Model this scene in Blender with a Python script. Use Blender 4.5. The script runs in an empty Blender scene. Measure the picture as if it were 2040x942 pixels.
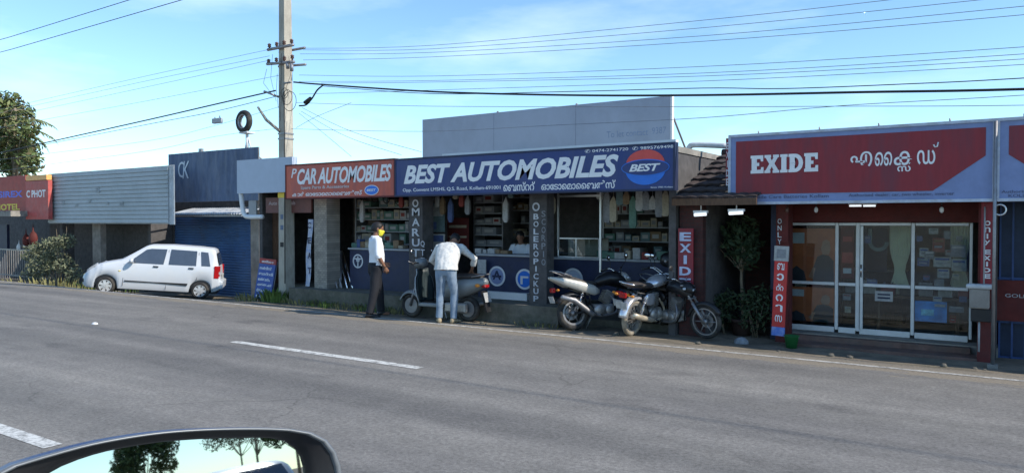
import bpy, bmesh, math, random
from mathutils import Vector, Matrix, Quaternion
PI = math.pi
R = math.radians
sc = bpy.context.scene
COL = sc.collection
rnd = random.Random(7)

# ------------------------------------------------------------------ camera
CAMH, YAW, PITCH, F = 1.85, R(33.7), R(1.18), 1500.0
RT = Vector((math.cos(YAW), math.sin(YAW), 0))
FH = Vector((-math.sin(YAW), math.cos(YAW), 0))
FW = (FH*math.cos(PITCH) + Vector((0, 0, -math.sin(PITCH)))).normalized()
UP = RT.cross(FW).normalized()
CAM = Vector((0, 0, CAMH))
def ray(px, py):
    return FW + RT*((px-1020)/F) - UP*((py-471)/F)
def P(px, py, Y):
    "world point of a surveyed photo point that stands on the vertical plane Y"
    d = ray(px, py); return CAM + d*(Y/d.y)
def G(px, py, z=0.0):
    d = ray(px, py); return CAM + d*((z-CAMH)/d.z)
def XA(px, Y, py=480): return P(px, py, Y).x
def ZA(px, py, Y): return P(px, py, Y).z

cd = bpy.data.cameras.new('camera'); cam = bpy.data.objects.new('camera', cd); COL.objects.link(cam)
cd.sensor_width = 36; cd.lens = 36*F/2040; cd.clip_end = 3000; cd.clip_start = .02
cam.location = CAM
cam.rotation_euler = Matrix((RT, UP, -FW)).transposed().to_euler()
sc.camera = cam

# ------------------------------------------------------------------ light
SEL, SAZ = R(39), R(9)
tosun = Vector((math.cos(SEL)*math.cos(SAZ), math.cos(SEL)*math.sin(SAZ), math.sin(SEL)))
sl = bpy.data.lights.new('sun', 'SUN'); so = bpy.data.objects.new('sun', sl); COL.objects.link(so)
sl.energy = 3.9; sl.angle = R(.5); sl.color = (1, .93, .82)
so.rotation_euler = tosun.to_track_quat('Z', 'Y').to_euler()
w = bpy.data.worlds.new('World'); sc.world = w; w.use_nodes = True
nt = w.node_tree; nt.nodes.clear()
out = nt.nodes.new('ShaderNodeOutputWorld'); bg = nt.nodes.new('ShaderNodeBackground')
sky = nt.nodes.new('ShaderNodeTexSky'); sky.sky_type = 'NISHITA'; sky.sun_disc = False
sky.sun_elevation = SEL; sky.sun_rotation = R(90)-SAZ; sky.altitude = 10
sky.air_density = 1.0; sky.dust_density = .0; sky.ozone_density = 1.2
tc = nt.nodes.new('ShaderNodeTexCoord'); mp = nt.nodes.new('ShaderNodeMapping'); mp.inputs['Scale'].default_value = (1.2, 1.2, 4.5)
nz = nt.nodes.new('ShaderNodeTexNoise'); nz.inputs['Scale'].default_value = 2.2; nz.inputs['Detail'].default_value = 7; nz.inputs['Roughness'].default_value = .55
cr = nt.nodes.new('ShaderNodeValToRGB'); cr.color_ramp.elements[0].position = .52; cr.color_ramp.elements[1].position = .9
cr.color_ramp.elements[0].color = (0, 0, 0, 1); cr.color_ramp.elements[1].color = (.4, .4, .4, 1)
mx = nt.nodes.new('ShaderNodeMixRGB'); mx.inputs[2].default_value = (8.5, 9.3, 10.2, 1)
nt.links.new(tc.outputs['Generated'], mp.inputs[0]); nt.links.new(mp.outputs[0], nz.inputs['Vector'])
nt.links.new(nz.outputs['Fac'], cr.inputs[0]); nt.links.new(cr.outputs[0], mx.inputs[0])
tn = nt.nodes.new('ShaderNodeMixRGB'); tn.blend_type = 'MULTIPLY'; tn.inputs[0].default_value = 1; tn.inputs[2].default_value = (.80, 1.0, 1.12, 1)
nt.links.new(sky.outputs[0], tn.inputs[1]); nt.links.new(tn.outputs[0], mx.inputs[1]); nt.links.new(mx.outputs[0], bg.inputs[0])
bg.inputs[1].default_value = .14
nt.links.new(bg.outputs[0], out.inputs[0])
sc.view_settings.view_transform = 'Standard'; sc.view_settings.look = 'None'
sc.view_settings.exposure = 0.55; sc.view_settings.gamma = 1.0; sc.view_settings.use_curve_mapping = False

# ------------------------------------------------------------------ materials
MATS = {}
def M(name, col=(.5, .5, .5), rough=.6, metal=0, var=.18, scale=6, bump=0, bscale=60, spec=.4, trans=0, emit=0,
      dirt=None, dscale=2.5, damt=.5, stretch=(1, 1, 1), alpha=1):
    if name in MATS: return MATS[name]
    m = bpy.data.materials.new(name); m.use_nodes = True; n = m.node_tree; b = n.nodes['Principled BSDF']
    b.inputs['Roughness'].default_value = rough; b.inputs['Metallic'].default_value = metal
    b.inputs['Specular IOR Level'].default_value = spec
    b.inputs['Transmission Weight'].default_value = trans
    b.inputs['Alpha'].default_value = alpha
    tc = n.nodes.new('ShaderNodeTexCoord'); mp = n.nodes.new('ShaderNodeMapping'); mp.inputs['Scale'].default_value = stretch
    n.links.new(tc.outputs['Object'], mp.inputs[0])
    nz = n.nodes.new('ShaderNodeTexNoise'); nz.inputs['Scale'].default_value = scale; nz.inputs['Detail'].default_value = 6; nz.inputs['Roughness'].default_value = .65
    n.links.new(mp.outputs[0], nz.inputs['Vector'])
    rp = n.nodes.new('ShaderNodeValToRGB'); rp.color_ramp.elements[0].position = .3; rp.color_ramp.elements[1].position = .7
    rp.color_ramp.elements[0].color = (*[max(0, c*(1-var)) for c in col], 1)
    rp.color_ramp.elements[1].color = (*[min(1, c*(1+var)) for c in col], 1)
    n.links.new(nz.outputs['Fac'], rp.inputs[0]); src = rp.outputs[0]
    if dirt:
        n2 = n.nodes.new('ShaderNodeTexNoise'); n2.inputs['Scale'].default_value = dscale; n2.inputs['Detail'].default_value = 9; n2.inputs['Roughness'].default_value = .7
        n.links.new(mp.outputs[0], n2.inputs['Vector'])
        r2 = n.nodes.new('ShaderNodeValToRGB'); r2.color_ramp.elements[0].position = .45; r2.color_ramp.elements[1].position = .68
        r2.color_ramp.elements[0].color = (0, 0, 0, 1); r2.color_ramp.elements[1].color = (damt, damt, damt, 1)
        n.links.new(n2.outputs['Fac'], r2.inputs[0])
        mm = n.nodes.new('ShaderNodeMixRGB'); mm.inputs[2].default_value = (*dirt, 1)
        n.links.new(r2.outputs[0], mm.inputs[0]); n.links.new(src, mm.inputs[1]); src = mm.outputs[0]
    n.links.new(src, b.inputs['Base Color'])
    if emit:
        n.links.new(src, b.inputs['Emission Color']); b.inputs['Emission Strength'].default_value = emit
    if bump:
        n3 = n.nodes.new('ShaderNodeTexNoise'); n3.inputs['Scale'].default_value = bscale; n3.inputs['Detail'].default_value = 4
        n.links.new(tc.outputs['Object'], n3.inputs['Vector'])
        bp = n.nodes.new('ShaderNodeBump'); bp.inputs['Strength'].default_value = bump; bp.inputs['Distance'].default_value = .02
        n.links.new(n3.outputs['Fac'], bp.inputs['Height']); n.links.new(bp.outputs[0], b.inputs['Normal'])
    MATS[name] = m; return m

def mat_asphalt():
    m = bpy.data.materials.new('asphalt'); m.use_nodes = True; n = m.node_tree; L = n.links; b = n.nodes['Principled BSDF']
    b.inputs['Roughness'].default_value = .82; b.inputs['Specular IOR Level'].default_value = .35
    tc = n.nodes.new('ShaderNodeTexCoord')
    def noise(s, d=5, r=.6, st=None):
        z = n.nodes.new('ShaderNodeTexNoise'); z.inputs['Scale'].default_value = s; z.inputs['Detail'].default_value = d; z.inputs['Roughness'].default_value = r
        if st:
            mp = n.nodes.new('ShaderNodeMapping'); mp.inputs['Scale'].default_value = st; L.new(tc.outputs['Object'], mp.inputs[0]); L.new(mp.outputs[0], z.inputs['Vector'])
        else: L.new(tc.outputs['Object'], z.inputs['Vector'])
        return z.outputs['Fac']
    def ramp(f, a, bb, c0, c1):
        r = n.nodes.new('ShaderNodeValToRGB'); r.color_ramp.elements[0].position = a; r.color_ramp.elements[1].position = bb
        r.color_ramp.elements[0].color = (*c0, 1); r.color_ramp.elements[1].color = (*c1, 1); L.new(f, r.inputs[0]); return r.outputs[0]
    def mul(a, c, t='MULTIPLY', f=1):
        x = n.nodes.new('ShaderNodeMixRGB'); x.blend_type = t; x.inputs[0].default_value = f
        L.new(a, x.inputs[1]); L.new(c, x.inputs[2]); return x
    grain = ramp(noise(24, 9, .9), .34, .68, (.072, .068, .063), (.3, .288, .268))
    big = ramp(noise(.5, 5, .6, (.35, 1.6, 1)), .3, .7, (.78, .78, .8), (1.18, 1.17, 1.15))
    mid = ramp(noise(3.2, 6, .65), .3, .7, (.86, .86, .86), (1.1, 1.1, 1.1))
    c = mul(mul(grain, big).outputs[0], mid).outputs[0]
    # wheel tracks polished lighter along X
    sep = n.nodes.new('ShaderNodeSeparateXYZ'); L.new(tc.outputs['Object'], sep.inputs[0])
    trk = ramp(noise(1.0, 3, .5, (.03, 1.5, 1)), .35, .65, (.84, .84, .84), (1.14, 1.13, 1.12)); c = mul(c, trk).outputs[0]
    stain = ramp(noise(.9, 4, .55, (.5, 1.3, 1)), .6, .72, (1, 1, 1), (.62, .62, .64)); c = mul(c, stain).outputs[0]
    vo = n.nodes.new('ShaderNodeTexVoronoi'); vo.feature = 'DISTANCE_TO_EDGE'; vo.inputs['Scale'].default_value = .42
    wv = n.nodes.new('ShaderNodeTexNoise'); wv.inputs['Scale'].default_value = 2.5; wv.inputs['Detail'].default_value = 6; L.new(tc.outputs['Object'], wv.inputs['Vector'])
    wm = n.nodes.new('ShaderNodeMixRGB'); wm.blend_type = 'ADD'; wm.inputs[0].default_value = .45; L.new(tc.outputs['Object'], wm.inputs[1]); L.new(wv.outputs['Color'], wm.inputs[2]); L.new(wm.outputs[0], vo.inputs['Vector'])
    crk = ramp(vo.outputs['Distance'], .002, .008, (.7, .7, .7), (1, 1, 1))
    msk = ramp(noise(.35, 2, .5), .55, .62, (0, 0, 0), (1, 1, 1)); cm = mul(c, crk); L.new(msk, cm.inputs[0]); c = cm.outputs[0]
    # dust blown over the edge of the tar
    mr = n.nodes.new('ShaderNodeMapRange'); mr.inputs[1].default_value = 9.5; mr.inputs[2].default_value = 10.9; L.new(sep.outputs[1], mr.inputs[0])
    nn = noise(2.4, 7, .7, (.5, 2.2, 1)); ad = n.nodes.new('ShaderNodeMath'); ad.operation = 'ADD'; L.new(mr.outputs[0], ad.inputs[0]); L.new(nn, ad.inputs[1])
    f = ramp(ad.outputs[0], .95, 1.45, (0, 0, 0), (.85, .85, .85))
    x = n.nodes.new('ShaderNodeMixRGB'); L.new(f, x.inputs[0]); L.new(c, x.inputs[1])
    dust = ramp(noise(30, 4, .7), .3, .7, (.15, .125, .095), (.3, .26, .2)); L.new(dust, x.inputs[2])
    L.new(x.outputs[0], b.inputs['Base Color'])
    bp = n.nodes.new('ShaderNodeBump'); bp.inputs['Strength'].default_value = .5; bp.inputs['Distance'].default_value = .012
    L.new(noise(90, 4, .7), bp.inputs['Height']); L.new(bp.outputs[0], b.inputs['Normal'])
    return m
def mat_paint_line(th=(.38, .54), col=(.58, .58, .55), nm='road_paint'):
    m = bpy.data.materials.new(nm); m.use_nodes = True; n = m.node_tree; L = n.links; b = n.nodes['Principled BSDF']
    b.inputs['Roughness'].default_value = .7
    tc = n.nodes.new('ShaderNodeTexCoord'); z = n.nodes.new('ShaderNodeTexNoise'); z.inputs['Scale'].default_value = 9; z.inputs['Detail'].default_value = 9; z.inputs['Roughness'].default_value = .8
    L.new(tc.outputs['Object'], z.inputs['Vector'])
    r = n.nodes.new('ShaderNodeValToRGB'); r.color_ramp.elements[0].position = th[0]; r.color_ramp.elements[1].position = th[1]
    r.color_ramp.elements[0].color = (.17, .165, .155, 1); r.color_ramp.elements[1].color = (*col, 1); L.new(z.outputs['Fac'], r.inputs[0])
    L.new(r.outputs[0], b.inputs['Base Color']); return m
def mat_brick(name, c1, c2, mortar, scale=4.5):
    m = bpy.data.materials.new(name); m.use_nodes = True; n = m.node_tree; L = n.links; b = n.nodes['Principled BSDF']
    b.inputs['Roughness'].default_value = .85
    tc = n.nodes.new('ShaderNodeTexCoord'); mp = n.nodes.new('ShaderNodeMapping'); mp.inputs['Rotation'].default_value = (PI/2, 0, 0)
    L.new(tc.outputs['Object'], mp.inputs[0])
    br = n.nodes.new('ShaderNodeTexBrick'); br.inputs['Scale'].default_value = scale
    br.inputs['Color1'].default_value = (*c1, 1); br.inputs['Color2'].default_value = (*c2, 1); br.inputs['Mortar'].default_value = (*mortar, 1)
    br.inputs['Mortar Size'].default_value = .015
    L.new(mp.outputs[0], br.inputs['Vector'])
    z = n.nodes.new('ShaderNodeTexNoise'); z.inputs['Scale'].default_value = 5; z.inputs['Detail'].default_value = 8; L.new(tc.outputs['Object'], z.inputs['Vector'])
    r = n.nodes.new('ShaderNodeValToRGB'); r.color_ramp.elements[0].color = (.5, .5, .5, 1); r.color_ramp.elements[1].color = (1.2, 1.2, 1.2, 1); L.new(z.outputs['Fac'], r.inputs[0])
    x = n.nodes.new('ShaderNodeMixRGB'); x.blend_type = 'MULTIPLY'; x.inputs[0].default_value = 1; L.new(br.outputs[0], x.inputs[1]); L.new(r.outputs[0], x.inputs[2])
    L.new(x.outputs[0], b.inputs['Base Color']); return m
def mat_glass(name='window_glass', tint=(.85, .9, .9), a=.28):
    # thin pane: mostly see-through with a real glossy reflection
    if name in MATS: return MATS[name]
    m = bpy.data.materials.new(name); m.use_nodes = True; n = m.node_tree; L = n.links; n.nodes.clear()
    o = n.nodes.new('ShaderNodeOutputMaterial'); t = n.nodes.new('ShaderNodeBsdfTransparent'); t.inputs[0].default_value = (*tint, 1)
    g = n.nodes.new('ShaderNodeBsdfGlossy'); g.inputs['Roughness'].default_value = .03; g.inputs[0].default_value = (.9, .95, 1, 1)
    fr = n.nodes.new('ShaderNodeFresnel'); fr.inputs[0].default_value = 1.5
    mt = n.nodes.new('ShaderNodeMath'); mt.operation = 'MULTIPLY_ADD'; mt.inputs[1].default_value = .55; mt.inputs[2].default_value = a*.1
    L.new(fr.outputs[0], mt.inputs[0]); s = n.nodes.new('ShaderNodeMixShader'); L.new(mt.outputs[0], s.inputs[0]); L.new(t.outputs[0], s.inputs[1]); L.new(g.outputs[0], s.inputs[2])
    L.new(s.outputs[0], o.inputs[0]); MATS[name] = m; return m

# ------------------------------------------------------------------ mesh builder
class MB:
    def __init__(s): s.v = []; s.f = []; s.m = []; s.sm = []; s.cur = 0; s.smooth = False
    def add(s, vs, fs, smooth=None):
        o = len(s.v); s.v += [tuple(x) for x in vs]
        for f in fs:
            s.f.append(tuple(i+o for i in f)); s.m.append(s.cur); s.sm.append(s.smooth if smooth is None else smooth)
        return s
    def box(s, x0, x1, y0, y1, z0, z1):
        x0, x1 = sorted((x0, x1)); y0, y1 = sorted((y0, y1)); z0, z1 = sorted((z0, z1))
        vs = [(x0, y0, z0), (x1, y0, z0), (x1, y1, z0), (x0, y1, z0), (x0, y0, z1), (x1, y0, z1), (x1, y1, z1), (x0, y1, z1)]
        return s.add(vs, [(0, 3, 2, 1), (4, 5, 6, 7), (0, 1, 5, 4), (1, 2, 6, 5), (2, 3, 7, 6), (3, 0, 4, 7)], False)
    def bbox(s, x0, x1, y0, y1, z0, z1, b=.01):
        x0, x1 = sorted((x0, x1)); y0, y1 = sorted((y0, y1)); z0, z1 = sorted((z0, z1))
        bm = bmesh.new(); bmesh.ops.create_cube(bm, size=1)
        bmesh.ops.scale(bm, vec=(x1-x0, y1-y0, z1-z0), verts=bm.verts)
        bmesh.ops.translate(bm, vec=((x0+x1)/2, (y0+y1)/2, (z0+z1)/2), verts=bm.verts)
        b = min(b, (x1-x0)*.4, (y1-y0)*.4, (z1-z0)*.4)
        bmesh.ops.bevel(bm, geom=bm.edges[:], offset=b, segments=2, affect='EDGES', profile=.5)
        s.frombm(bm); return s
    def obox(s, c, size, rot=None, b=0):
        t = MB()
        sx, sy, sz = size[0]/2, size[1]/2, size[2]/2
        if b: t.bbox(-sx, sx, -sy, sy, -sz, sz, b)
        else: t.box(-sx, sx, -sy, sy, -sz, sz)
        M_ = Matrix.Translation(Vector(c)) @ (rot.to_4x4() if rot is not None else Matrix())
        s.add([M_ @ Vector(v) for v in t.v], t.f, False); return s
    def frombm(s, bm, smooth=False):
        bm.verts.index_update()
        s.add([v.co.copy() for v in bm.verts], [[v.index for v in f.verts] for f in bm.faces], smooth); bm.free()
    def tube(s, pts, r, n=8, cap=True, smooth=True):
        pts = [Vector(p) for p in pts]; k = len(pts)
        rs = r if isinstance(r, (list, tuple)) else [r]*k
        rings = []; prev = None
        for i, p in enumerate(pts):
            t = (pts[min(i+1, k-1)]-pts[max(i-1, 0)])
            if t.length < 1e-9: t = Vector((0, 0, 1))
            t.normalize()
            if prev is None:
                a = Vector((0, 0, 1)) if abs(t.z) < .9 else Vector((1, 0, 0)); u = t.cross(a).normalized()
            else:
                u = (prev-t*prev.dot(t)); u = u.normalized() if u.length > 1e-6 else t.orthogonal().normalized()
            prev = u; vv = t.cross(u)
            rr = rs[i]; ra, rb = (rr if isinstance(rr, (tuple, list)) else (rr, rr))
            rings.append([p+u*math.cos(2*PI*j/n)*ra+vv*math.sin(2*PI*j/n)*rb for j in range(n)])
        return s.loft(rings, cap=cap, smooth=smooth)
    def loft(s, rings, cap=True, smooth=True, closed=True):
        n = len(rings[0]); vs = [p for r_ in rings for p in r_]; fs = []
        for i in range(len(rings)-1):
            for j in range(n if closed else n-1):
                a = i*n+j; b = i*n+(j+1) % n; fs.append((a, b, b+n, a+n))
        if cap and closed:
            fs.append(tuple(range(n))[::-1]); fs.append(tuple((len(rings)-1)*n+j for j in range(n)))
        return s.add(vs, fs, smooth)
    def ell(s, c, r, rot=None, seg=16, rng=10):
        vs = []; fs = []
        for i in range(rng+1):
            th = PI*i/rng
            for j in range(seg):
                ph = 2*PI*j/seg; v = Vector((r[0]*math.sin(th)*math.cos(ph), r[1]*math.sin(th)*math.sin(ph), r[2]*math.cos(th)))
                if rot is not None: v = rot @ v
                vs.append(Vector(c)+v)
        for i in range(rng):
            for j in range(seg):
                a = i*seg+j; b = i*seg+(j+1) % seg; fs.append((a, a+seg, b+seg, b))
        return s.add(vs, fs, True)
    def torus(s, c, R_, r, axis='y', n=32, m=10, rb=None, rot=None):
        vs = []; fs = []; rb = rb or r
        for i in range(n):
            a = 2*PI*i/n
            for j in range(m):
                b = 2*PI*j/m; rr = R_+r*math.cos(b); h = rb*math.sin(b)
                p = {'y': (rr*math.cos(a), h, rr*math.sin(a)), 'x': (h, rr*math.cos(a), rr*math.sin(a)), 'z': (rr*math.cos(a), rr*math.sin(a), h)}[axis]
                p = Vector(p)
                if rot is not None: p = rot @ p
                vs.append(Vector(c)+p)
        for i in range(n):
            for j in range(m):
                fs.append((i*m+j, i*m+(j+1) % m, ((i+1) % n)*m+(j+1) % m, ((i+1) % n)*m+j))
        return s.add(vs, fs, True)
    def disc(s, c, r0, r1, y0, y1, axis='y', n=28, seg=(0, 2*PI)):
        "ring/disc slab round the axis"
        vs = []; fs = []
        full = abs(seg[1]-seg[0]-2*PI) < 1e-6
        for i in range(n if full else n+1):
            a = seg[0]+(seg[1]-seg[0])*i/n; ca, sa = math.cos(a), math.sin(a)
            for (r, y) in ((r0, y0), (r1, y0), (r1, y1), (r0, y1)):
                p = {'y': (r*ca, y, r*sa), 'x': (y, r*ca, r*sa), 'z': (r*ca, r*sa, y)}[axis]
                vs.append(Vector(c)+Vector(p))
        k = n if full else n+1
        for i in range(n):
            q = (i+1) % k
            for j in range(4): fs.append((i*4+j, i*4+(j+1) % 4, q*4+(j+1) % 4, q*4+j))
        return s.add(vs, fs, False)
    def prism(s, poly, a, b, plane='xz'):
        "polygon in a plane extruded from a to b along the third axis"
        def q(p, t): return {'xz': (p[0], t, p[1]), 'xy': (p[0], p[1], t), 'yz': (t, p[0], p[1])}[plane]
        n = len(poly); vs = [q(p, a) for p in poly]+[q(p, b) for p in poly]
        fs = [tuple(range(n)), tuple(range(2*n-1, n-1, -1))]+[(i, i+n, (i+1) % n+n, (i+1) % n) for i in range(n)]
        return s.add(vs, fs, False)
    def corr(s, x0, x1, z0, z1, y, pitch=.07, amp=.012, horiz=True, per=6):
        "corrugated sheet facing -Y with thickness"
        L_ = (z1-z0) if horiz else (x1-x0); k = max(2, int(L_/pitch*per)); rings = []
        for i in range(k+1):
            t = i/k; o = amp*math.sin(2*PI*t*L_/pitch)
            if horiz: rings.append([(x0, y+o, z0+L_*t), (x1, y+o, z0+L_*t), (x1, y+o+.003, z0+L_*t), (x0, y+o+.003, z0+L_*t)])
            else: rings.append([(x0+L_*t, y+o, z0), (x0+L_*t, y+o, z1), (x0+L_*t, y+o+.003, z1), (x0+L_*t, y+o+.003, z0)])
        return s.loft([[Vector(p) for p in r_] for r_ in rings], smooth=False)
    def xf(s, mtx):
        s.v = [tuple(mtx @ Vector(v)) for v in s.v]; return s
    def build(s, name, mats, parent=None):
        me = bpy.data.meshes.new(name); me.from_pydata(s.v, [], s.f)
        if not isinstance(mats, (list, tuple)): mats = [mats]
        for m in mats: me.materials.append(m)
        me.polygons.foreach_set('material_index', s.m); me.polygons.foreach_set('use_smooth', s.sm)
        bm = bmesh.new(); bm.from_mesh(me); bmesh.ops.recalc_face_normals(bm, faces=bm.faces); bm.to_mesh(me); bm.free()
        me.update()
        o = bpy.data.objects.new(name, me); COL.objects.link(o); o.parent = parent; return o

def tag(o, label=None, cat=None, group=None, kind=None):
    if label: o['label'] = label
    if cat: o['category'] = cat
    if group: o['group'] = group
    if kind: o['kind'] = kind
    return o
def thing(name, label, cat, loc=(0, 0, 0), rz=0, group=None, rot=None):
    o = bpy.data.objects.new(name, None); COL.objects.link(o); o.location = loc
    o.rotation_euler = rot if rot else (0, 0, rz); o.empty_display_size = .1
    return tag(o, label, cat, group)
def copy_tree(o, parent=None):
    c = o.copy(); COL.objects.link(c); c.parent = parent
    for k in ('label', 'group'):
        pass
    for ch in list(o.children): copy_tree(ch, c)
    return c
def box(name, m, parent, *a, b=0):
    mb = MB()
    if b: mb.bbox(*a, b)
    else: mb.box(*a)
    return mb.build(name, m, parent)

SCR = bpy.data.scenes.new('scratch')
def evaluate(o):
    SCR.collection.objects.link(o); SCR.view_layers[0].update(); dg = SCR.view_layers[0].depsgraph
    me = bpy.data.meshes.new_from_object(o.evaluated_get(dg)); bpy.data.objects.remove(o); return me
# ------------------------------------------------------------------ lettering
def text_mesh(s, bold=0, shear=0, spacing=1, line=1, ext=.004, align='LEFT'):
    cu = bpy.data.curves.new('lettering', 'FONT'); cu.body = s; cu.offset = bold; cu.shear = shear; cu.extrude = 0
    cu.space_character = spacing; cu.space_line = line; cu.align_x = align; cu.resolution_u = 3
    me = evaluate(bpy.data.objects.new('lettering', cu)); bpy.data.curves.remove(cu)
    return me
def text_mb(s, O, W, H, right=(1, 0, 0), up=(0, 0, 1), mb=None, fit='both', **k):
    "fill a W x H box (lower left O) with the string; letters stand ext proud of the surface"
    ext = k.pop('ext', .004)
    me = text_mesh(s, **k)
    vs = [v.co.copy() for v in me.vertices]; fs = [tuple(p.vertices) for p in me.polygons]; bpy.data.meshes.remove(me)
    mb = mb or MB()
    if not vs: return mb
    x0 = min(v.x for v in vs); x1 = max(v.x for v in vs); y0 = min(v.y for v in vs); y1 = max(v.y for v in vs)
    sx = W/max(1e-6, x1-x0); sy = H/max(1e-6, y1-y0)
    if fit == 'keep': sx = sy = min(sx, sy)
    r_ = Vector(right).normalized(); u_ = Vector(up).normalized(); n_ = r_.cross(u_)   # outward
    O = Vector(O)
    def q(v, e): return O+r_*((v.x-x0)*sx)+u_*((v.y-y0)*sy)+n_*e
    n = len(vs); 
    # front faces plus side walls from boundary edges
    ec = {}
    for f in fs:
        for a, b in zip(f, f[1:]+f[:1]):
            ec[(a, b)] = 1
    sides = [(a, b) for (a, b) in ec if (b, a) not in ec]
    mb.add([q(v, ext) for v in vs]+[q(v, .0005) for v in vs], list(fs)+[(a, a+n, b+n, b) for a, b in sides], False)
    return mb

# ------------------------------------------------------------------ ground
def sst(a, b, t):
    t = max(0, min(1, (t-a)/(b-a))); return t*t*(3-2*t)
def gz(x, y):
    if y < 10.5: return -.012
    pts = [(10.5, -.012), (10.85, -.1), (11.3, -.21), (13.2, -.43), (15, -.57), (18, -.6), (400, -.7)]
    dl = -.6
    for (a, za), (b, zb) in zip(pts, pts[1:]):
        if y <= b: dl = za+(zb-za)*(y-a)/(b-a); break
    fl = 1-sst(-17.6, -14.3, x)
    base = -.012-.05*sst(10.8, 12, y)
    if x > -5: base -= .06*sst(-5, -3, x)*sst(10.8, 12, y)
    return base*(1-fl)+dl*fl
xs = [-900, -300, -120, -60]+[-40+i*.4 for i in range(0, 130)]+[14, 20, 40, 100, 300, 900]
ys = [-900, -300, -100, -40, -15, -6, -4.4, 0, 8]+[10.4+i*.15 for i in range(0, 36)]+[16, 17, 18.5, 22, 30, 60, 120, 300, 900]
mb = MB(); vs = []
for y in ys:
    for x in xs:
        z = gz(x, y)
        if 10.8 < y < 17 and -40 < x < 14: z += (math.sin(x*3.1+y*5.3)*.006+math.sin(x*7.7-y*4.1)*.004)*min(1, (y-10.8)*3)
        vs.append((x, y, z))
nx = len(xs)
mb.add(vs, [(j*nx+i, j*nx+i+1, (j+1)*nx+i+1, (j+1)*nx+i) for j in range(len(ys)-1) for i in range(nx-1)], True)
m_ground = M('dusty_earth', (.2, .165, .12), .95, var=.4, scale=3.5, bump=.7, bscale=30, dirt=(.09, .085, .06), dscale=1.2, damt=.7)
tag(mb.build('ground', m_ground), 'dusty brown earth verge between the tar and the shops', 'ground', kind='structure')
mb = MB(); RX = [-300, -80, -40]+[-40+i*1.0 for i in range(1, 60)]+[40, 80, 300]
rg = random.Random(3)
edge = [10.82+rg.uniform(-.07, .07) for _ in RX]
vs = []
for i, x in enumerate(RX):
    vs += [(x, -4.4, 0), (x, 4, 0.0), (x, edge[i]-(.28*(1-sst(-17, -14, x))), 0)]
mb.add(vs, [(i*3+k, (i+1)*3+k, (i+1)*3+k+1, i*3+k+1) for i in range(len(RX)-1) for k in range(2)], False)
tag(mb.build('road', mat_asphalt()), 'grey worn asphalt road running past the row of shops', 'road', kind='structure')
m_line = mat_paint_line(); m_edge = mat_paint_line((.40, .57), (.5, .49, .46), 'worn_edge_paint')
def line(x0, x1, y0, y1, nm='road_marking', lab=None):
    mb = MB(); mb.add([(x0, y0, .004), (x1, y0, .004), (x1, y1, .004), (x0, y1, .004)], [(0, 1, 2, 3)])
    return tag(mb.build(nm, m_edge if x1-x0 > 50 else m_line), lab, 'road marking', kind='structure')
line(-9.95, -6.2, 7.14, 7.29, lab='white dash in the middle of the road')
line(-24, -20.2, 7.14, 7.29); line(4.1, 7.9, 7.14, 7.29); line(18, 21.8, 7.14, 7.29)
line(-10.4, -6.55, 2.95, 3.1, lab='white dash beside the blue wing mirror'); line(3.7, 7.5, 2.95, 3.1); line(-24.4, -20.6, 2.95, 3.1)
line(-60, 40, 10.46, 10.55, lab='thin white line along the far edge of the road')

# ------------------------------------------------------------------ shared materials
m_conc = M('weathered_concrete', (.27, .25, .22), .9, var=.25, scale=4, bump=.4, bscale=40, dirt=(.08, .08, .07), dscale=2.2, damt=.6)
m_conc_d = M('mossy_concrete', (.13, .12, .10), .95, var=.35, scale=5, bump=.5, bscale=30, dirt=(.05, .06, .035), dscale=3, damt=.7)
m_plaster = M('aged_plaster', (.3, .27, .24), .9, var=.2, scale=3, dirt=(.1, .09, .08), dscale=1.8, damt=.6)
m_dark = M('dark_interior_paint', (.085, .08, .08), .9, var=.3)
m_navy = M('navy_paint', (.016, .025, .07), .55, var=.2, dirt=(.05, .05, .06), damt=.3)
m_bestblue = M('best_blue', (.018, .04, .17), .42, var=.1, scale=2, dirt=(.06, .075, .15), dscale=1.6, damt=.6, stretch=(1.6, 1, .5), bump=.35, bscale=1.8)
m_white = M('white_paint', (.72, .73, .74), .5, var=.06, dirt=(.4, .38, .34), dscale=3, damt=.35)
m_letter = M('letter_white', (.8, .8, .8), .5, var=.1, dirt=(.5, .5, .52), dscale=3, damt=.4)
m_grey = M('grey_paint', (.34, .36, .38), .6, var=.12)
m_metal = M('brushed_aluminium', (.62, .63, .64), .38, .75, var=.08)
m_steel = M('dull_steel', (.3, .3, .31), .5, .7, var=.2, dirt=(.14, .09, .06), damt=.35)
m_chrome = M('chrome', (.75, .75, .76), .12, 1, var=.04, dirt=(.35, .3, .25), dscale=6, damt=.3)
m_black = M('black_plastic', (.018, .018, .02), .45, var=.2)
m_rubber = M('tyre_rubber', (.022, .022, .023), .8, var=.3, dirt=(.14, .12, .09), dscale=5, damt=.45)
m_orange = M('sign_vermilion', (.5, .1, .06), .5, var=.12, dirt=(.25, .08, .09), dscale=2, damt=.7, stretch=(1.6, 1, .6), bump=.3, bscale=2)
m_red = M('sign_red', (.24, .016, .028), .42, var=.12, dirt=(.13, .03, .05), dscale=1.6, damt=.7, stretch=(2.5, 1, .4), bump=.3, bscale=1.8)
m_redwall = M('red_oxide_paint', (.12, .02, .018), .75, var=.25, dirt=(.08, .03, .03), dscale=2.5, damt=.6)
m_skyblue = M('sign_pale_blue', (.2, .26, .46), .5, var=.07, dirt=(.13, .16, .28), dscale=2, damt=.5)
m_wood = M('brown_wood', (.11, .06, .035), .7, var=.35, scale=9, stretch=(6, 6, 1))
m_glass = mat_glass()
m_shutter = M('shutter_blue', (.05, .12, .27), .55, var=.12, scale=2, dirt=(.07, .1, .15), dscale=2.4, damt=.5)
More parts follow.
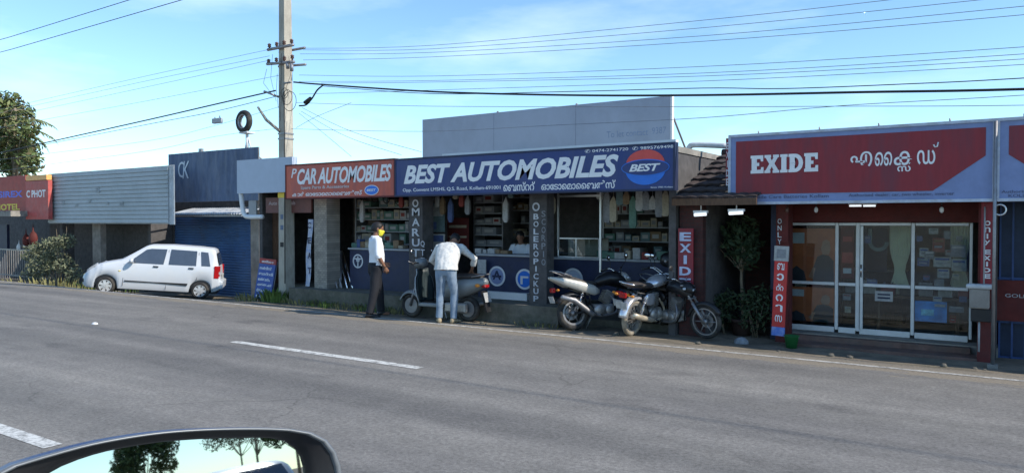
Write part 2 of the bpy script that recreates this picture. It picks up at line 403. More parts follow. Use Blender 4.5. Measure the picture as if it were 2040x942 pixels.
m_ckblue = M('faded_blue_sheet', (.09, .125, .2), .7, var=.25, scale=3, dirt=(.17, .2, .26), dscale=1.8, damt=.8, stretch=(1.5, 1, .6))
m_cable = M('black_cable', (.015, .015, .017), .6)
m_wire = M('aluminium_wire', (.2, .22, .25), .5, .3)
m_yellow = M('yellow_paint', (.75, .55, .06), .55, var=.15)
m_emit = M('lit_tube', (.8, .85, .9), .5, emit=.7, var=0)

# ------------------------------------------------------------------ utility poles and wires
PX0, PY0 = XA(571, 11.8), 11.8
def pole(x, y, label, main=True):
    t = thing('utility_pole', label, 'utility pole', (x, y, gz(x, y)-.05))
    mb = MB()
    H = 9.2
    mb.loft([[Vector((a*w_, b*w_*1.15, z)) for a, b in ((-1, -.94), (-.94, -1), (.94, -1), (1, -.94), (1, .94), (.94, 1), (-.94, 1), (-1, .94))] for z, w_ in ((0, .125), (3, .115), (6, .1), (H, .085))], smooth=False)
    mb.build('shaft', m_pole, t)
    if main:
        mb = MB(); mb.box(-.125, .125, -.143, .143, 2.5, 2.92); mb.build('painted_band', m_yellow, t)
        mb = MB()
        for z in (3.86, 3.98): mb.box(-.122, .122, -.138, .138, z, z+.035)
        mb.build('steel_strap', m_steel, t)
        for (zz, s_) in ((1.75, .05), (1.35, .06), (2.0, .045)):
            mb = MB(); mb.box(-s_, s_*1.1, -.14, -.132, zz, zz+.11); mb.build('pasted_notice', m_cable if s_ > .055 else m_ckblue, t)
    for (z, x0, x1, tilt) in ((5.98, -.42, .48, .0), (5.62, -.45, .5, -.1)):
        mb = MB(); mb.tube([(x0, -.17, z-tilt*.3), (x1, -.17, z+tilt*.3)], .035, 6); mb.tube([(x0, .17, z-tilt*.3), (x1, .17, z+tilt*.3)], .03, 6)
        mb.build('cross_arm', m_steel, t)
        for i in range(4):
            xx = x0+.06+i*(x1-x0-.12)/3
            mb = MB(); mb.tube([(xx, -.17, z), (xx, -.17, z+.05), (xx, -.17, z+.06), (xx, -.17, z+.1), (xx, -.17, z+.11), (xx, -.17, z+.14)], [.02, .02, .045, .03, .05, .02], 8)
            mb.build('insulator', m_porc, t)
    mb = MB(); mb.tube([(-.1, -.1, 4.85), (-.35, -.35, 4.98)], .025, 6); mb.tube([(.1, -.12, 5.15), (.42, -.2, 5.13)], .022, 6); mb.tube([(.3, -.2, 5.6), (.32, -.2, 5.45)], .04, 6); mb.tube([(.45, -.2, 5.55), (.46, -.2, 5.38)], .04, 6)
    mb.build('bracket', m_steel, t)
    if main:
        mb = MB(); mb.tube([(-.05, -.14, 4.05), (-.33, -.3, 4.32), (-.5, -.4, 4.62)], [.035, .035, .025], 8); mb.build('lamp_arm', m_conc, t)
        mb = MB()
        r2 = random.Random(5)
        for k in range(3):
            cx, cz = .2+.09*k, 4.9-.1*k
            mb.torus((cx, -.2, cz), .12+.05*k, .007, 'y', 20, 5)
        for k in range(7):
            xx = r2.uniform(-.5, .45); z0 = r2.uniform(5.2, 5.9); z1 = r2.uniform(4.2, 4.9)
            mb.tube([(xx*.9, -.2, z0), (xx*1.1+.05, -.26, (z0+z1)/2), (xx*.4, -.2, z1)], .005, 4)
        mb.tube([(.13, -.15, 4.95), (.13, -.15, 3.9), (.125, -.16, .5)], .012, 5)
        mb.build('cable_loops', m_cable, t)
    return t
m_pole = M('pole_concrete', (.40, .37, .31), .9, var=.18, scale=5, bump=.3, bscale=30, dirt=(.2, .18, .15), dscale=4, damt=.6, stretch=(1, 1, .4))
m_porc = M('porcelain', (.12, .07, .06), .3)
pole(PX0, PY0, 'tall concrete electricity pole with a yellow band and tangled cables')
def catpts(a, b, sag, n=14):
    a, b = Vector(a), Vector(b)
    return [a.lerp(b, i/n)-Vector((0, 0, sag*4*(i/n)*(1-i/n))) for i in range(n+1)]
def wire(pts, r, label, m=None, group=None, nm='overhead_wire'):
    mb = MB(); mb.tube(pts, r, 5); return tag(mb.build(nm, m or m_wire), label, 'wire', group)
def smooth_through(P_, n=6):
    out_ = []
    for i in range(len(P_)-1):
        p0 = P_[max(0, i-1)]; p1 = P_[i]; p2 = P_[i+1]; p3 = P_[min(len(P_)-1, i+2)]
        for k in range(n):
            t = k/n; out_.append(.5*((2*p1)+(p2-p0)*t+(2*p0-5*p1+4*p2-p3)*t*t+(3*p1-p0-3*p2+p3)*t**3))
    return out_+[P_[-1]]
def surv(px, Y=11.75): return [P(x, y, Y) for x, y in px]
P2X = 21.0
def right_wire(px, r, label, Y, m=None, endz=None, group='bare power wires to the right of the pole'):
    pts = surv(px, Y); last = pts[-1]; d = (pts[-1]-pts[-2]); sl = d.z/d.x
    z_end = endz if endz else last.z+sl*(P2X-last.x)*.5+.5
    n = 6
    for i in range(1, n+1):
        t = i/n; x = last.x+(P2X-last.x)*t
        z = last.z+(z_end-last.z)*t+(sl*(P2X-last.x)-(z_end-last.z))*t*(1-t)*.8
        pts.append(Vector((x, Y, z)))
    return wire(smooth_through(pts), r, label, m, group)
A = [([(598, 97), (860, 91), (1400, 41), (1776, 0), (2040, -32)], 'topmost bare wire running right from the upper cross arm'),
     ([(604, 100), (860, 98), (1400, 56), (1957, 0), (2040, -9)], 'second bare wire running right from the upper cross arm'),
     ([(598, 108), (860, 105), (1400, 72), (2040, 13)], 'third bare wire running right, from between the two cross arms'),
     ([(604, 120), (860, 114), (1400, 83), (2040, 30)], 'fourth bare wire running right, from the lower cross arm'),
     ([(596, 150), (860, 152), (1400, 133), (2040, 94)], 'uppermost of the middle band of thin wires, right of the pole'),
     ([(596, 163), (860, 161), (1400, 146), (2040, 108)], 'second thin wire of the middle band, right of the pole'),
     ([(640, 166), (860, 164), (1400, 152), (2040, 118)], 'third thin wire of the middle band, right of the pole'),
     ([(596, 188), (860, 180), (1400, 162), (2040, 129)], 'lowest thin wire of the middle band, just over the thick cable')]
for i, (px, lab) in enumerate(A): right_wire(px, .0046, lab, 11.6+.05*i)
right_wire([(645, 172), (860, 187), (1130, 183), (1400, 176), (1560, 177), (1800, 168), (2040, 156)], .007, 'wavy dark cable sagging just above the thick black cable', 11.55, m_cable, group='black cables right of the pole')
right_wire([(585, 164), (645, 169), (860, 183), (1130, 190), (1400, 190), (1718, 184), (2040, 178)], .018, 'thick black cable strung right from the pole over the shops', 11.5, m_cable, group='black cables right of the pole')
right_wire([(590, 205), (860, 212), (1400, 213), (1677, 212), (2040, 210)], .0046, 'thin wire under the thick black cable, nearly level', 11.62)
right_wire([(580, 257), (840, 262), (1100, 250), (1400, 235), (1677, 211), (2040, 190)], .0046, 'lowest thin wire, crossing in front of the blank billboard', 11.45)
wire(smooth_through(surv([(645, 169), (632, 180), (622, 196), (610, 209), (596, 211)], 11.48)), .018, 'drooping black loop of cable joined right of the pole', m_cable)
mb = MB(); a, b = surv([(607, 205), (619, 196)], 11.44); mb.tube([a, b], .04, 8); tag(mb.build('cable_joint', m_cable), 'thick black joint on the drooping cable loop', 'cable joint')
for i, (px, lab) in enumerate([([(602, 215), (700, 262), (840, 303)], 'service wire slanting from the pole down to the billboard corner'),
                               ([(600, 222), (690, 272), (800, 309)], 'second service wire slanting from the pole down to the red sign'),
                               ([(596, 226), (650, 270), (700, 312)], 'short steep service wire from the pole down to the red sign'),
                               ([(590, 255), (630, 233), (700, 205)], 'faint wire climbing right from the pole to the middle band')]):
    wire(smooth_through(surv(px, 11.55)), .0048, lab, None, 'service wires beside the pole')
Lw = [([(80, 200), (300, 150), (537, 99)], .0046, 'highest thin wire left of the pole'), ([(80, 208), (300, 160), (537, 112)], .0046, 'second thin wire left of the pole'),
      ([(80, 219), (300, 172), (540, 120)], .0046, 'third thin wire left of the pole'), ([(80, 240), (300, 200), (560, 150)], .0046, 'fourth thin wire left of the pole, above the thick cable'),
      ([(80, 287), (300, 238), (430, 208), (549, 181)], .018, 'thick black cable running left from the pole to the tree'),
      ([(80, 290), (300, 247), (430, 222), (560, 190)], .008, 'dark cable just under the thick one, left of the pole'),
      ([(80, 308), (300, 280), (430, 250), (560, 212)], .0046, 'thin wire passing behind the rooftop tyre'), ([(80, 330), (300, 300), (430, 272), (565, 255)], .0046, 'lowest wire left of the pole, over the blue sheet sign')]
for i, (px, r_, lab) in enumerate(Lw):
    pts = surv(px, 11.6+.04*i); d = pts[1]-pts[0]; pts = [pts[0]-d*2.4]+pts
    wire(smooth_through(pts), r_, lab, m_cable if r_ > .007 else None, 'wires running left from the pole')
for (y0, lab) in ((80, 'upper of two wires crossing the top left corner of the sky'), (105, 'lower of two wires crossing the top left corner of the sky')):
    z = ZA(0, y0, 8); wire([(-60, 8, z+.2), (-19, 8, z), (0, 8, z+.15), (30, 8, z+.9)], .007, lab, m_cable)
t = thing('reflection_oblong', 'small dark oblong in the sky left of the tyre, a modelled windscreen reflection', 'reflection', P(433, 241, 11.7))  # solid oblong added for a windscreen reflection; its clamps are made up
mb = MB(); mb.bbox(-.17, .17, -.05, .05, -.065, .065, .02); mb.build('oblong_body', m_grey, t)
mb = MB(); mb.tube([(-.1, 0, .06), (-.1, 0, .1)], .012, 6); mb.tube([(.1, 0, .06), (.1, 0, .12)], .012, 6); mb.build('added_clamp', m_cable, t)

# ------------------------------------------------------------------ the BEST / CAR shop row
FL = .32
XL, XR = XA(530, 12.2), XA(1346, 12.0)
XP1 = XA(575, 11.5); XLG = XA(1112, 11.5)
b = thing('shop_row_building', 'low flat-roofed row of spare parts shops under the orange and blue signs', 'building', (0, 0, 0))
mb = MB(); mb.box(XP1, XLG, 11.5, 15.2, -.6, FL); mb.box(XL, XP1, 12.3, 15.2, -.7, FL-.02); mb.build('plinth', m_conc_d, b)
mb = MB(); mb.box(XLG, XR, 12.25, 15.2, -.5, .06); mb.build('low_plinth', m_conc_d, b)
mb = MB(); mb.box(XL-.1, XR+.02, 11.75, 15.3, 3.0, 3.1); mb.build('roof_slab', m_conc, b)
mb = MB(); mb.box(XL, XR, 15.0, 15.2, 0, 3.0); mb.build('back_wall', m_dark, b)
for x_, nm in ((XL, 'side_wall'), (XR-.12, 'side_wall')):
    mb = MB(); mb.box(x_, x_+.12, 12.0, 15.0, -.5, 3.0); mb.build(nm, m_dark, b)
XC1a, XC1b = XA(626, 11.85), XA(651, 11.85)
mb = MB(); mb.box(XC1a, XC1b, 11.85, 12.25, FL, 3.0); mb.build('stone_column', mat_brick('rough_stone', (.4, .36, .3), (.28, .25, .22), (.16, .14, .12), 5), b)
mb = MB(); mb.box(XC1b, XA(705, 13.6), 13.6, 13.75, FL, 2.95)
mb.build('inner_brick_wall', mat_brick('pale_brick', (.3, .24, .2), (.2, .16, .14), (.12, .1, .09), 5), b)
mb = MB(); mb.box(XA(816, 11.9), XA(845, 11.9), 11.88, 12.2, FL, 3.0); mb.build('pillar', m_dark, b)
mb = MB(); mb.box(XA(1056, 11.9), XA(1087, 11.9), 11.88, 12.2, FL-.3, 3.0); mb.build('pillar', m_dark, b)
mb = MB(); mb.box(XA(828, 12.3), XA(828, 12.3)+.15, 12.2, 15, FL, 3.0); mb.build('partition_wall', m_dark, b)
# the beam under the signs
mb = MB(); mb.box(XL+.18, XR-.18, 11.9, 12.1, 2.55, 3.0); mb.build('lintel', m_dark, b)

def vtext(s, px0, px1, ytop, ybot, Y, m, parent, nm='lettering', bold=.01):
    "letters one below another"
    mb = MB(); n = len(s); z1, z0 = ZA((px0+px1)/2, ytop, Y), ZA((px0+px1)/2, ybot, Y); x0, x1 = XA(px0, Y), XA(px1, Y); h = (z1-z0)/n
    for i, c in enumerate(s):
        if c == ' ': continue
        narrow = c in 'I1il'
        w_ = (x1-x0)*(.28 if narrow else 1)
        text_mb(c, ((x0+x1)/2-w_/2, Y, z1-(i+1)*h+h*.12), w_, h*.76, mb=mb, bold=bold)
    return mb.build(nm, m, parent)

def signboard(name, label, x0, x1, z0, z1, Y, m, th=.1, cat='sign', frame=None, fw=.03):
    t = thing(name, label, cat, (0, 0, 0))
    mb = MB(); mb.box(x0, x1, Y, Y+th, z0, z1); mb.build('panel', m, t)
    if frame:
        mb = MB(); e = .012
        mb.box(x0-e, x1+e, Y-e, Y+th+e, z1-fw, z1+e); mb.box(x0-e, x1+e, Y-e, Y+th+e, z0-e, z0+fw)
        mb.box(x0-e, x0+fw, Y-e*.8, Y+th+e, z0+fw, z1-fw); mb.box(x1-fw, x1+e, Y-e*.8, Y+th+e, z0+fw, z1-fw); mb.build('frame', frame, t)
    return t
def oval(cx, cz, rx, rz, Y, th=.01, n=40, a0=0, a1=2*PI): return [(cx+rx*math.cos(a0+(a1-a0)*i/n), cz+rz*math.sin(a0+(a1-a0)*i/n)) for i in range(n+(0 if a1-a0 > 6.2 else 1))]

SY = 11.3
bx0, bx1 = XA(788, SY), XA(1343, SY)
BZ0, BZ1 = 2.345, 3.08
t = signboard('best_automobiles_sign', 'long dark blue signboard lettered BEST AUTOMOBILES with an oval emblem', bx0, bx1, BZ0, BZ1, SY, m_bestblue, .12, frame=m_navy, fw=.02)
def SX(px): return XA(px, SY)
def SZ(px, py): return ZA(px, py, SY)
W_ = bx1-bx0; Hh = BZ1-BZ0
text_mb('BEST AUTOMOBILES', (SX(805), SY, BZ0+.235), SX(1232)-SX(805), .37, bold=.036, shear=.28, spacing=1.0).build('lettering', m_letter, t)
text_mb('Opp. Convent LMSHS, Q.S. Road, Kollam-691001', (SX(803), SY, BZ0+.065), SX(997)-SX(803), .085, bold=.006).build('address_lettering', m_letter, t)
mb = MB(); xx = SX(1003)
ww = SX(1226)-xx
text_mb('\u0D46ബസ\u0D4D\u0D31\u0D31\u0D4D', (xx, SY, BZ0+.04), ww*.3, .16, mb=mb, bold=.012)
text_mb('ഓ\u0D47ട\u0D3E\u0D46മ\u0D3E\u0D48ബ\u0D7Dസ\u0D4D', (xx+ww*.36, SY, BZ0+.045), ww*.64, .14, mb=mb, bold=.012)
mb.build('malayalam_lettering', m_letter, t)
text_mb('\u2706 0474-2741720  \u2706 9895769498', (SX(1165), SY, BZ1-.085), SX(1341)-SX(1165), .06, bold=.006).build('phone_lettering', m_letter, t)
text_mb('Since 1985 Kollam', (SX(1296), SY, BZ0+.03), SX(1340)-SX(1296), .025).build('small_lettering', m_letter, t)
ex, ez = (SX(1238)+SX(1334))/2, (BZ0+BZ1)/2-.005; erx, erz = (SX(1334)-SX(1238))/2, .27
m_eb = M('emblem_blue', (.02, .16, .62), .4, var=.08); m_er = M('emblem_red', (.6, .07, .06), .4, var=.08)
mb = MB(); mb.prism(oval(ex, ez+.06, erx*.8, erz*.85, 0, a0=R(8), a1=R(172)), SY-.008, SY-.001); mb.build('emblem_red_top', m_er, t)
mb = MB(); mb.prism(oval(ex, ez-.04, erx*.82, erz*.88, 0, a0=R(182), a1=R(358)), SY-.008, SY-.001); mb.build('emblem_blue_base', m_eb, t)
mb = MB(); mb.prism(oval(ex, ez, erx, erz*.5, 0), SY-.013, SY-.009); mb.build('emblem_rim', m_eb, t)
mb = MB(); mb.prism(oval(ex, ez, erx*.965, erz*.44, 0), SY-.017, SY-.0135); mb.build('emblem_band', m_bestblue, t)
text_mb('BEST', (ex-erx*.66, SY-.0175, ez-.06), erx*1.3, .12, bold=.03, shear=.3, spacing=.95).build('emblem_lettering', m_letter, t)
mb = MB(); mb.box(SX(868), SX(1336), 11.5, 11.62, 3.1, 3.155); tag(mb.build('white_tube_rail', m_white), 'long thin white rail lying along the top of the blue sign', 'rail')

CY = 11.34
cx0, cx1 = XA(570, CY), XA(787, CY)-.005
t = signboard('car_automobiles_sign', 'orange-red signboard lettered CAR AUTOMOBILES, right behind the pole', cx0, cx1, BZ0+.0, BZ1+.02, CY, m_orange, .1, frame=m_redwall, fw=.018)
X_ = lambda p: XA(p, CY)
text_mb('P', (X_(581), CY, BZ0+.47), X_(592)-X_(581), .2, bold=.01, shear=.25).build('small_letter', m_letter, t)
text_mb('CAR AUTOMOBILES', (X_(593), CY, BZ0+.31), X_(781)-X_(593), .35, bold=.03, shear=.28, spacing=.95).build('lettering', m_letter, t)
text_mb('Spare Parts & Accessories', (X_(600), CY, BZ0+.185), X_(696)-X_(600), .09, bold=.015).build('second_line_lettering', M('letter_grey', (.5, .48, .48), .5), t)
text_mb('കാർ ഓ\u0D47ട\u0D3E\u0D46മ\u0D3E\u0D48ബ\u0D7Dസ\u0D4D', (X_(583), CY, BZ0+.05), X_(722)-X_(583), .1, bold=.014).build('malayalam_lettering', m_letter, t)
mb = MB(); mb.prism(oval((X_(727)+X_(755))/2, BZ0+.14, .2, .105, 0), CY-.006, CY-.001); mb.build('emblem_rim', m_letter, t)
mb = MB(); mb.prism(oval((X_(727)+X_(755))/2, BZ0+.14, .18, .092, 0), CY-.011, CY-.0065); mb.build('emblem_oval', m_eb, t)
text_mb('BEST', ((X_(727)+X_(755))/2-.13, CY-.0115, BZ0+.115), .26, .05, bold=.02, shear=.2).build('emblem_lettering', m_letter, t)

# blank billboard on the roof
m_bill = M('billboard_grey', (.36, .40, .48), .6, var=.08, scale=1.2, dirt=(.24, .26, .31), dscale=.8, damt=.5, stretch=(1, 1, .7), bump=.3, bscale=1.2)
qx0, qx1 = XA(842, 13), XA(1335, 13)
t = thing('blank_billboard', 'big blank grey-blue billboard standing on the flat roof', 'billboard')
mb = MB()
nseg = 3
for i in range(nseg): mb.box(qx0+(qx1-qx0)*i/nseg+.003, qx0+(qx1-qx0)*(i+1)/nseg-.003, 13, 13.05, 3.2, 4.12)
mb.build('face_panel', m_bill, t)
mb = MB()
for i in range(7):
    x = qx0+.1+(qx1-qx0-.2)*i/6; mb.tube([(x, 13.1, 3.14), (x, 13.1, 4.16 if i in (2, 4) else 4.1)], .022, 6); mb.tube([(x, 13.12, 4.0), (x, 14.1, 3.17)], .02, 6)
mb.tube([(qx0, 13.09, 3.9), (qx1, 13.09, 3.9)], .022, 6); mb.build('back_frame', m_steel, t)
for wd_, pa, pb_ in (('To let contact', 1208, 1290), ('9387', 1298, 1326)): text_mb(wd_, (XA(pa, 13), 13, ZA(1208, 275, 13)+.012*(pa > 1250)), XA(pb_, 13)-XA(pa, 13), .12, bold=.0, ext=.002).build('faded_lettering', M('faded_letter', (.24, .3, .42), .7), t)
mb = MB(); mb.box(qx1, qx1+.035, 12.98, 13.07, 3.2, 4.14); mb.build('edge_strip', m_white, t)
rg = random.Random(12)
def tuft(name, c, n, h, spread, m, label, cat='weeds', w_=.012, group=None):
    mb = MB(); c = Vector(c)
    for _ in range(n):
        a = rg.uniform(0, 2*PI); r_ = spread*math.sqrt(rg.random()); o = c+Vector((math.cos(a)*r_, math.sin(a)*r_*.7, 0)); hh = h*rg.uniform(.5, 1)
        le = Vector((math.cos(a), math.sin(a), 0))*hh*rg.uniform(.2, .7); side = Vector((-math.sin(a), math.cos(a), 0))*w_*rg.uniform(.6, 1.5)
        p1 = o+le*.4+Vector((0, 0, hh*.7)); p2 = o+le+Vector((0, 0, hh))
        mb.add([o-side*.6, o+side*.6, p1-side, p1+side, p2], [(0, 1, 3, 2), (2, 3, 4)], False)
    return tag(mb.build(name, m), label, cat, group)
m_grass = M('weed_green', (.10, .16, .035), .8, var=.35, scale=12)
m_drygrass = M('weed_dry', (.2, .19, .08), .85, var=.3, scale=12)
tuft('weed_tuft', (XA(1030, 12.9), 12.9, 3.16), 60, .16, .15, m_grass, 'small weed growing on the roof at the foot of the billboard', 'weed')
# blank pale sign left of the pole, with its pipe
m_blank = M('pale_blank_sign', (.40, .46, .56), .5, var=.04)
t = signboard('blank_pale_sign', 'blank pale blue sign panel left of the pole', XA(473, 11.55), XA(583, 11.55), ZA(528, 384, 11.55), ZA(528, 316, 11.55), 11.55, m_blank, .14)
t = thing('white_pipe_bracket', 'L-shaped white pipe hanging under the blank pale sign', 'pipe')
mb = MB(); z = ZA(485, 432, 12.0); mb.tube(smooth_through([P(480, 384, 11.62), P(483, 412, 11.62), P(487, 428, 11.62), P(497, 432, 11.62), P(523, 432, 11.62)]), .055, 10); mb.build('pipe', m_white, t)
mb = MB(); mb.box(XA(497, 12.02), XA(512, 12.02), 12.0, 12.04, ZA(500, 428, 12.02), ZA(500, 400, 12.02)); mb.build('bracket_plate', m_grey, t)

# ------------------------------------------------------------------ inside the spare parts shops
CARTON = [M('carton_%s' % n, tuple(v*.75 for v in c), .7, var=.25, scale=18) for n, c in (('white', (.5, .5, .49)), ('cream', (.5, .44, .33)), ('green', (.13, .25, .2)), ('blue', (.1, .15, .32)),
          ('red', (.3, .06, .05)), ('grey', (.3, .31, .33)), ('teal', (.16, .24, .25)), ('brown', (.28, .19, .11)))]
def shelf_unit(label, x0, x1, z0, z1, Y, n, depth=.4):
    t = thing('shelf_unit', label, 'shelf', (0, 0, 0))
    for x in (x0, x1-.03): box('upright', m_steel, t, x, x+.03, Y, Y+depth, z0, z1)
    for i in range(n): z = z0+(z1-z0-.03)*i/(n-1); box('shelf_board', m_grey, t, x0+.031, x1-.031, Y+.002, Y+depth-.002, z, z+.022)
    return [z0+(z1-z0-.03)*i/(n-1)+.023 for i in range(n)]
carton_me = {}
def fill(levels, x0, x1, Y, label, group, r_, hmax, cols, wmin=.09, wmax=.3, skip=.06):
    for z in levels:
        x = x0+.04
        while x < x1-.12:
            w_ = r_.uniform(wmin, wmax)
            if x+w_ > x1-.04: break
            if r_.random() > skip:
                h = r_.uniform(.45, .92)*hmax; c = r_.choice(cols)
                if c not in carton_me:
                    mb = MB(); mb.bbox(-.5, .5, 0, 1, 0, 1, .03); m_ = mb
                    o = mb.build('carton', CARTON[c]); carton_me[c] = o.data; bpy.data.objects.remove(o)
                    mb = MB(); mb.box(-.3, .3, -.012, -.003, .3, .72); o = mb.build('carton_label', CARTON[(c+4) % 8 if c < 2 else 0]); carton_me[(c, 'l')] = o.data; bpy.data.objects.remove(o)
                o = bpy.data.objects.new('carton', carton_me[c]); COL.objects.link(o); o.location = (x+w_/2, Y+.02, z+.001); o.scale = (w_, .3, h)
                tag(o, label, 'box', group)
                l = bpy.data.objects.new('carton_label', carton_me[(c, 'l')]); COL.objects.link(l); l.parent = o
            x += w_+r_.uniform(.004, .03)
r1 = random.Random(21)
YS = 13.0
sx0, sx1 = XA(708, YS), XA(822, YS)
lv = shelf_unit('metal shelves of boxed parts behind the standing man', sx0, sx1, 1.3, 2.75, YS, 6)
fill(lv[:-1], sx0, sx1, YS, 'boxed part on the shelves behind the standing man', 'boxes on the shelves behind the standing man', r1, .25, [0, 1, 2, 5, 6, 2, 0])
sx0, sx1 = XA(943, YS+.6), XA(1002, YS+.6)
lv = shelf_unit('tall shelves of pale boxes between the blue posters and the seated shopkeeper', sx0, sx1, 1.05, 2.75, YS+.6, 8)
fill(lv[:-1], sx0, sx1, YS+.6, 'boxed part on the shelves right of the bending man', 'boxes on the shelves right of the bending man', r1, .2, [0, 0, 1, 5, 5], .14, .4)
sx0, sx1 = XA(1016, YS+1.5), XA(1056, YS+1.5)
lv = shelf_unit('dim shelves at the back behind the seated shopkeeper', sx0, sx1, .9, 2.7, YS+1.5, 7)
fill(lv[:-1], sx0, sx1, YS+1.5, 'dim box on the back shelves behind the seated shopkeeper', 'boxes behind the seated shopkeeper', r1, .2, [5, 7, 1])
YS += .35; sx0, sx1 = XA(1200, YS+.8), XA(1335, YS+.8)
lv = shelf_unit('wide shelves of boxes and bottles at the back of the right-hand bay', sx0, sx1, .85, 2.3, YS+.8, 6)
fill(lv[:-1], sx0, sx1, YS+.8, 'box or bottle on the back shelves above the motorcycles', 'boxes above the motorcycles', r1, .22, [0, 2, 5, 1, 7, 6], .1, .24)
# hanging packets
for k in range(11):
    x = XA(1196+13*k, 12.6); z = 2.5-.1*(k % 3); h = .25+.11*((k*7) % 4)
    mb = MB(); mb.loft([[Vector((a*w_, b*w_*.4, zz)) for a, b in ((-1, -1), (1, -1), (1, 1), (-1, 1))] for zz, w_ in ((-h, .05), (-h*.9, .07), (-.1, .065), (-.03, .03), (0, .01))], smooth=False)
    mb.tube([(0, 0, 0), (0, 0, 2.62-z)], .004, 4)
    o = mb.build('hanging_packet', CARTON[[0, 5, 1, 6, 7, 2, 0, 5][k % 8]]); o.location = (x, 12.6, z); tag(o, 'packet of parts hanging from the ceiling above the motorcycles', 'packet', 'packets hanging above the motorcycles')
for k in range(4):
    x = XA(722+24*k, 12.55)
    mb = MB(); mb.torus((0, 0, 0), .075+.01*k, .012, 'y', 20, 6); mb.tube([(0, 0, .08), (0, 0, .35)], .004, 4); o = mb.build('hanging_hose', m_black)
    o.location = (x, 12.55, 2.4-.03*k); tag(o, 'coiled hose hanging in front of the upper shelves behind the standing man', 'hose', 'hoses hanging in the left shop')
for k in range(14):
    px = [862, 872, 882, 898, 908, 920, 932, 1008, 1018, 1092, 1100, 722, 760, 800][k]; x = XA(px, 12.35); z = 2.5-.06*(k % 4); h = .2+.1*((k*5) % 4)
    mb = MB(); mb.loft([[Vector((a*w_, b*w_*.5, zz)) for a, b in ((-1, -1), (1, -1), (1, 1), (-1, 1))] for zz, w_ in ((-h, .035), (-h*.85, .06), (-.12, .055), (-.04, .02), (0, .008))], smooth=False)
    o = mb.build('hanging_packet', CARTON[[5, 0, 7, 3, 1, 4, 5, 0, 6, 5, 1, 0, 2, 4][k]]); o.location = (x, 12.35, z); tag(o, 'small packet of parts hanging under the lintel of the left and middle bays', 'packet', 'packets hanging under the lintel')
r8 = random.Random(77)
for k in range(12):
    px = 712+8.3*k; w_ = r8.uniform(.08, .2); h = r8.uniform(.06, .2)
    mb = MB(); mb.bbox(-w_/2, w_/2, -.09, .09, 0, h, .01); o = mb.build('carton', CARTON[r8.choice((0, 2, 3, 5, 7, 1))]); o.location = (XA(px, 12.5), 12.48, 1.2405); tag(o, 'small box standing on the counter behind the standing man', 'box', 'boxes on the left counter')
for k in range(7):
    px = 958+13*k; w_ = r8.uniform(.08, .18); h = r8.uniform(.04, .12)
    if 1020 < px < 1052: continue
    mb = MB(); mb.bbox(-w_/2, w_/2, -.09, .09, 0, h, .01); o = mb.build('carton', CARTON[r8.choice((0, 2, 3, 5, 7, 1))]); o.location = (XA(px, 12.5), 12.48, 1.1905); tag(o, 'small box standing on the emblem counter', 'box', 'boxes on the emblem counter')
for k in range(8):
    w_ = r8.uniform(.1, .25); h = r8.uniform(.06, .22); px = 1204+17*k
    mb = MB(); mb.bbox(-w_/2, w_/2, -.1, .1, 0, h, .01); o = mb.build('carton', CARTON[r8.choice((0, 2, 3, 5, 4, 1))]); o.location = (XA(px, 13.3), 13.3, 1.1205); tag(o, 'small box standing on the counter above the motorcycles', 'box', 'boxes on the right-hand counter')
# counters
YC = 12.25
def counter(name, label, px0, px1, ztop, Y, m, z0=FL, dep=.5, dz=0):
    t = thing(name, label, 'counter'); x0, x1 = XA(px0, Y), XA(px1, Y)
    mb = MB(); mb.box(x0, x1, Y, Y+dep, z0, ztop-.04); mb.build('panel', m, t)
    mb = MB(); mb.bbox(x0-.03, x1+.03, Y-.04, Y+dep+.02, ztop-.038, ztop, .008); mb.build('top', m_grey, t)
    return t, x0, x1
t, x0, x1 = counter('blue_counter', 'blue shop counter with one ring emblem behind the standing man', 697, 815, 1.24, YC, m_navy)
m_emb = M('emblem_white', (.6, .63, .66), .5, var=.05)
def ring(cx, cz, r_, Y, parent, kind):
    mb = MB(); mb.disc((cx, 0, cz), r_*.8, r_, Y-.006, Y-.001, 'y', 30)
    if kind == 0:
        mb.disc((cx, 0, cz+r_*.15), r_*.18, r_*.32, Y-.006, Y-.001); mb.box(cx-r_*.1, cx+r_*.1, Y-.006, Y-.001, cz-r_*.78, cz+r_*.7)
        mb.box(cx-r_*.7, cx+r_*.7, Y-.0075, Y-.002, cz+r_*.25, cz+r_*.42)
    mb.build('emblem_ring', m_emb, parent)
    if kind:
        mb = MB(); mb.prism(oval(cx, cz, r_*.78, r_*.78, 0), Y-.004, Y-.001); mb.build('emblem_field', [None, m_skyblue, m_eb, m_blank][kind], parent)
        mb = MB()
        if kind == 1: 
            mb.prism([(cx-r_*.5, cz-r_*.35), (cx-r_*.1, cz+r_*.55), (cx+r_*.1, cz+r_*.55), (cx+r_*.5, cz-r_*.35), (cx+r_*.28, cz-r_*.35), (cx, cz+r_*.25), (cx-r_*.28, cz-r_*.35)], Y-.007, Y-.0045)
            mb.box(cx-r_*.55, cx+r_*.55, Y-.0085, Y-.005, cz-r_*.12, cz+.02)
        else:
            mb.box(cx-r_*.45, cx+r_*.45, Y-.007, Y-.0045, cz+r_*.1, cz+r_*.3); mb.box(cx-r_*.45, cx-r_*.2, Y-.0085, Y-.006, cz-r_*.5, cz+r_*.3)
        mb.build('emblem_letter', m_navy if kind == 1 else m_emb, parent)
ring(XA(713, YC), ZA(713, 520, YC), .16, YC, t, 0)
t, x0, x1 = counter('emblem_counter', 'blue shop counter with two round maker emblems in front of the shopkeeper', 952, 1056, 1.19, YC, m_navy)
ring(XA(990, YC), ZA(990, 550, YC), .2, YC, t, 1); ring(XA(1045, YC), ZA(1045, 556, YC), .2, YC, t, 2)
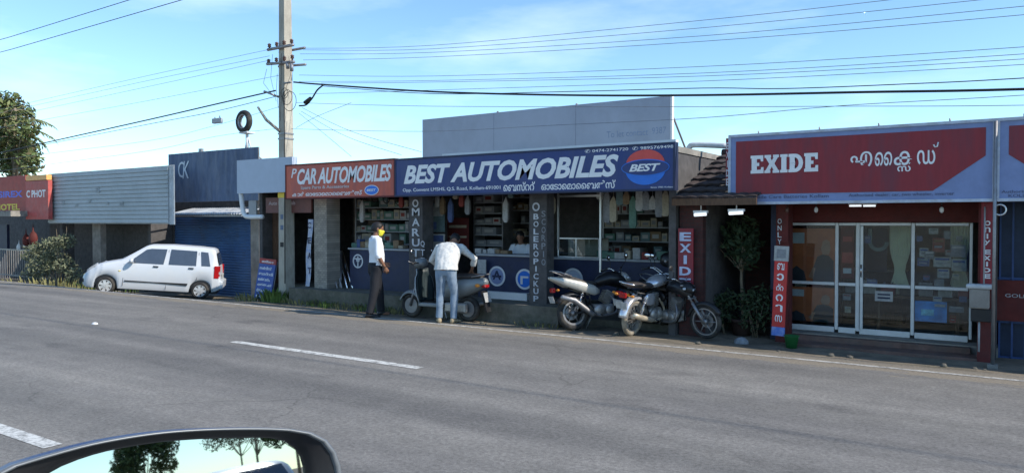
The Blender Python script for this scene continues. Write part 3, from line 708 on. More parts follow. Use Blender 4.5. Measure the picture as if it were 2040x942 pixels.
mb = MB(); mb.box(XA(965, YC-.06), XA(1054, YC-.06), YC-.14, YC-.02, FL+.003, FL+.14); tag(mb.build('white_kerb_block', m_white), 'low white block along the foot of the emblem counter', 'block')
t, x0, x1 = counter('blue_display_counter', 'blue counter behind the silver motorcycle tail, with a pale oval emblem', 1090, 1340, 1.12, 13.1, m_navy, z0=.06)
ring(XA(1142, 13.1), ZA(1142, 556, 13.1), .22, 13.1, t, 3)
mb = MB(); mb.box(XA(1092, 13.0), XA(1215, 13.0), 12.96, 13.08, .07, .2); tag(mb.build('white_kerb_block', m_white), 'low white block at the foot of the counter behind the silver motorcycle', 'block')
# glass showcase on that counter
t = thing('glass_showcase', 'metal framed glass showcase standing on the counter above the motorcycles', 'showcase')
gx0, gx1, gz0, gz1 = XA(1112, 13.12), XA(1193, 13.12), 1.122, ZA(1150, 474, 13.12)
mb = MB()
for x in (gx0, (gx0+gx1)/2-.05, gx1):
    mb.box(x-.012, x+.012, 13.12, 13.145, gz0, gz1)
for z in (gz0+.012, gz1-.01): mb.box(gx0+.013, gx1-.013, 13.121, 13.144, z-.012, z+.012)
mb.build('frame', m_metal, t)
mb = MB(); mb.box(gx0+.013, gx1-.013, 13.131, 13.135, gz0+.03, gz1-.024); mb.build('pane', m_glass, t)
mb = MB(); mb.box(gx0, gx1, 13.16, 13.55, gz0, gz0+.02); mb.box(gx0, gx1, 13.16, 13.55, gz1-.02, gz1); mb.box(gx0, gx1, 13.53, 13.55, gz0+.021, gz1-.021); mb.build('cabinet_shell', M('showcase_inside', (.32, .3, .26), .8), t)
# window frame above it
t = thing('metal_window_frame', 'tall pale metal window frame above the glass showcase', 'window frame')
for px in (1110, 1194): box('upright', m_metal, t, XA(px, 12.5), XA(px, 12.5)+.035, 12.5, 12.53, .9 if px > 1150 else 1.3, 2.56)
box('cross_bar', m_metal, t, XA(1110, 12.5)+.036, XA(1194, 12.5)-.001, 12.5, 12.53, 2.3, 2.34)
# posters, red rack, pillars' lettering
def flat(name, label, px0, px1, py0, py1, Y, m, cat='poster', th=.01, parent=None, marks=None, group=None):
    x0, x1 = XA(px0, Y), XA(px1, Y); xm = (px0+px1)/2; z1, z0 = ZA(xm, py0, Y), ZA(xm, py1, Y)
    if parent is None: t = thing(name, label, cat, group=group)
    else: t = parent
    mb = MB(); mb.box(x0, x1, Y, Y+th, z0, z1); mb.build('sheet', m, t)
    if marks:
        for (u0, u1, v0, v1, mm) in marks:
            mb = MB(); mb.box(x0+(x1-x0)*u0, x0+(x1-x0)*u1, Y-.004, Y-.001, z0+(z1-z0)*v0, z0+(z1-z0)*v1); mb.build('printed_patch', mm, t)
    return t
flat('oil_poster', 'blue and white poster hanging above the grey scooter handlebars', 846, 886, 405, 462, 12.5, CARTON[6], marks=[(.1, .9, .55, .9, CARTON[0]), (.1, .6, .1, .35, CARTON[3])])
flat('blue_price_poster', 'pale poster with blue heading below the hanging oil poster', 850, 886, 466, 535, 12.45, CARTON[0], marks=[(.08, .92, .78, .96, CARTON[3]), (.15, .85, .5, .6, CARTON[6]), (.15, .8, .3, .38, CARTON[6]), (.15, .7, .12, .2, CARTON[5])])
flat('red_rack_panel', 'dull red board hanging behind the bending man', 890, 934, 434, 500, 13.2, m_redwall, 'board', marks=[(.1, .9, .7, .78, CARTON[1]), (.1, .9, .4, .46, CARTON[1])])
flat('white_notice', 'white sheet leaning beside the first emblem counter', 951, 968, 517, 545, 12.15, CARTON[0], 'notice')
mb = MB(); mb.box(XA(818, 11.86), XA(843, 11.86), 11.84, 11.87, FL, 2.8); t = tag(thing('maruti_post_board', 'dark post board with MARUTI lettered down it in white', 'sign'), None); mb.build('panel', m_dark, t)
m_pl = M('post_letter', (.5, .52, .56), .6)
vtext('MARUTI', 821, 836, 412, 534, 11.83, m_pl, t, bold=.02); vtext('QTE', 838, 846, 478, 528, 11.83, m_pl, t, 'small_lettering')
mb = MB(); mb.disc((XA(828, 11.83), 0, ZA(828, 405, 11.83)), .05, .08, 11.824, 11.83); mb.build('emblem_ring', m_pl, t)
t = thing('pickup_post_board', 'dark post board with BOLERO PICKUP and SCORPIO lettered down it', 'sign'); box('panel', m_dark, t, XA(1056, 11.86), XA(1090, 11.86), 11.84, 11.87, .05, 2.85)
vtext('BOLEROPICKUP', 1063, 1073, 424, 602, 11.83, m_pl, t, bold=.02); vtext('SCORPIO', 1079, 1087, 418, 530, 11.83, M('post_letter_dim', (.22, .23, .25), .6), t)
mb = MB(); mb.disc((XA(1068, 11.83), 0, ZA(1068, 412, 11.83)), .05, .08, 11.824, 11.83); mb.build('emblem_ring', m_pl, t)
# leaning bars by the brick wall
r3 = random.Random(4)
for k, (pa, pb, lab) in enumerate([(652, 649, 'silver bar leaning nearest the stone column'), (672, 655, 'silver bar second from the stone column'), (664, 673, 'bright bar with dark ends in the middle of the leaning bars'),
                        (681, 661, 'dull bar crossing behind the middle bars'), (678, 680, 'upright silver bar among the leaning bars'), (692, 676, 'long silver bar leaning left from the counter'), (703, 679, 'rightmost long bar, leaning steeply against the others')]):
    Yb = 12.0+.04*k; p0 = P(pa, 575, Yb); p0.z = FL; p1 = P(pb, 494+6*(k % 3), Yb+.5)
    mb = MB(); w_ = .022 if k % 2 else .03
    d = (p1-p0); mb.tube([p0, p0+d*.5, p1], [(w_, w_*.5)]*3, 6); tag(mb.build('bumper_bar', m_chrome if k in (0, 2, 5, 6) else m_steel), lab, 'bar', 'metal bars leaning by the brick wall')
# white roll banner hanging and leaning at the column
t = thing('vertical_cloth_banner', 'narrow white and blue banner standing left of the stone column', 'banner')
mb = MB(); a = P(619, 437, 11.9); b_ = P(613, 570, 11.9)
mb.loft([[Vector((a.x+(b_.x-a.x)*f-.09, 11.9+.02*math.sin(f*9), a.z+(b_.z-a.z)*f)), Vector((a.x+(b_.x-a.x)*f+.09, 11.88+.02*math.sin(f*9+1), a.z+(b_.z-a.z)*f)), Vector((a.x+(b_.x-a.x)*f+.09, 11.885+.02*math.sin(f*9+1), a.z+(b_.z-a.z)*f)), Vector((a.x+(b_.x-a.x)*f-.09, 11.905+.02*math.sin(f*9), a.z+(b_.z-a.z)*f))] for f in [i/12 for i in range(13)]], smooth=False)
mb.build('cloth', M('banner_white', (.5, .53, .6), .7, dirt=(.1, .2, .5), dscale=9, damt=.8), t)
for k, c in enumerate('CEAT'):
    text_mb(c, (XA(613, 11.86), 11.86, ZA(616, 455+k*30, 11.86)), .11, .14, bold=.02).build('lettering', m_navy, t)
# narrow wooden shop at the left end
t = thing('wood_shopfront', 'narrow brown timber shopfront hidden behind the electricity pole', 'shopfront')
for k in range(6):
    xa = XA(527, 12.3)+k*.16; box('plank', m_wood, t, xa, xa+.15, 12.3, 12.34, .31, 2.1)
box('door_frame', m_wood, t, XA(524, 12.3), XA(612, 12.3), 12.27, 12.36, 2.1, 2.2)
t = thing('brown_signboard', 'small brown signboard with pale lettering just above the timber shopfront', 'sign')
box('panel', M('sign_brown', (.17, .07, .06), .6, dirt=(.1, .08, .08)), t, XA(530, 11.85), XA(620, 11.85), 11.85, 11.9, ZA(575, 424, 11.85), ZA(575, 393, 11.85))
mb = MB(); text_mb('Auto Electricals', (XA(536, 11.85), 11.85, ZA(575, 408, 11.85)), .95, .09, mb=mb, bold=.01); mb.build('lettering', M('letter_pinkish', (.45, .36, .36), .6), t)

# ------------------------------------------------------------------ left: shutter shop, slatted board, red shop
YL = 15.0
b = thing('shutter_shop_building', 'small shop with a closed blue rolling shutter and a faded blue sheet sign', 'building')
lx0, lx1 = XA(338, YL), XA(520, YL)
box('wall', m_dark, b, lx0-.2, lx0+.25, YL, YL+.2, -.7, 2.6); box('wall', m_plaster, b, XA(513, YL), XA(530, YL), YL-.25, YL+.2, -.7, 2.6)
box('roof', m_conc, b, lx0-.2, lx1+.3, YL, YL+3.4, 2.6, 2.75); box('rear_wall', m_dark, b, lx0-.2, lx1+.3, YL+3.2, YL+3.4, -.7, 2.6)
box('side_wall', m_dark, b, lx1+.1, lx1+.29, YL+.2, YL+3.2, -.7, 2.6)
mb = MB(); mb.corr(lx0+.26, XA(513, YL)-.002, -.54, 2.12, YL+.04, .085, .014); mb.build('rolling_shutter', m_shutter, b)
mb = MB(); mb.bbox(lx0+.26, XA(513, YL)-.002, YL-.02, YL+.1, -.6, -.54, .01); mb.build('shutter_bottom_bar', m_steel, b)
box('shutter_box', m_dark, b, lx0+.26, XA(513, YL)-.002, YL+.02, YL+.35, 2.12, 2.6)
YK = 14.2
t = thing('faded_blue_signboard', 'large faded blue sheet sign with two white letters, above the blue shutter', 'sign')
k0, k1 = XA(337, YK), XA(515, YK); kz0, kz1 = ZA(428, 401, YK), ZA(428, 300, YK)
mb = MB(); mb.corr(k0, k1, kz0, kz1, YK, .24, .008, False); mb.build('sheet', m_ckblue, t)
mb = MB(); mb.box(k0, k1, YK+.02, YK+.06, kz1-.05, kz1+.0); mb.box(k0, k1, YK+.02, YK+.06, kz0, kz0+.05); mb.box(k0, k0+.05, YK+.02, YK+.06, kz0+.051, kz1-.051); mb.box(k1-.05, k1, YK+.02, YK+.06, kz0+.051, kz1-.051)
mb.box(k0+1.6, k0+1.75, YK+.02, YK+.1, kz1+.001, kz1+.1); mb.build('frame', m_steel, t)
mb = MB(); text_mb('C', (XA(357, YK), YK-.012, ZA(360, 354, YK)), .32, .5, mb=mb, bold=.0); text_mb('K', (XA(366, YK), YK-.017, ZA(366, 356, YK)), .36, .55, mb=mb, bold=.0, shear=.2); mb.build('lettering', M('letter_worn', (.6, .64, .68), .6), t)
for x_ in (k0+.3, k1-.3):
    mb = MB(); mb.tube([(x_, YK+.06, kz0+.1), (x_, YL+.4, 2.74)], .025, 6); mb.tube([(x_, YK+.08, kz1-.15), (x_, YL+1.2, 2.74)], .022, 6); mb.build('strut', m_steel, t)
t = thing('corrugated_awning', 'grey corrugated sheet awning just over the blue shutter', 'awning')
mb = MB(); ax0, ax1 = XA(333, 14.0), XA(478, 14.0); aza = ZA(405, 427, 14.0); azb = aza+.22
n = 120; rings = []
for i in range(n+1):
    x = ax0+(ax1-ax0)*i/n; o_ = .018*math.sin(2*PI*(x-ax0)/.12)
    rings.append([Vector((x, 14.0, aza+o_)), Vector((x, YL-.01, azb+o_)), Vector((x, YL-.01, azb+.004+o_)), Vector((x, 14.0, aza+.004+o_))])
mb.loft(rings, smooth=False); mb.build('sheet', m_metal if 0 else M('zinc_sheet', (.42, .45, .48), .5, .3, dirt=(.25, .2, .16), damt=.5), t)
mb = MB(); mb.box(ax0, ax1, 14.05, 14.09, aza-.07, aza-.025); mb.box(ax0, ax0+.04, 14.1, YL-.01, aza-.07, aza-.03); mb.box(ax1-.04, ax1, 14.1, YL-.01, aza-.07, aza-.03); mb.build('frame', m_steel, t)
# tyre sign on the roof
t = thing('rooftop_tyre', 'black tyre set upright on a white stand on the roof', 'tyre sign', P(492, 243, YK+.3))
mb = MB(); mb.torus((-.02, -.09, 0), .27, .075, 'y', 36, 10, rb=.085); mb.build('tyre', m_rubber, t)
mb = MB(); mb.disc((-.02, -.09, 0), .2, .215, -.07, .07, 'y', 36); mb.build('inner_band', m_steel, t)
mb = MB(); mb.tube([(0, 0, -.9), (0, 0, -.3)], .045, 8); mb.obox((0, 0, -.33), (.38, .3, .05), None, .01); mb.tube([(-.12, 0, -.9), (0, 0, -.5)], .02, 6); mb.tube([(.14, .05, -.9), (.02, 0, -.36)], .022, 6); mb.build('stand', m_white, t)

YW = 13.4
b = thing('slatted_board_shop', 'open dark shop under a wide pale slatted board', 'building')
wx0, wx1 = XA(97, YW), XA(336, YW)
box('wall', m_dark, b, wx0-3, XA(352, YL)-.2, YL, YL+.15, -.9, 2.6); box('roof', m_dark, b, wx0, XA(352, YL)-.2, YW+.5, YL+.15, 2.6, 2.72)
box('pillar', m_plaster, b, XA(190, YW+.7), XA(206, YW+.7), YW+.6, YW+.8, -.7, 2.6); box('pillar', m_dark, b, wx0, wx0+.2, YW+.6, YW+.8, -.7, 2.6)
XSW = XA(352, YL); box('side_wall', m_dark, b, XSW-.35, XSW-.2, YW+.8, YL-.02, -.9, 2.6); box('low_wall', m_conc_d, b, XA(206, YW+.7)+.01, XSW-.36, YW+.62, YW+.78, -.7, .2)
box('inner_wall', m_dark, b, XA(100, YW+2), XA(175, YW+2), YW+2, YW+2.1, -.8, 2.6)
t = thing('slatted_board', 'wide pale grey slatted board with faint worn lettering, above the white hatchback', 'sign')
m_slat = M('slat_grey', (.40, .43, .44), .6, var=.06, dirt=(.30, .33, .33), dscale=1, damt=.6)
mb = MB(); nz_ = 13; zb0, zb1 = 1.78, 3.52
for i in range(nz_):
    za = zb0+(zb1-zb0)*i/nz_; h = (zb1-zb0)/nz_
    mb.prism([(YW, za+.004), (YW-.022, za+.012), (YW-.004, za+h-.004), (YW+.02, za+h-.004), (YW+.02, za+.004)], wx0, wx1, 'yz')
mb.build('slats', m_slat, t)
mb = MB(); mb.box(wx0-.01, wx1+.01, YW+.022, YW+.05, zb0-.02, zb1+.03); mb.build('back_sheet', m_slat, t)
mb = MB(); mb.corr(wx1+.02, wx1+.3, zb0-.04, zb1+.04, YW+.02, .09, .012, False); mb.build('corrugated_end', M('zinc_sheet'), t)
rg = random.Random(9)
for (px, py, s_) in ((190, 385, 1), (238, 410, .8), (150, 412, .6), (122, 408, .8), (175, 405, .7), (212, 408, .5)):
    mb = MB(); p = P(px, py, YW-.03); 
    text_mb(rg.choice(['a', 'w', 'm', 'S']), p, .28*s_, .2*s_, mb=mb, bold=.03, ext=.002); mb.build('worn_letter', M('worn_letter', (.34, .37, .38), .7), t)
# red shop at the far left
YR = 13.3
b = thing('red_fascia_shop', 'shop at the left edge with a red fascia board and dark interior', 'building')
rx0, rx1 = XA(-60, YR), XA(96, YR)
box('wall', m_dark, b, rx0-12, rx1+.5, YR+3.5, YR+3.7, -.9, 3.1); box('roof', M('dark_roof', (.07, .065, .06), .9), b, rx0-.2, rx1-1.0, YR+.3, YR+3.8, 3.35, 3.5)
box('pillar', m_dark, b, rx1-.2, rx1-.02, YR+.5, YR+.7, -.7, 3.1); box('grille_wall', m_navy, b, rx0, XA(14, YR+1), YR+1, YR+1.1, -.7, 1.7)
box('concrete_canopy', m_conc, b, rx0, XA(28, YR-.6), YR-.7, YR+.2, ZA(20, 431, YR-.7), ZA(20, 421, YR-.7)+.02)
t = thing('red_shop_fascia', 'red fascia board with blue and yellow lettering at the left edge', 'sign')
m_redfas = M('fascia_red', (.36, .05, .04), .6, dirt=(.25, .08, .07))
box('panel', m_redfas, t, XA(-60, YR-.1), XA(52, YR-.1), YR-.1, YR, ZA(20, 428, YR), ZA(20, 352, YR))
box('panel', M('fascia_pink', (.45, .08, .07), .6, dirt=(.4, .2, .17)), t, XA(52, YR-.14)+.004, XA(97, YR-.14), YR-.14, YR, ZA(75, 437, YR), ZA(75, 361, YR)); 
box('orange_cap', M('cap_orange', (.8, .4, .12), .5), t, XA(53, YR-.16), XA(94, YR-.16), YR-.16, YR+.02, ZA(75, 360, YR), ZA(75, 350, YR))
mb = MB(); text_mb('ASIREX', (XA(-14, YR-.1), YR-.1, ZA(20, 394, YR)), XA(46, YR-.1)-XA(-14, YR-.1), .25, mb=mb, bold=.03); mb.build('blue_lettering', M('letter_blue', (.08, .12, .6), .5), t)
mb = MB(); text_mb('C PHOT', (XA(54, YR-.14), YR-.14, ZA(70, 394, YR)), XA(92, YR-.14)-XA(54, YR-.14), .27, mb=mb, bold=.03); mb.build('white_lettering', m_letter, t)
mb = MB(); text_mb('HOTEL', (XA(-8, YR-.1), YR-.1, ZA(20, 419, YR)), XA(40, YR-.1)-XA(-8, YR-.1), .24, mb=mb, bold=.03); mb.build('yellow_lettering', m_yellow, t)
for k, (px, py, s_, m_, lab) in enumerate([(66, 475, .36, m_redwall, 'round red bundle hanging in the far left shop'), (52, 478, .3, m_redwall, 'dark red bundle beside the hanging red bundle'), (38, 493, .2, m_white, 'small white bag hanging in the far left shop'), (50, 487, .16, m_white, 'second small white bag by the red bundles')]):
    p = P(px, py, YR+.9); mb = MB(); mb.loft([[p+Vector((math.cos(a)*r_*s_*(1+.15*math.sin(3*a+k)), math.sin(a)*r_*s_*.7, z*s_)) for a in [2*PI*i/12 for i in range(12)]] for z, r_ in ((-.8, .2), (-.6, .5), (0, .6), (.5, .45), (.8, .12), (1.6, .02))])
    tag(mb.build('hanging_bundle', m_), lab, 'bag')
t = thing('metal_gate', 'dull metal bar gate standing behind the dusty bush', 'gate'); x0 = XA(0, YR+.4); x1 = XA(96, YR+.4)
mb = MB()
for i in range(22): x = x0+(x1-x0)*i/21; mb.box(x-.012, x+.012, YR+.4, YR+.424, -.5, .75)
mb.build('bars', m_steel, t); box('rail', m_steel, t, x0, x1, YR+.37, YR+.399, .7, .75); box('rail', m_steel, t, x0, x1, YR+.37, YR+.399, -.3, -.25)

# standing board on the verge
YB = 11.75
t = thing('standing_blue_board', 'blue board of white writing under a red heading, leaning by the shutter', 'sign', (XA(522, YB), YB, gz(XA(522, YB), YB)))
t.rotation_euler = (R(-8), R(4), R(6))
hw, hh = .27, 1.0
box('panel', M('board_blue', (.03, .08, .32), .55, dirt=(.1, .13, .25)), t, -hw, hw, -.02, .02, .05, hh*.9); box('heading_panel', m_redfas, t, -hw, hw, -.022, .02, hh*.9+.002, hh*1.03)
for k, s_ in enumerate(['സർവീസ്', 'ബാറ്ററി', 'ഓയിൽ മാറ്റം', 'എഞ്ചിൻ പണി', 'വീൽ അലൈൻ', 'ടയർ']):
    mb = MB(); text_mb(s_, (-hw*.85, -.02, hh*.76-.135*k), hw*1.7*(1 if k % 2 else .85), .075, mb=mb, bold=.02); mb.build('lettering', m_letter, t)
mb = MB(); text_mb('ഓട്ടോ', (-hw*.7, -.022, hh*.93), hw*1.4, .06, mb=mb, bold=.02); mb.build('heading_lettering', m_letter, t)
mb = MB(); mb.tube([(-hw, .03, 0), (-hw, .03, hh)], .014, 6); mb.tube([(hw, .03, 0), (hw, .03, hh)], .014, 6); mb.tube([(0, .03, hh*.9), (0, .4, 0)], .014, 6); mb.build('stand_frame', m_steel, t)

# ------------------------------------------------------------------ tiled house in the gap
b = thing('tiled_house', 'old red-walled house with a brown tiled roof in the gap between the shops', 'house')
hx0, hx1 = XR+.03, XA(1536, 12.6)
m_tile = M('roof_tile', (.05, .035, .033), .9, var=.4, scale=6, bump=.4, dirt=(.05, .045, .04), dscale=3, damt=.8)
m_oldred = mat_brick('old_red_brick', (.085, .025, .022), (.06, .02, .018), (.04, .03, .03), 4)
box('wall', m_oldred, b, hx0, XA(1400, 12.1), 12.1, 12.25, -.3, 2.3); box('wall', m_oldred, b, XA(1400, 12.1)-.2, hx1+.8, 14.2, 14.35, -.3, 3.0)
box('side_wall', m_dark, b, XA(1400, 12.1)-.15, XA(1400, 12.1), 12.251, 14.199, -.3, 2.3)
box('door', m_dark, b, XA(1455, 14.35), XA(1490, 14.35), 14.14, 14.195, -.1, 1.9); box('window_panel', m_grey, b, XA(1418, 14.35), XA(1437, 14.35), 14.13, 14.19, .4, 1.8)
mb = MB(); rows = 8; y0, y1, z0, z1 = 11.75, 14.3, 2.2, 3.12
for r_ in range(rows):
    a = r_/rows; c = (r_+1)/rows; ya, yb = y0+(y1-y0)*a, y0+(y1-y0)*c+.04; za, zb = z0+(z1-z0)*a+.035, z0+(z1-z0)*c
    rings = []
    nn = int((hx1-hx0)/.045)
    for i in range(nn+1):
        x = hx0+(hx1-hx0)*i/nn; o_ = .018*abs(math.sin(PI*(x-hx0)/.2+r_*.5))
        rings.append([Vector((x, ya, za+o_)), Vector((x, yb, zb+o_)), Vector((x, yb, zb+o_-.02)), Vector((x, ya, za+o_-.03))])
    mb.loft(rings, smooth=False)
mb.build('roof', m_tile, b)
box('eave_board', m_wood, b, hx0, hx1, 11.75, 11.78, 2.1, 2.21)
mb = MB(); mb.tube([(hx0, 14.32, 3.14), (hx1, 14.32, 3.14)], .09, 8); mb.build('ridge', m_tile, b)
for px, py, w_ in ((1395, 428, .2), (1466, 425, .22)):
    p = P(px, py, 11.9); t = thing('tube_lamp', 'small white lamp under the eave %s' % ('beside the red EXIDE banner' if px < 1400 else 'over the potted tree'), 'lamp', p)
    mb = MB(); mb.tube([(-w_/2, 0, 0), (w_/2, 0, .012)], .028, 8); mb.build('tube', m_emit, t); mb = MB(); mb.box(-w_/2-.02, w_/2+.02, .0, .05, .03, .07); mb.tube([(0, .03, .06), (0, .03, .3)], .01, 5); mb.build('fitting', m_white, t)
t = thing('bent_white_pipe', 'bent pale pipe lying along the top of the tiled roof', 'pipe')
mb = MB(); mb.tube(smooth_through([P(1371, 303, 13.2), P(1374, 293, 13.2), P(1386, 289, 13.2), P(1448, 291, 13.2)]), .05, 10); mb.build('pipe', M('pvc_grey', (.5, .52, .54), .5), t)
# red EXIDE banner
t = thing('exide_banner', 'red vertical banner with EXIDE in big letters, behind the motorcycles', 'banner')
box('panel', m_red, t, XA(1351, 12.0), XA(1381, 12.0), 12.0, 12.03, ZA(1366, 590, 12.0), ZA(1366, 455, 12.0))
vtext('EXIDE', 1354, 1377, 460, 574, 11.995, M('letter_lilac', (.45, .5, .66), .5), t, bold=.035)

# ------------------------------------------------------------------ the battery shop on the right
YE, YG = 12.0, 13.2
ex0, ex1 = XA(1453, YE), XA(1979, YE)
EZ0, EZ1 = 2.13, 3.2
b = thing('battery_shop_building', 'red-walled shop with an aluminium glass front under the EXIDE sign', 'building')
bL, bR = XA(1534, 12.8), XA(1950, 12.8)
box('roof_slab', m_conc, b, ex0+.1, ex1+.0, 12.2, 17, 3.02, 3.14)
box('soffit', m_dark, b, ex0+.05, ex1, 12.2, YG+.1, 2.22, 2.28); 
box('wall', m_navy, b, bL, XA(1570, YG), YG-.35, YG+.1, -.2, 2.22); box('red_wall', m_redwall, b, XA(1570, YG)+.001, bR, YG-.02, YG+.1, 1.83, 2.22)
box('side_wall', m_redwall, b, bL, bL+.15, YG+.101, 16.8, -.2, 3.02); box('side_wall', m_redwall, b, bR+.1, bR+.25, YG+.101, 16.8, -.2, 3.02)
box('back_wall', M('inner_wall_grey', (.2, .18, .17), .7), b, bL+.151, bR+.099, 16.0, 16.15, -.1, 3.02)
box('floor_slab', m_conc, b, bL, bR+.25, YG-.3, 16.8, -.3, .02)
box('ceiling', m_plaster, b, bL+.151, bR+.099, YG+.11, 16, 2.5, 2.55)
m_step = M('worn_red_step', (.17, .1, .08), .9, var=.3, dirt=(.1, .09, .08), dscale=4, damt=.8)
box('step', m_step, b, XA(1575, 12.7), XA(1935, 12.7), 12.75, YG-.301, -.3, -.0); box('step', m_step, b, XA(1572, 12.4), XA(1950, 12.4), 12.35, 12.749, -.35, -.08)
box('pillar', m_redwall, b, XA(1546, 12.6), XA(1572, 12.6), 12.6, 12.84, -.2, 2.22); box('pillar', m_redwall, b, XA(1949, 12.35), XA(1976, 12.35), 12.35, 12.65, -.2, 2.22)
# shop window
t = thing('glass_shopfront', 'aluminium framed glass front with a door, under the EXIDE sign', 'shopfront')
g0, g1 = XA(1573, YG), XA(1933, YG); zt = 1.82; zb = .07; zm = .82
def bar(nm, a, c, z0, z1, y=YG, th=.05, par=None): return box(nm, m_alu, par or t, a, c, y, y+th, z0, z1, b=.006)
m_alu = M('window_aluminium', (.68, .69, .69), .45, .2, var=.07, dirt=(.35, .33, .3), damt=.3)
xm = [XA(1573, YG), XA(1667, YG), XA(1709, YG), XA(1819, YG), XA(1935, YG)]
for i, x in enumerate(xm):
    w_ = [.035, .05, .06, .05, .04][i]; bar('mullion', x-w_/2, x+w_/2, zb, zt)
for a, c in zip(xm, xm[1:]):
    bar('rail', a+.031, c-.031, zt-.045, zt); bar('rail', a+.031, c-.031, zm-.025, zm+.025); bar('bottom_rail', a+.031, c-.031, zb-.045, zb+.045)
    box('pane', m_glass, t, a+.03, c-.03, YG+.02, YG+.026, zm+.026, zt-.046); box('pane', m_glass, t, a+.03, c-.03, YG+.02, YG+.026, zb+.046, zm-.026)
bar('door_stile', xm[2]+.04, xm[2]+.085, zb+.05, zt-.05, YG-.03, .028); 
mb = MB(); mb.tube([(xm[2]+.062, YG-.07, .95), (xm[2]+.062, YG-.07, 1.15)], .012, 6); mb.tube([(xm[2]+.062, YG-.07, .97), (xm[2]+.062, YG-.03, .97)], .009, 5); mb.tube([(xm[2]+.062, YG-.07, 1.13), (xm[2]+.062, YG-.03, 1.13)], .009, 5); mb.build('handle', m_chrome, t)
# posters behind / on the glass
YP = YG+.035
m_posO = M('poster_orange', (.5, .14, .05), .5, dirt=(.28, .08, .05), dscale=2); m_posG = M('poster_grey', (.3, .3, .32), .5)
def poster(label, px0, px1, py0, py1, m, marks, Y=YP, cat='poster', nm='poster', group=None): return flat(nm, label, px0, px1, py0, py1, Y, m, cat, .004, marks=marks, group=group)
S0, S1, S2 = M('skin_print', (.4, .22, .15), .6), M('suit_print', (.03, .035, .05), .6), M('pale_print', (.5, .5, .52), .6)
def man_poster(label, px0, px1, py0, py1):
    t = poster(label, px0, px1, py0, py1, m_posO, [(.03, .3, .72, .92, S2)])
    x0, x1 = XA(px0, YP), XA(px1, YP); xm_ = (px0+px1)/2; z1, z0 = ZA(xm_, py0, YP), ZA(xm_, py1, YP); W, H = x1-x0, z1-z0
    def q(pts, mm, nm, o):
        mb = MB(); mb.prism([(x0+W*u, z0+H*v) for u, v in pts], YP-.004-o, YP-.001-o); mb.build(nm, mm, t)
    q([(.5, .0), (.52, .3), (.6, .48), (.72, .52), (.86, .5), (.97, .4), (.98, 0)], S1, 'printed_jacket', 0)
    q([(.72, .52), (.68, .62), (.72, .76), (.8, .8), (.88, .76), (.9, .62), (.86, .52)], S0, 'printed_face', .001)
    q([(.4, .1), (.5, .28), (.56, .26), (.5, .06)], S0, 'printed_hand', .002)
    q([(.0, .0), (.0, .22), (.12, .3), (.3, .2), (.36, 0)], S1, 'printed_battery', .001)
man_poster('upper orange poster of a man in a dark jacket, left window pane', 1577, 1664, 455, 562)
man_poster('lower orange poster of a man in a dark jacket, left window pane', 1577, 1664, 572, 640)
poster('narrow red poster strip between the left pane and the door', 1675, 1702, 450, 555, m_redwall, [(.1, .9, .3, .5, m_redfas), (.2, .8, .1, .2, S2), (.15, .85, .7, .8, m_redfas)])
poster('white OPEN notice taped to the lower door glass', 1744, 1780, 580, 600, CARTON[0], [(.15, .85, .6, .75, m_navy), (.15, .85, .25, .42, m_navy)], Y=YG+.012, nm='notice', cat='notice')
poster('bright blue landscape poster in the lower right pane', 1824, 1888, 600, 641, M('poster_blue', (.04, .28, .7), .5, var=.5, scale=4), [(.62, .95, .75, .88, CARTON[0]), (.2, .6, .3, .6, M('poster_cyan', (.2, .55, .8), .5, var=.5, scale=9))])
r5 = random.Random(31)
for k, (px0, px1, py0, py1, c, lab) in enumerate([(1832, 1850, 494, 512, 0, 'small pale leaflet high on the left of the right pane'), (1828, 1852, 514, 530, 3, 'blue headed leaflet at the left edge of the right pane'), (1858, 1882, 474, 502, 4, 'red leaflet at the top of the right pane'), (1860, 1895, 512, 532, 0, 'wide white leaflet in the middle of the right pane'),
        (1868, 1892, 535, 554, 0, 'white leaflet low in the right pane, with a blue line'), (1896, 1926, 516, 540, 0, 'white leaflet beside the curtain of the right pane'), (1842, 1862, 500, 516, 5, 'grey leaflet overlapping the pale one'), (1894, 1924, 488, 512, 5, 'pale sheet over the curtain in the right pane'),
        (1892, 1922, 610, 622, 5, 'grey card in the lower right pane, right of the blue poster'), (1894, 1906, 628, 642, 4, 'small pink card in the lower right pane')]):
    poster(lab, px0, px1, py0, py1, CARTON[c], [(.1, .9, .7, .88, CARTON[(c+3) % 8]), (.15, .8, .3, .45, CARTON[5])], Y=YG+.03-.0006*k+.0, nm='leaflet', cat='leaflet', group='leaflets on the right-hand glass')
for k in range(16):
    px0 = [1826, 1850, 1880, 1905, 1862, 1840, 1898, 1884, 1860, 1912, 1722, 1728, 1590, 1610, 1680, 1684][k]; py0 = [470, 455, 460, 470, 556, 548, 545, 498, 590, 590, 470, 556, 462, 470, 585, 610][k]
    if k in (12, 13): continue
    poster('small sheet stuck to the glass front, of many', px0, px0+r5.uniform(12, 22), py0, py0+r5.uniform(10, 18), CARTON[r5.choice((0, 5, 1, 3, 4, 0))], [(.1, .9, .65, .85, CARTON[r5.choice((3, 4, 5))])], Y=YG+.031+.0009*k, nm='leaflet', cat='leaflet', group='small sheets scattered over the glass front')
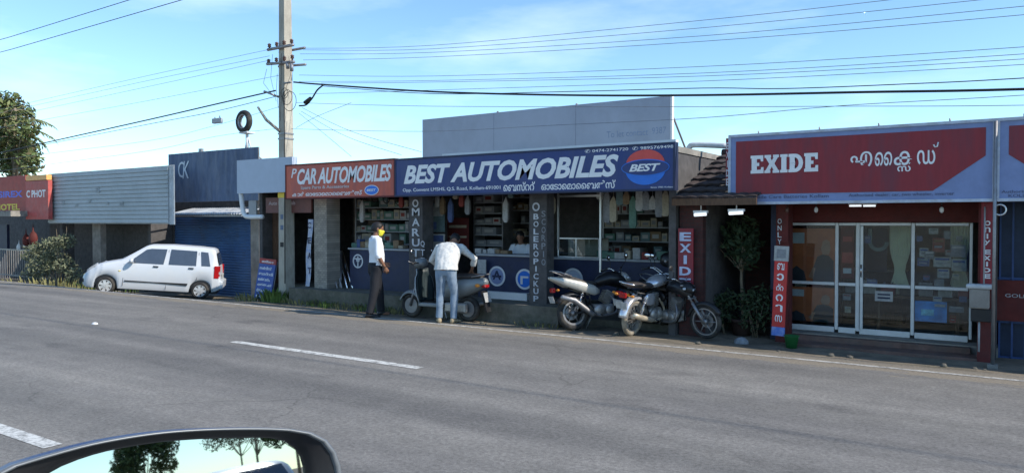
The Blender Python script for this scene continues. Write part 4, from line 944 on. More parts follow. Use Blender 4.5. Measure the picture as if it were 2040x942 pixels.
# curtains and furniture inside
def curtain(label, px0, px1, Y, z0, z1, m):
    mb = MB(); x0, x1 = XA(px0, Y), XA(px1, Y); n = 50; pinch = .55
    rings = []
    for j in range(13):
        v = j/12; z = z0+(z1-z0)*v; w_ = 1-.5*math.exp(-((v-.35)/.16)**2)
        rings.append([Vector((x0+(x1-x0)*(.5+(i/n-.5)*w_), Y+.03*math.sin(i*1.5)*w_+.01*math.sin(i*.6), z)) for i in range(n+1)]+[Vector((x0+(x1-x0)*(.5+(i/n-.5)*w_), Y+.006+.03*math.sin(i*1.5)*w_+.01*math.sin(i*.6), z)) for i in range(n, -1, -1)])
    mb.loft(rings); return tag(mb.build('curtain', m), label, 'curtain')
m_cur = M('curtain_cloth', (.8, .8, .64), .8, var=.1)
curtain('pale gathered curtain hanging behind the glass door', 1772, 1815, YG+.5, .6, 1.9, m_cur); curtain('pale gathered curtain behind the right window pane', 1893, 1932, YG+.35, .75, 1.9, m_cur)
t = thing('inner_counter', 'low service counter inside the battery shop', 'counter'); box('body', m_wood, t, XA(1600, 14.8), XA(1800, 14.8), 14.8, 15.3, .02, .95); box('top', m_posG, t, XA(1598, 14.8), XA(1803, 14.8), 14.76, 15.33, .951, .99)
t = thing('wall_panel_display', 'dark blue display board with a pale hooked shape behind the door glass', 'board'); 
flat('wall_panel_display', None, 1722, 1768, 454, 540, YG+.9, m_navy, parent=t)
mb = MB(); mb.disc((XA(1750, YG+.88), 0, ZA(1750, 482, YG+.88)), .1, .16, YG+.88, YG+.892, 'y', 20, (PI, 2*PI)); mb.box(XA(1750, YG+.88)-.16, XA(1750, YG+.88)-.1, YG+.88, YG+.892, ZA(1750, 482, YG+.88)+.002, ZA(1750, 456, YG+.88)); mb.build('printed_hook', M('hook_pale', (.35, .48, .5), .5), t)
for k in range(16):
    x = g0+.12+k*.27; hh = .12+.05*((k*5) % 3)
    t = thing('battery', 'car battery standing in the row behind the shop glass', 'battery', (x, YG+.35, .66), 0, 'batteries behind the shop glass')
    mb = MB(); mb.bbox(-.1, .1, -.08, .08, 0, hh, .01); mb.build('case', [CARTON[0], m_red, m_black, CARTON[5]][k % 4], t)
    for s_ in (-.06, .06): mb = MB(); mb.tube([(s_, 0, hh), (s_, 0, hh+.03)], .014, 8); mb.build('terminal', m_steel, t)
t = thing('display_bench', 'long low bench carrying the batteries behind the glass', 'bench'); box('top', m_wood, t, g0+.02, g1-.1, YG+.2, YG+.5, .62, .658)
for x in (g0+.1, (g0+g1)/2, g1-.2): box('leg', m_wood, t, x, x+.05, YG+.3, YG+.35, .022, .619)

# EXIDE signboard
def exide_panel(t, x0, x1, poly_cut, flip=False):
    W = x1-x0
    box('panel', m_skyblue, t, x0, x1, YE, YE+.16, EZ0, EZ1)
    a0, a1 = EZ0+.14, EZ1-.09; ch = .46
    if not flip: pts = [(x0+.1, a0), (x1-.1-poly_cut, a0), (x1-.1, a0+ch), (x1-.1, a1), (x0+.1, a1)]
    else: pts = [(x0+.12+poly_cut, a0), (x1-.1, a0), (x1-.1, a1), (x0+.12, a1), (x0+.12, a0+ch)]
    mb = MB(); mb.prism(pts, YE-.006, YE-.001); mb.build('red_field', m_red, t)
    e = .02
    mb = MB(); mb.box(x0-e, x1+e, YE-e, YE+.18, EZ1-.02, EZ1+e); mb.box(x0-e, x1+e, YE-e, YE+.18, EZ0-e, EZ0+.02)
    mb.box(x0-e, x0+.02, YE-e, YE+.18, EZ0+.021, EZ1-.021); mb.box(x1-.02, x1+e, YE-e, YE+.18, EZ0+.021, EZ1-.021); mb.build('frame', M('sign_frame', (.45, .5, .6), .5, .3, dirt=(.3, .25, .2), dscale=5), t)
t = thing('exide_signboard', 'big red and pale blue signboard lettered EXIDE over the glass shop', 'sign')
exide_panel(t, ex0, ex1, .62)
XE = lambda p: XA(p, YE)
def slab_letters(word, x0, z0, W, H, Y, m, t):
    "heavy slab-footed capitals, each letter a shape of its own"
    unit = {'E': 1.0, 'X': 1.12, 'I': .55, 'D': 1.08}; gap = .07; tot = sum(unit[c] for c in word)+gap*(len(word)-1); k = W/tot; x = x0; s_ = H*.26; f = H*.16
    for c in word:
        w_ = unit[c]*k; mb = MB()
        def pr(pts, d=0): mb.prism([(x+a*w_, z0+b_*H) for a, b_ in pts], Y-.012-d, Y-.001-d)
        sw = s_/w_*1.1
        if c == 'E':
            pr([(.06, .0), (1, 0), (1, .34), (.82, .34), (.78, .2), (.06+sw+.02, .2), (.06+sw+.02, .41), (.66, .41), (.66, .59), (.06+sw+.02, .59), (.06+sw+.02, .8), (.76, .8), (.8, .66), (.97, .66), (.97, 1), (.06, 1), (0, 1), (0, .84), (.08, .84), (.08, .16), (0, .16), (0, 0)])
        elif c == 'X':
            pr([(0, 0), (.4, 0), (.4, .15), (.36, .15), (.5, .36), (.62, .15), (.56, .15), (.56, 0), (1, 0), (1, .15), (.93, .15), (.67, .52), (.9, .85), (.97, .85), (.97, 1), (.58, 1), (.58, .85), (.62, .85), (.5, .68), (.39, .85), (.44, .85), (.44, 1), (0, 1), (0, .85), (.08, .85), (.33, .5), (.08, .15), (0, .15)])
        elif c == 'I':
            pr([(0, 0), (1, 0), (1, .15), (.84, .15), (.84, .85), (1, .85), (1, 1), (0, 1), (0, .85), (.16, .85), (.16, .15), (0, .15)])
        else:
            arc = [(.45+.53*math.cos(a), .5+.5*math.sin(a)) for a in [-PI/2+PI*i/12 for i in range(13)]]; inn = [(.42+.28*math.cos(a), .5+.3*math.sin(a)) for a in [PI/2-PI*i/10 for i in range(11)]]
            # outer and inner outlines joined along a slit at the left
            pr([(.06, 0)]+arc+[(.0, 1), (.0, .84), (.08, .84), (.08, .5), (.08+sw, .5), (.08+sw, .8)]+inn+[(.08+sw, .2), (.08+sw, .49), (.08, .49), (.08, .16), (0, .16), (0, 0)])
        mb.build('lettering', m, t); x += w_+gap*k
slab_letters('EXIDE', XE(1495), ZA(1560, 344, YE), XE(1629)-XE(1495), .28, YE-.006, m_letter, t)
mb = MB(); xa, xb = XE(1693), XE(1867); W = xb-xa; z0 = ZA(1780, 330, YE)
text_mb('എ', (xa, YE-.006, z0), W*.26, .22, mb=mb, bold=.012); text_mb('\u0D48', (xa+W*.29, YE-.006, z0), W*.2, .2, mb=mb, bold=.012)
text_mb('ക', (xa+W*.51, YE-.006, z0), W*.24, .2, mb=mb, bold=.012); text_mb('സ', (xa+W*.55, YE-.006, z0-.09), W*.15, .08, mb=mb, bold=.02)
text_mb('ഡ', (xa+W*.77, YE-.006, z0), W*.2, .2, mb=mb, bold=.012)
mb.tube([(xa+W*.95, YE-.012, z0+.27), (xa+W*.965, YE-.012, z0+.235), (xa+W*.99, YE-.012, z0+.24), (xa+W*1.0, YE-.012, z0+.3)], .01, 5)
mb.build('malayalam_lettering', m_letter, t)
m_small = M('letter_dark', (.08, .09, .16), .6)
mb = MB(); text_mb('Exide Care Batteries Kollam', (XE(1500), YE-.001, EZ0+.07), XE(1650)-XE(1500), .05, mb=mb); text_mb('Authorised dealer: car, two wheeler, inverter', (XE(1690), YE-.001, EZ0+.07), XE(1900)-XE(1690), .05, mb=mb); mb.build('small_lettering', m_small, t)
r6 = random.Random(3)
mb = MB()
for k in range(5):
    x = XE(1500)+k*.85+r6.uniform(0, .2); mb.tube([(x, YE+.1, EZ1+.02), (x, YE+.1, EZ1+.07)], .012, 5)
mb.build('bolt', m_steel, t)
t = thing('exide_side_board', 'narrow upright board with EXIDE reading down it, left of the big sign', 'sign')
box('panel', m_red, t, XA(1445, YE+.05), XA(1452, YE+.05), YE+.05, YE+.1, EZ0+.3, EZ1-.02); vtext('EXIDE', 1446, 1451, 282, 372, YE+.049, m_letter, t, bold=.02)
t = thing('next_exide_signboard', 'second red and pale blue signboard, cut off by the right edge', 'sign')
exide_panel(t, XA(1986, YE), XA(1986, YE)+4, .6, True)
mb = MB(); text_mb('Authorised dealer', (XA(1994, YE), YE-.001, EZ0+.09), .55, .04, mb=mb); text_mb('KOLLAM', (XA(2008, YE), YE-.001, EZ0+.035), .3, .04, mb=mb); mb.build('small_lettering', m_small, t)
# pillar writing and meters
t = thing('left_pillar_board', 'red board with white letters on the left pillar of the glass shop', 'sign'); box('panel', m_redwall, t, XA(1547, 12.5), XA(1568, 12.5), 12.56, 12.59, 1.5, 2.15)
vtext('ONLY', 1549, 1557, 434, 488, 12.555, M('post_letter'), t)
t = thing('right_pillar_board', 'tall red board lettered only EXIDE on the right pillar of the glass shop', 'sign'); Yp = 12.28
box('panel', m_red, t, XA(1954, Yp), XA(1978, Yp), Yp+.01, Yp+.04, .9, 2.2)
vtext('only', 1961, 1973, 438, 490, Yp+.005, m_letter, t, 'small_lettering'); vtext('EXIDE', 1960, 1974, 496, 556, Yp+.005, m_letter, t, bold=.04)
t = thing('electric_meter_box', 'grey electric meter box fixed beside the right pillar', 'meter', P(1951, 600, 12.2))
mb = MB(); mb.bbox(-.12, .12, -.06, .08, -.1, .17, .02); mb.build('case', m_plaster, t); mb = MB(); mb.bbox(-.16, .16, -.08, .08, .172, .24, .03); mb.build('lid', M('pvc_grey', (.5, .52, .54), .5), t)
mb = MB(); mb.bbox(-.1, .14, -.03, .08, -.28, -.102, .01); mb.build('fuse_holder', m_black, t); mb = MB(); mb.tube([(0, .02, -.28), (0, .02, -.7)], .015, 6); mb.tube([(.05, .02, .24), (.05, .05, 1.3)], .012, 6); mb.build('conduit', m_grey, t)
t = thing('thin_grey_post', 'thin grey iron post at the corner between the two EXIDE signs', 'post', (XA(1981, 12.0), 11.95, -.12)); mb = MB(); mb.tube([(0, 0, 0), (0, 0, 3.3)], .022, 8); mb.build('shaft', m_steel, t)
mb = MB(); mb.box(-.06, .06, -.06, .06, 0, .05); mb.build('foot', m_conc, t)
for k, (px, lab) in enumerate([(1704, 'left'), (1732, 'right')]):
    t = thing('tube_lamp', '%s one of the two lit tubes under the EXIDE sign' % lab, 'lamp', P(px, 410, 12.5)); mb = MB(); mb.tube([(-.085, 0, 0), (.085, 0, 0)], .014, 8); mb.build('tube', m_emit, t)
    mb = MB(); mb.box(-.1, .1, -.02, .02, .02, .05); mb.build('fitting', m_white, t)
for k, px in enumerate((1568, 1626, 1876)):
    t = thing('hanging_bulb', ['small bulb hanging under the left end of the EXIDE sign', 'small bulb hanging under the letter I of EXIDE', 'small bulb hanging under the right part of the EXIDE sign'][k], 'bulb', P(px, 418, 12.4))
    mb = MB(); mb.ell((0, 0, 0), (.03, .03, .045)); mb.build('bulb', m_porc if k == 0 else m_white, t); mb = MB(); mb.tube([(0, 0, .04), (0, 0, .15)], .008, 5); mb.build('flex', m_black, t)
t = thing('round_conduit_bend', 'pale bent conduit under the joint of the two EXIDE signs', 'pipe', P(1992, 418, 12.0)); mb = MB(); mb.torus((0, 0, 0), .07, .012, 'y', 20, 6); mb.build('pipe', m_metal, t)
# leaning red sign in front of the left pillar
pb = P(1550, 668, 12.3); tp = P(1558, 490, 12.3)
t = thing('leaning_red_sign', 'tall narrow red sign with white Malayalam letters, leaning at the left pillar', 'sign', (pb.x, 12.3, pb.z)); ln = (tp-pb); 
t.rotation_euler = (0, math.atan2(ln.x, ln.z), 0); LH = ln.length; m_red2 = M('sign_red_bright', (.55, .03, .03), .45, dirt=(.4, .08, .06))
box('panel', m_red2, t, -.1, .1, -.02, .02, .14, LH-.24); box('blue_foot_panel', M('foot_blue', (.1, .2, .6), .5, dirt=(.5, .5, .5), dscale=12), t, -.1, .1, -.021, .019, .0, .138); box('header_panel', CARTON[0], t, -.11, .11, -.024, .02, LH-.238, LH)
box('header_picture', CARTON[5], t, -.07, .07, -.028, -.025, LH-.19, LH-.05)
for k, c in enumerate('ഇൻസൂറൻ'): 
    pass
for k, c in enumerate(['ബ', 'ാ', 'റ്റ', 'റ', 'ി', 'സ']):
    mb = MB(); text_mb(c, (-.055, -.021, LH-.38-.165*k), .11, .11, mb=mb, bold=.02); mb.build('lettering', m_letter, t)
t = thing('green_bucket', 'green plastic bucket at the foot of the leaning red sign', 'bucket', (*P(1577, 678, 12.15)[:2], gz(-2.5, 12.15)-.0)); mb = MB()
mb.loft([[Vector((math.cos(a)*r_, math.sin(a)*r_, z)) for a in [2*PI*i/20 for i in range(20)]] for z, r_ in ((0, .08), (.18, .11), (.19, .12), (.195, .105), (.03, .07))]); mb.build('body', M('bucket_green', (.02, .13, .035), .5), t)
mb = MB(); mb.tube([(.11*math.cos(a), 0, .18-.1*math.sin(a)) for a in [PI*i/10 for i in range(11)]], .005, 5); mb.build('handle', m_steel, t)

# shop at the right edge
b = thing('blue_grille_shop', 'shop cut by the right edge with blue grilles and a red band', 'building')
nx0 = XA(1988, 12.9); nx1 = nx0+4.2
box('roof_slab', m_conc, b, ex1+.1, nx1, 12.2, 16, 3.02, 3.14); box('red_band', m_redwall, b, nx0, nx1, 12.9, 13.05, .42, 1.0); box('back_wall', m_dark, b, nx0, nx1, 13.6, 13.7, -.2, 3.0)
box('plinth', m_conc, b, nx0-.02, nx1, 12.8, 13.6, -.3, -.14); box('side_wall', m_dark, b, nx0-.12, nx0, 12.7, 13.6, -.2, 3.0)
m_gr = M('grille_blue', (.03, .07, .2), .5)
for z0, z1 in ((1.0, 2.3), (-.14, .42)):
    mb = MB(); n = 28
    for i in range(n):
        x = nx0+.03+(nx1-nx0-.06)*i/(n-1); mb.box(x-.012, x+.012, 12.95, 12.97, z0, z1)
    mb.box(nx0, nx1, 12.971, 12.99, z0+.003, z0+.04); mb.box(nx0, nx1, 12.971, 12.99, z1-.04, z1-.003); mb.build('grille', m_gr, b)
    box('shutter', M('shutter_dark', (.03, .05, .1), .5, .2), b, nx0+.02, nx1-.02, 13.1, 13.13, z0, z1)
mb = MB(); text_mb('GOLD LOAN', (XA(2004, 12.9), 12.9, .76), .6, .05, mb=mb); mb.build('lettering', M('post_letter'), b)

# ------------------------------------------------------------------ plants
def leaf_mb(mb, c, s_, r_, up=.3):
    d = Vector((r_.gauss(0, 1), r_.gauss(0, 1), r_.gauss(0, 1)+up)).normalized(); u = d.orthogonal().normalized(); u = Quaternion(d, r_.uniform(0, 6.3)) @ u; v = d.cross(u)
    a = c+u*s_; b_ = c+v*s_*.38; c2 = c-u*s_; d2 = c-v*s_*.38
    mb.add([a, b_, c2, d2], [(0, 1, 2, 3)], False)
def crown(clumps, n, s0, s1, r_, mats=3):
    mb = MB()
    vol = [c[1]**2 for c in clumps]; tot = sum(vol)
    for (c, rad, sq), v in zip(clumps, vol):
        for _ in range(int(n*v/tot)):
            d = Vector((r_.gauss(0, 1), r_.gauss(0, 1), r_.gauss(0, 1))).normalized()*rad*(r_.random()**.4)
            d.z *= sq; mb.cur = r_.choice((0, 0, 1, 2)[:mats+1]); leaf_mb(mb, Vector(c)+d, r_.uniform(s0, s1), r_)
    mb.cur = 0; return mb
LF = [M('leaf_mid', (.085, .12, .035), .7, var=.35, scale=3), M('leaf_light', (.17, .19, .07), .7, var=.3, scale=3), M('leaf_brown', (.12, .10, .05), .8, var=.3, scale=3)]
LD = [M('leaf_dark', (.028, .05, .022), .75, var=.3), M('leaf_dim', (.05, .075, .03), .75, var=.3), M('leaf_dark')]
LG = [M('leaf_dusty', (.17, .18, .11), .85, var=.3, scale=5), M('leaf_dusty_dark', (.09, .11, .06), .85, var=.3, scale=5), M('leaf_dusty')]
m_bark = M('bark', (.2, .16, .11), .9, var=.3, bump=.4)
def frond_mb(mb, base, az, L_, droop, r_, w_=.5):
    # palm frond: arching rib with leaflets both sides
    d = Vector((math.cos(az), math.sin(az), 0)); n = 14; pts = []
    for i in range(n+1):
        f = i/n; pts.append(base+d*L_*f*(1-.15*f)+Vector((0, 0, L_*(.45*f-droop*f*f))))
    mb.cur = 2; mb.tube(pts, [.03*(1-.8*i/n) for i in range(n+1)], 4)
    side = Vector((-d.y, d.x, 0))
    for i in range(2, n*2):
        f = i/(n*2); p = pts[int(f*n)].lerp(pts[min(n, int(f*n)+1)], f*n-int(f*n)); l = w_*math.sin(PI*min(1, f*.9+.12))
        for s_ in (-1, 1):
            q = p+side*s_*l*.75+d*l*.4+Vector((0, 0, -l*r_.uniform(.3, .8))); m_ = (p+q)/2+Vector((0, 0, .04)); t_ = d*.035
            mb.cur = r_.choice((0, 1, 0)); mb.add([p-t_, p+t_, m_+t_, q, m_-t_], [(0, 1, 2, 3, 4)], False)
r7 = random.Random(17)
tb = P(20, 560, 19)
t = thing('leafy_tree', 'bushy sunlit tree with drooping fronds rising behind the red fascia shop', 'tree', (P(28, 300, 19).x, 19, -.6))
cl = []
for (px, py, rr) in [(12, 205, 1.0), (32, 225, 1.1), (8, 250, 1.3), (45, 255, 1.0), (25, 285, 1.3), (50, 300, 1.0), (5, 315, 1.2), (60, 325, .8), (-15, 230, 1.2), (-20, 290, 1.4), (35, 330, 1.2)]:
    c = P(px, py, 19+r7.uniform(-.8, .8))-Vector(t.location); cl.append((c, rr*.85, .8))
crown(cl, 6000, .09, .2, r7).build('crown', LF, t)
mb = MB(); top = P(30, 215, 19)-Vector(t.location)
for k in range(16): frond_mb(mb, top+Vector((0, 0, r7.uniform(-2.2, .1))), 2*PI*k/16+r7.uniform(-.2, .2), r7.uniform(1.6, 2.5), r7.uniform(.6, 1.1), r7)
mb.cur = 0; mb.build('fronds', [LF[1], LF[0], m_bark], t)
mb = MB(); mb.tube([(0, 0, 0), (.1, 0, 3), (.0, .05, 6), top], [.2, .16, .12, .07], 8); 
for c, rr, _ in cl[:8]: mb.tube([(0.05, 0, 4.2+.2*rr), (c+Vector((0, 0, 3)))/2+Vector((0, 0, 1.0)), c], [.07, .05, .02], 5)
mb.build('trunk', m_bark, t)
# dusty bush
bb = G(115, 565, gz(-28, 12.6)); bb = Vector((P(115, 520, 12.9).x, 12.9, gz(-28, 12.9)))
t = thing('dusty_bush', 'grey-green dusty bush sprawling left of the white hatchback', 'bush', bb)
cl = [(P(px, py, 12.9+dy)-bb, rr, .75) for px, py, rr, dy in ((70, 505, .5, 0), (92, 495, .5, .1), (115, 485, .4, 0), (132, 480, .35, .1), (85, 530, .55, -.1), (110, 520, .55, .1), (130, 530, .4, 0), (68, 545, .4, -.1), (150, 545, .3, 0))]
crown(cl, 4200, .03, .07, r7).build('crown', LG, t)
mb = MB()
for c, rr, _ in cl: mb.tube([(r7.uniform(-.2, .2), 0, 0), c*.5+Vector((0, 0, .1)), c, c+Vector((r7.uniform(-.3, .3), 0, .5))], [.03, .02, .012, .004], 5)
mb.build('stems', m_bark, t)
bb = Vector((P(100, 560, 12).x, 12.2, gz(-27, 12.2)))
tuft('weeds', bb, 260, .3, 2.4, m_drygrass, 'low dry weeds on the verge in front of the dusty bush', 'weeds', .014)
tuft('weeds', (XA(190, 12.6, 560), 13.0, gz(-24, 13)), 140, .28, 1.6, m_grass, 'low weeds beside the nose of the white hatchback', 'weeds', .014)
tuft('weeds', (PX0-.15, 11.55, gz(PX0, 11.5)), 220, .34, .42, m_grass, 'green weeds sprouting at the foot of the electricity pole', 'weeds', .014)
tuft('weeds', (PX0-1.0, 11.6, gz(PX0-1, 11.6)), 120, .22, .6, m_drygrass, 'dry weeds between the pole and the standing blue board', 'weeds', .012)
for k in range(5):
    x = XA(600+48*k, 11.45, 610); tuft('weeds', (x, 11.4, -.02), 90, .16, .5, m_grass if k % 2 else m_drygrass, ['weeds along the plinth just right of the pole', 'second clump of weeds along the plinth, dry', 'weeds along the plinth under the leaning bars', 'weeds along the plinth left of the standing man', 'weeds along the plinth behind the standing man'][k], 'weeds', .01)
tuft('weeds', (XA(1075, 11.4, 640), 11.4, -.03), 60, .12, .5, m_drygrass, 'dry weeds at the plinth corner left of the motorcycles', 'weeds', .01)
# sapling in the gap
sp = Vector((XA(1478, 12.9, 600), 12.9, gz(-3, 12)))
t = thing('potted_tree', 'small dark leafy tree growing in the gap left of the leaning red sign', 'tree', sp)
cl = [(P(px, py, 12.9+dy)-sp, rr, 1.0) for px, py, rr, dy in ((1462, 458, .2, 0), (1490, 452, .22, .1), (1478, 480, .28, 0), (1500, 490, .2, .1), (1456, 490, .2, -.1), (1485, 515, .22, 0), (1398, 470, .16, .2), (1410, 455, .14, .2))]
crown(cl, 620, .035, .1, r7).build('crown', LD, t)
mb = MB(); mb.tube([(0, 0, 0), (.02, 0, .5), (-.02, .02, 1.0), (.0, 0, 1.5), P(1478, 470, 12.9)-sp], [.035, .03, .025, .02, .01], 6)
for c, rr, _ in cl: mb.tube([(0, 0, 1.1), (c+Vector((0, 0, 1.2)))*.5, c], [.014, .01, .005], 4)
mb.build('trunk', m_bark, t)
mb = MB(); mb.loft([[Vector((math.cos(a)*r_, math.sin(a)*r_, z)) for a in [2*PI*i/16 for i in range(16)]] for z, r_ in ((0, .14), (.25, .18), (.26, .2), (.3, .2), (.29, .17), (.2, .15))]); mb.build('pot', M('clay_pot', (.06, .035, .03), .8), t)
for k, (px, Y, n, h, lab) in enumerate([(1440, 12.3, 500, .7, 'dark shrub behind the front wheel of the black motorcycle'), (1505, 12.25, 600, .8, 'dark shrub between the potted tree and the leaning sign')]):
    Y += .5; c0 = Vector((XA(px, Y, 620), Y, gz(-3, 12))); t = thing('dark_shrub', lab, 'shrub', c0)
    crown([((0, 0, h*.55), h*.4, 1.1), ((.1, .05, h*.9), h*.28, 1), ((-.12, 0, h*.8), h*.25, 1)], n, .03, .06, r7).build('crown', LD, t)
    mb = MB(); 
    for q in range(4): mb.tube([(r7.uniform(-.04, .04), 0, 0), (r7.uniform(-.15, .15), 0, h*.8)], [.012, .006], 4)
    mb.build('stems', m_bark, t)
# litter and stones on the verge
for k in range(12):
    px = r7.uniform(600, 2000); Y = r7.uniform(10.85, 11.35); x = XA(px, Y, 640); s_ = r7.uniform(.02, .06)
    mb = MB(); mb.ell((0, 0, s_*.3), (s_, s_*r7.uniform(.6, 1), s_*.55), seg=7, rng=5); o = mb.build('stone', m_conc_d); o.location = (x, Y, gz(x, Y)); o.rotation_euler.z = r7.uniform(0, 6)
    for v in o.data.vertices: v.co *= r7.uniform(.85, 1.15)
    tag(o, 'small stone lying on the dusty verge', 'stone', 'stones on the verge')
p = G(189, 646); mb = MB(); mb.loft([[p+Vector((math.cos(a)*.07*r_, math.sin(a)*.05*r_, z)) for a in [2*PI*i/9 for i in range(9)]] for z, r_ in ((.006, 1), (.03, .8), (.04, .2))], smooth=False); tag(mb.build('paper_scrap', m_white), 'white scrap of litter lying on the road below the hatchback', 'litter')
p = G(1477, 681, -.08); mb = MB(); mb.loft([[p+Vector((math.cos(a)*.12*r_, math.sin(a)*.1*r_, z)) for a in [2*PI*i/9 for i in range(9)]] for z, r_ in ((-.02, 1), (.03, .9), (.07, .5), (.08, .1))], smooth=False); tag(mb.build('white_sack', CARTON[5]), 'small white sack of rubbish lying near the potted tree', 'sack')

# ------------------------------------------------------------------ hatchback
def interp(tab, x):
    if x <= tab[0][0]: return tab[0][1]
    for (a, va), (b_, vb) in zip(tab, tab[1:]):
        if x <= b_: return va+(vb-va)*(x-a)/(b_-a)
    return tab[-1][1]
def wheel(parent, c, r_, w_, side, m_rim, spokes=7, nm='wheel', rimr=.66):
    mb = MB(); mb.torus((0, 0, 0), r_-w_*.32, w_*.32, 'y', 36, 10, rb=w_*.5); mb.disc((0, 0, 0), r_*.5, r_*.86, -w_*.42, w_*.42, 'y', 32)
    o = mb.build(nm, m_rubber, parent); o.location = c
    mb = MB(); s_ = side
    mb.disc((0, 0, 0), r_*(rimr-.05), r_*rimr, s_*w_*.30, s_*w_*.52, 'y', 36); mb.disc((0, 0, 0), 0.001, r_*.16, s_*w_*.38, s_*w_*.52, 'y', 20)
    for k in range(spokes):
        a = 2*PI*k/spokes; ca, sa = math.cos(a), math.sin(a); q = lambda rr, tt, y: (rr*ca-tt*sa, y, rr*sa+tt*ca)
        vs = [q(r_*.1, -.028, s_*w_*.46), q(r_*.1, .028, s_*w_*.46), q(r_*(rimr-.02), .045, s_*w_*.42), q(r_*(rimr-.02), -.045, s_*w_*.42)]
        vs += [(x, y-s_*.02, z) for x, y, z in vs]; mb.add(vs, [(0, 1, 2, 3), (7, 6, 5, 4), (0, 4, 5, 1), (1, 5, 6, 2), (2, 6, 7, 3), (3, 7, 4, 0)], False)
    mb.build('rim', m_rim, o)
    mb = MB(); mb.disc((0, 0, 0), .001, r_*(rimr-.05), s_*w_*.1, s_*w_*.16, 'y', 28); mb.build('brake_disc', m_black, o)
    return o
def hatchback(name, label, m_body, scale_label=True):
    t = thing(name, label, 'car'); WB0, WB1, WR = .63, 3.20, .262
    top = [(0, .50), (.03, .56), (.16, .70), (.36, .87), (.62, .95), (.95, 1.03), (1.30, 1.27), (1.58, 1.47), (1.70, 1.52), (2.3, 1.56), (3.1, 1.56), (3.44, 1.545), (3.54, 1.50), (3.63, 1.15), (3.68, 1.0), (3.72, .64), (3.76, .6)]
    belt = [(0, .50), (.16, .66), (.36, .80), (.62, .86), (.95, .93), (1.2, .965), (2.3, .995), (3.5, 1.02), (3.64, .98), (3.76, .58)]
    wd = [(0, .58), (.06, .64), (.2, .70), (.5, .745), (1.0, .76), (3.0, .76), (3.5, .735), (3.7, .68), (3.76, .64)]
    xs = sorted(set([0, .02, .05, .1, .16, .25, .95, 1.0, 1.1, 1.2, 1.3, 1.4, 1.5, 1.6, 1.66, 1.72, 1.85, 2.0, 2.15, 2.3, 2.45, 2.6, 2.75, 3.53, 3.57, 3.62, 3.68, 3.71, 3.74, 3.76]+[round(WB0-.32+.04*i, 3) for i in range(17)]+[round(WB1-.32+.04*i, 3) for i in range(17)]))
    rings = []
    for x in xs:
        zb = interp([(0, .24), (.1, .19), (.3, .18), (1, .2), (2.8, .2), (3.6, .25), (3.76, .33)], x)
        for wb in (WB0, WB1):
            d = abs(x-wb)
            if d < .315: zb = max(zb, .26+math.sqrt(max(0, .315**2-d*d)))
        w_ = interp(wd, x); zt = interp(top, x); zl = interp(belt, x); zl = min(zl, zt-.02)
        tum = max(0, zt-zl); wr = w_-.05-tum*.22; zm = zb+(zl-zb)*.55
        cr_ = .035 if tum > .1 else .015
        half = [(w_-.05, zb), (w_-.012, zb+(zl-zb)*.12), (w_+.004, zm), (w_-.004, zl-(zl-zb)*.12), (w_-.03, zl), (wr+.02+(w_-wr)*.12, zl+tum*.6), (wr, zt-cr_*1.5), (wr-.05, zt-cr_*.3), (wr*.6, zt+.01), (0, zt+.018)]
        ring = [Vector((x, -y, z)) for y, z in half]+[Vector((x, y, z)) for y, z in half[::-1][1:]]
        rings.append(ring)
    mb = MB(); mb.loft(rings, cap=False, closed=False)
    n = len(rings[0])
    mb.add(rings[0], [tuple(range(n))], False); mb.add(rings[-1], [tuple(range(n))[::-1]], False)
    mb.build('body', m_body, t)
    box('underbody', m_black, t, .1, 3.66, -.6, .6, .17, .42); box('wheel_well', m_black, t, WB0-.36, WB0+.36, -.70, .70, .3, .62); box('wheel_well', m_black, t, WB1-.36, WB1+.36, -.70, .70, .3, .62)
    def side_y(x, z):
        w_ = interp(wd, x); zt = interp(top, x); zl = min(interp(belt, x), zt-.02); tum = max(0, zt-zl); wr = w_-.05-tum*.22
        if z <= zl: return w_+.004-.03*max(0, (z-(zl-.1))/.1) if z > zl-.1 else w_+.004
        f = (z-zl)/max(.01, tum)
        a = w_-.03; b_ = wr+.02+(w_-wr)*.12
        return a+(b_-a)*min(1, f/.6) if f < .6 else b_+(wr-b_)*(f-.6)/.4
    def side_patch(nm, poly, m, off=.008, th=.02, parent=None):
        for s_ in (-1, 1):
            mb = MB(); o_ = [Vector((x, s_*(side_y(x, z)+off), z)) for x, z in poly]; i_ = [Vector((x, s_*(side_y(x, z)+off-th), z)) for x, z in poly]; k = len(poly)
            mb.add(o_+i_, [tuple(range(k)), tuple(range(2*k-1, k-1, -1))]+[(i, i+k, (i+1) % k+k, (i+1) % k) for i in range(k)], False); mb.build(nm, m, parent or t)
    side_patch('front_side_window', [(1.17, .97), (1.38, 1.15), (1.64, 1.385), (1.78, 1.42), (2.20, 1.435), (2.14, .985)], m_cglass)
    side_patch('rear_side_window', [(2.28, .99), (2.31, 1.44), (3.03, 1.44), (3.04, 1.0)], m_cglass)
    side_patch('quarter_window', [(3.19, 1.01), (3.14, 1.43), (3.34, 1.42), (3.44, 1.01)], m_cglass)
    side_patch('moulding', [(1.13, .42), (1.13, .455), (1.9, .45), (2.85, .46), (2.83, .395), (1.9, .425)], m_black, .015)
    side_patch('door_handle', [(1.87, .89), (1.87, .925), (2.01, .925), (2.01, .89)], m_black, .02)
    side_patch('door_handle', [(2.84, .905), (2.84, .94), (2.98, .94), (2.98, .905)], m_black, .02)
    for xa, za, zb_ in ((1.08, .3, .93), (2.24, .25, 1.42), (3.08, .58, 1.4)):
        side_patch('door_seam', [(xa, za), (xa, zb_), (xa+.012, zb_), (xa+.012, za)], m_seam, .004)
    # windscreen, rear window
    mb = MB(); q = lambda x, y, o: (x-.5*o, y, interp(top, x)+.02+o)
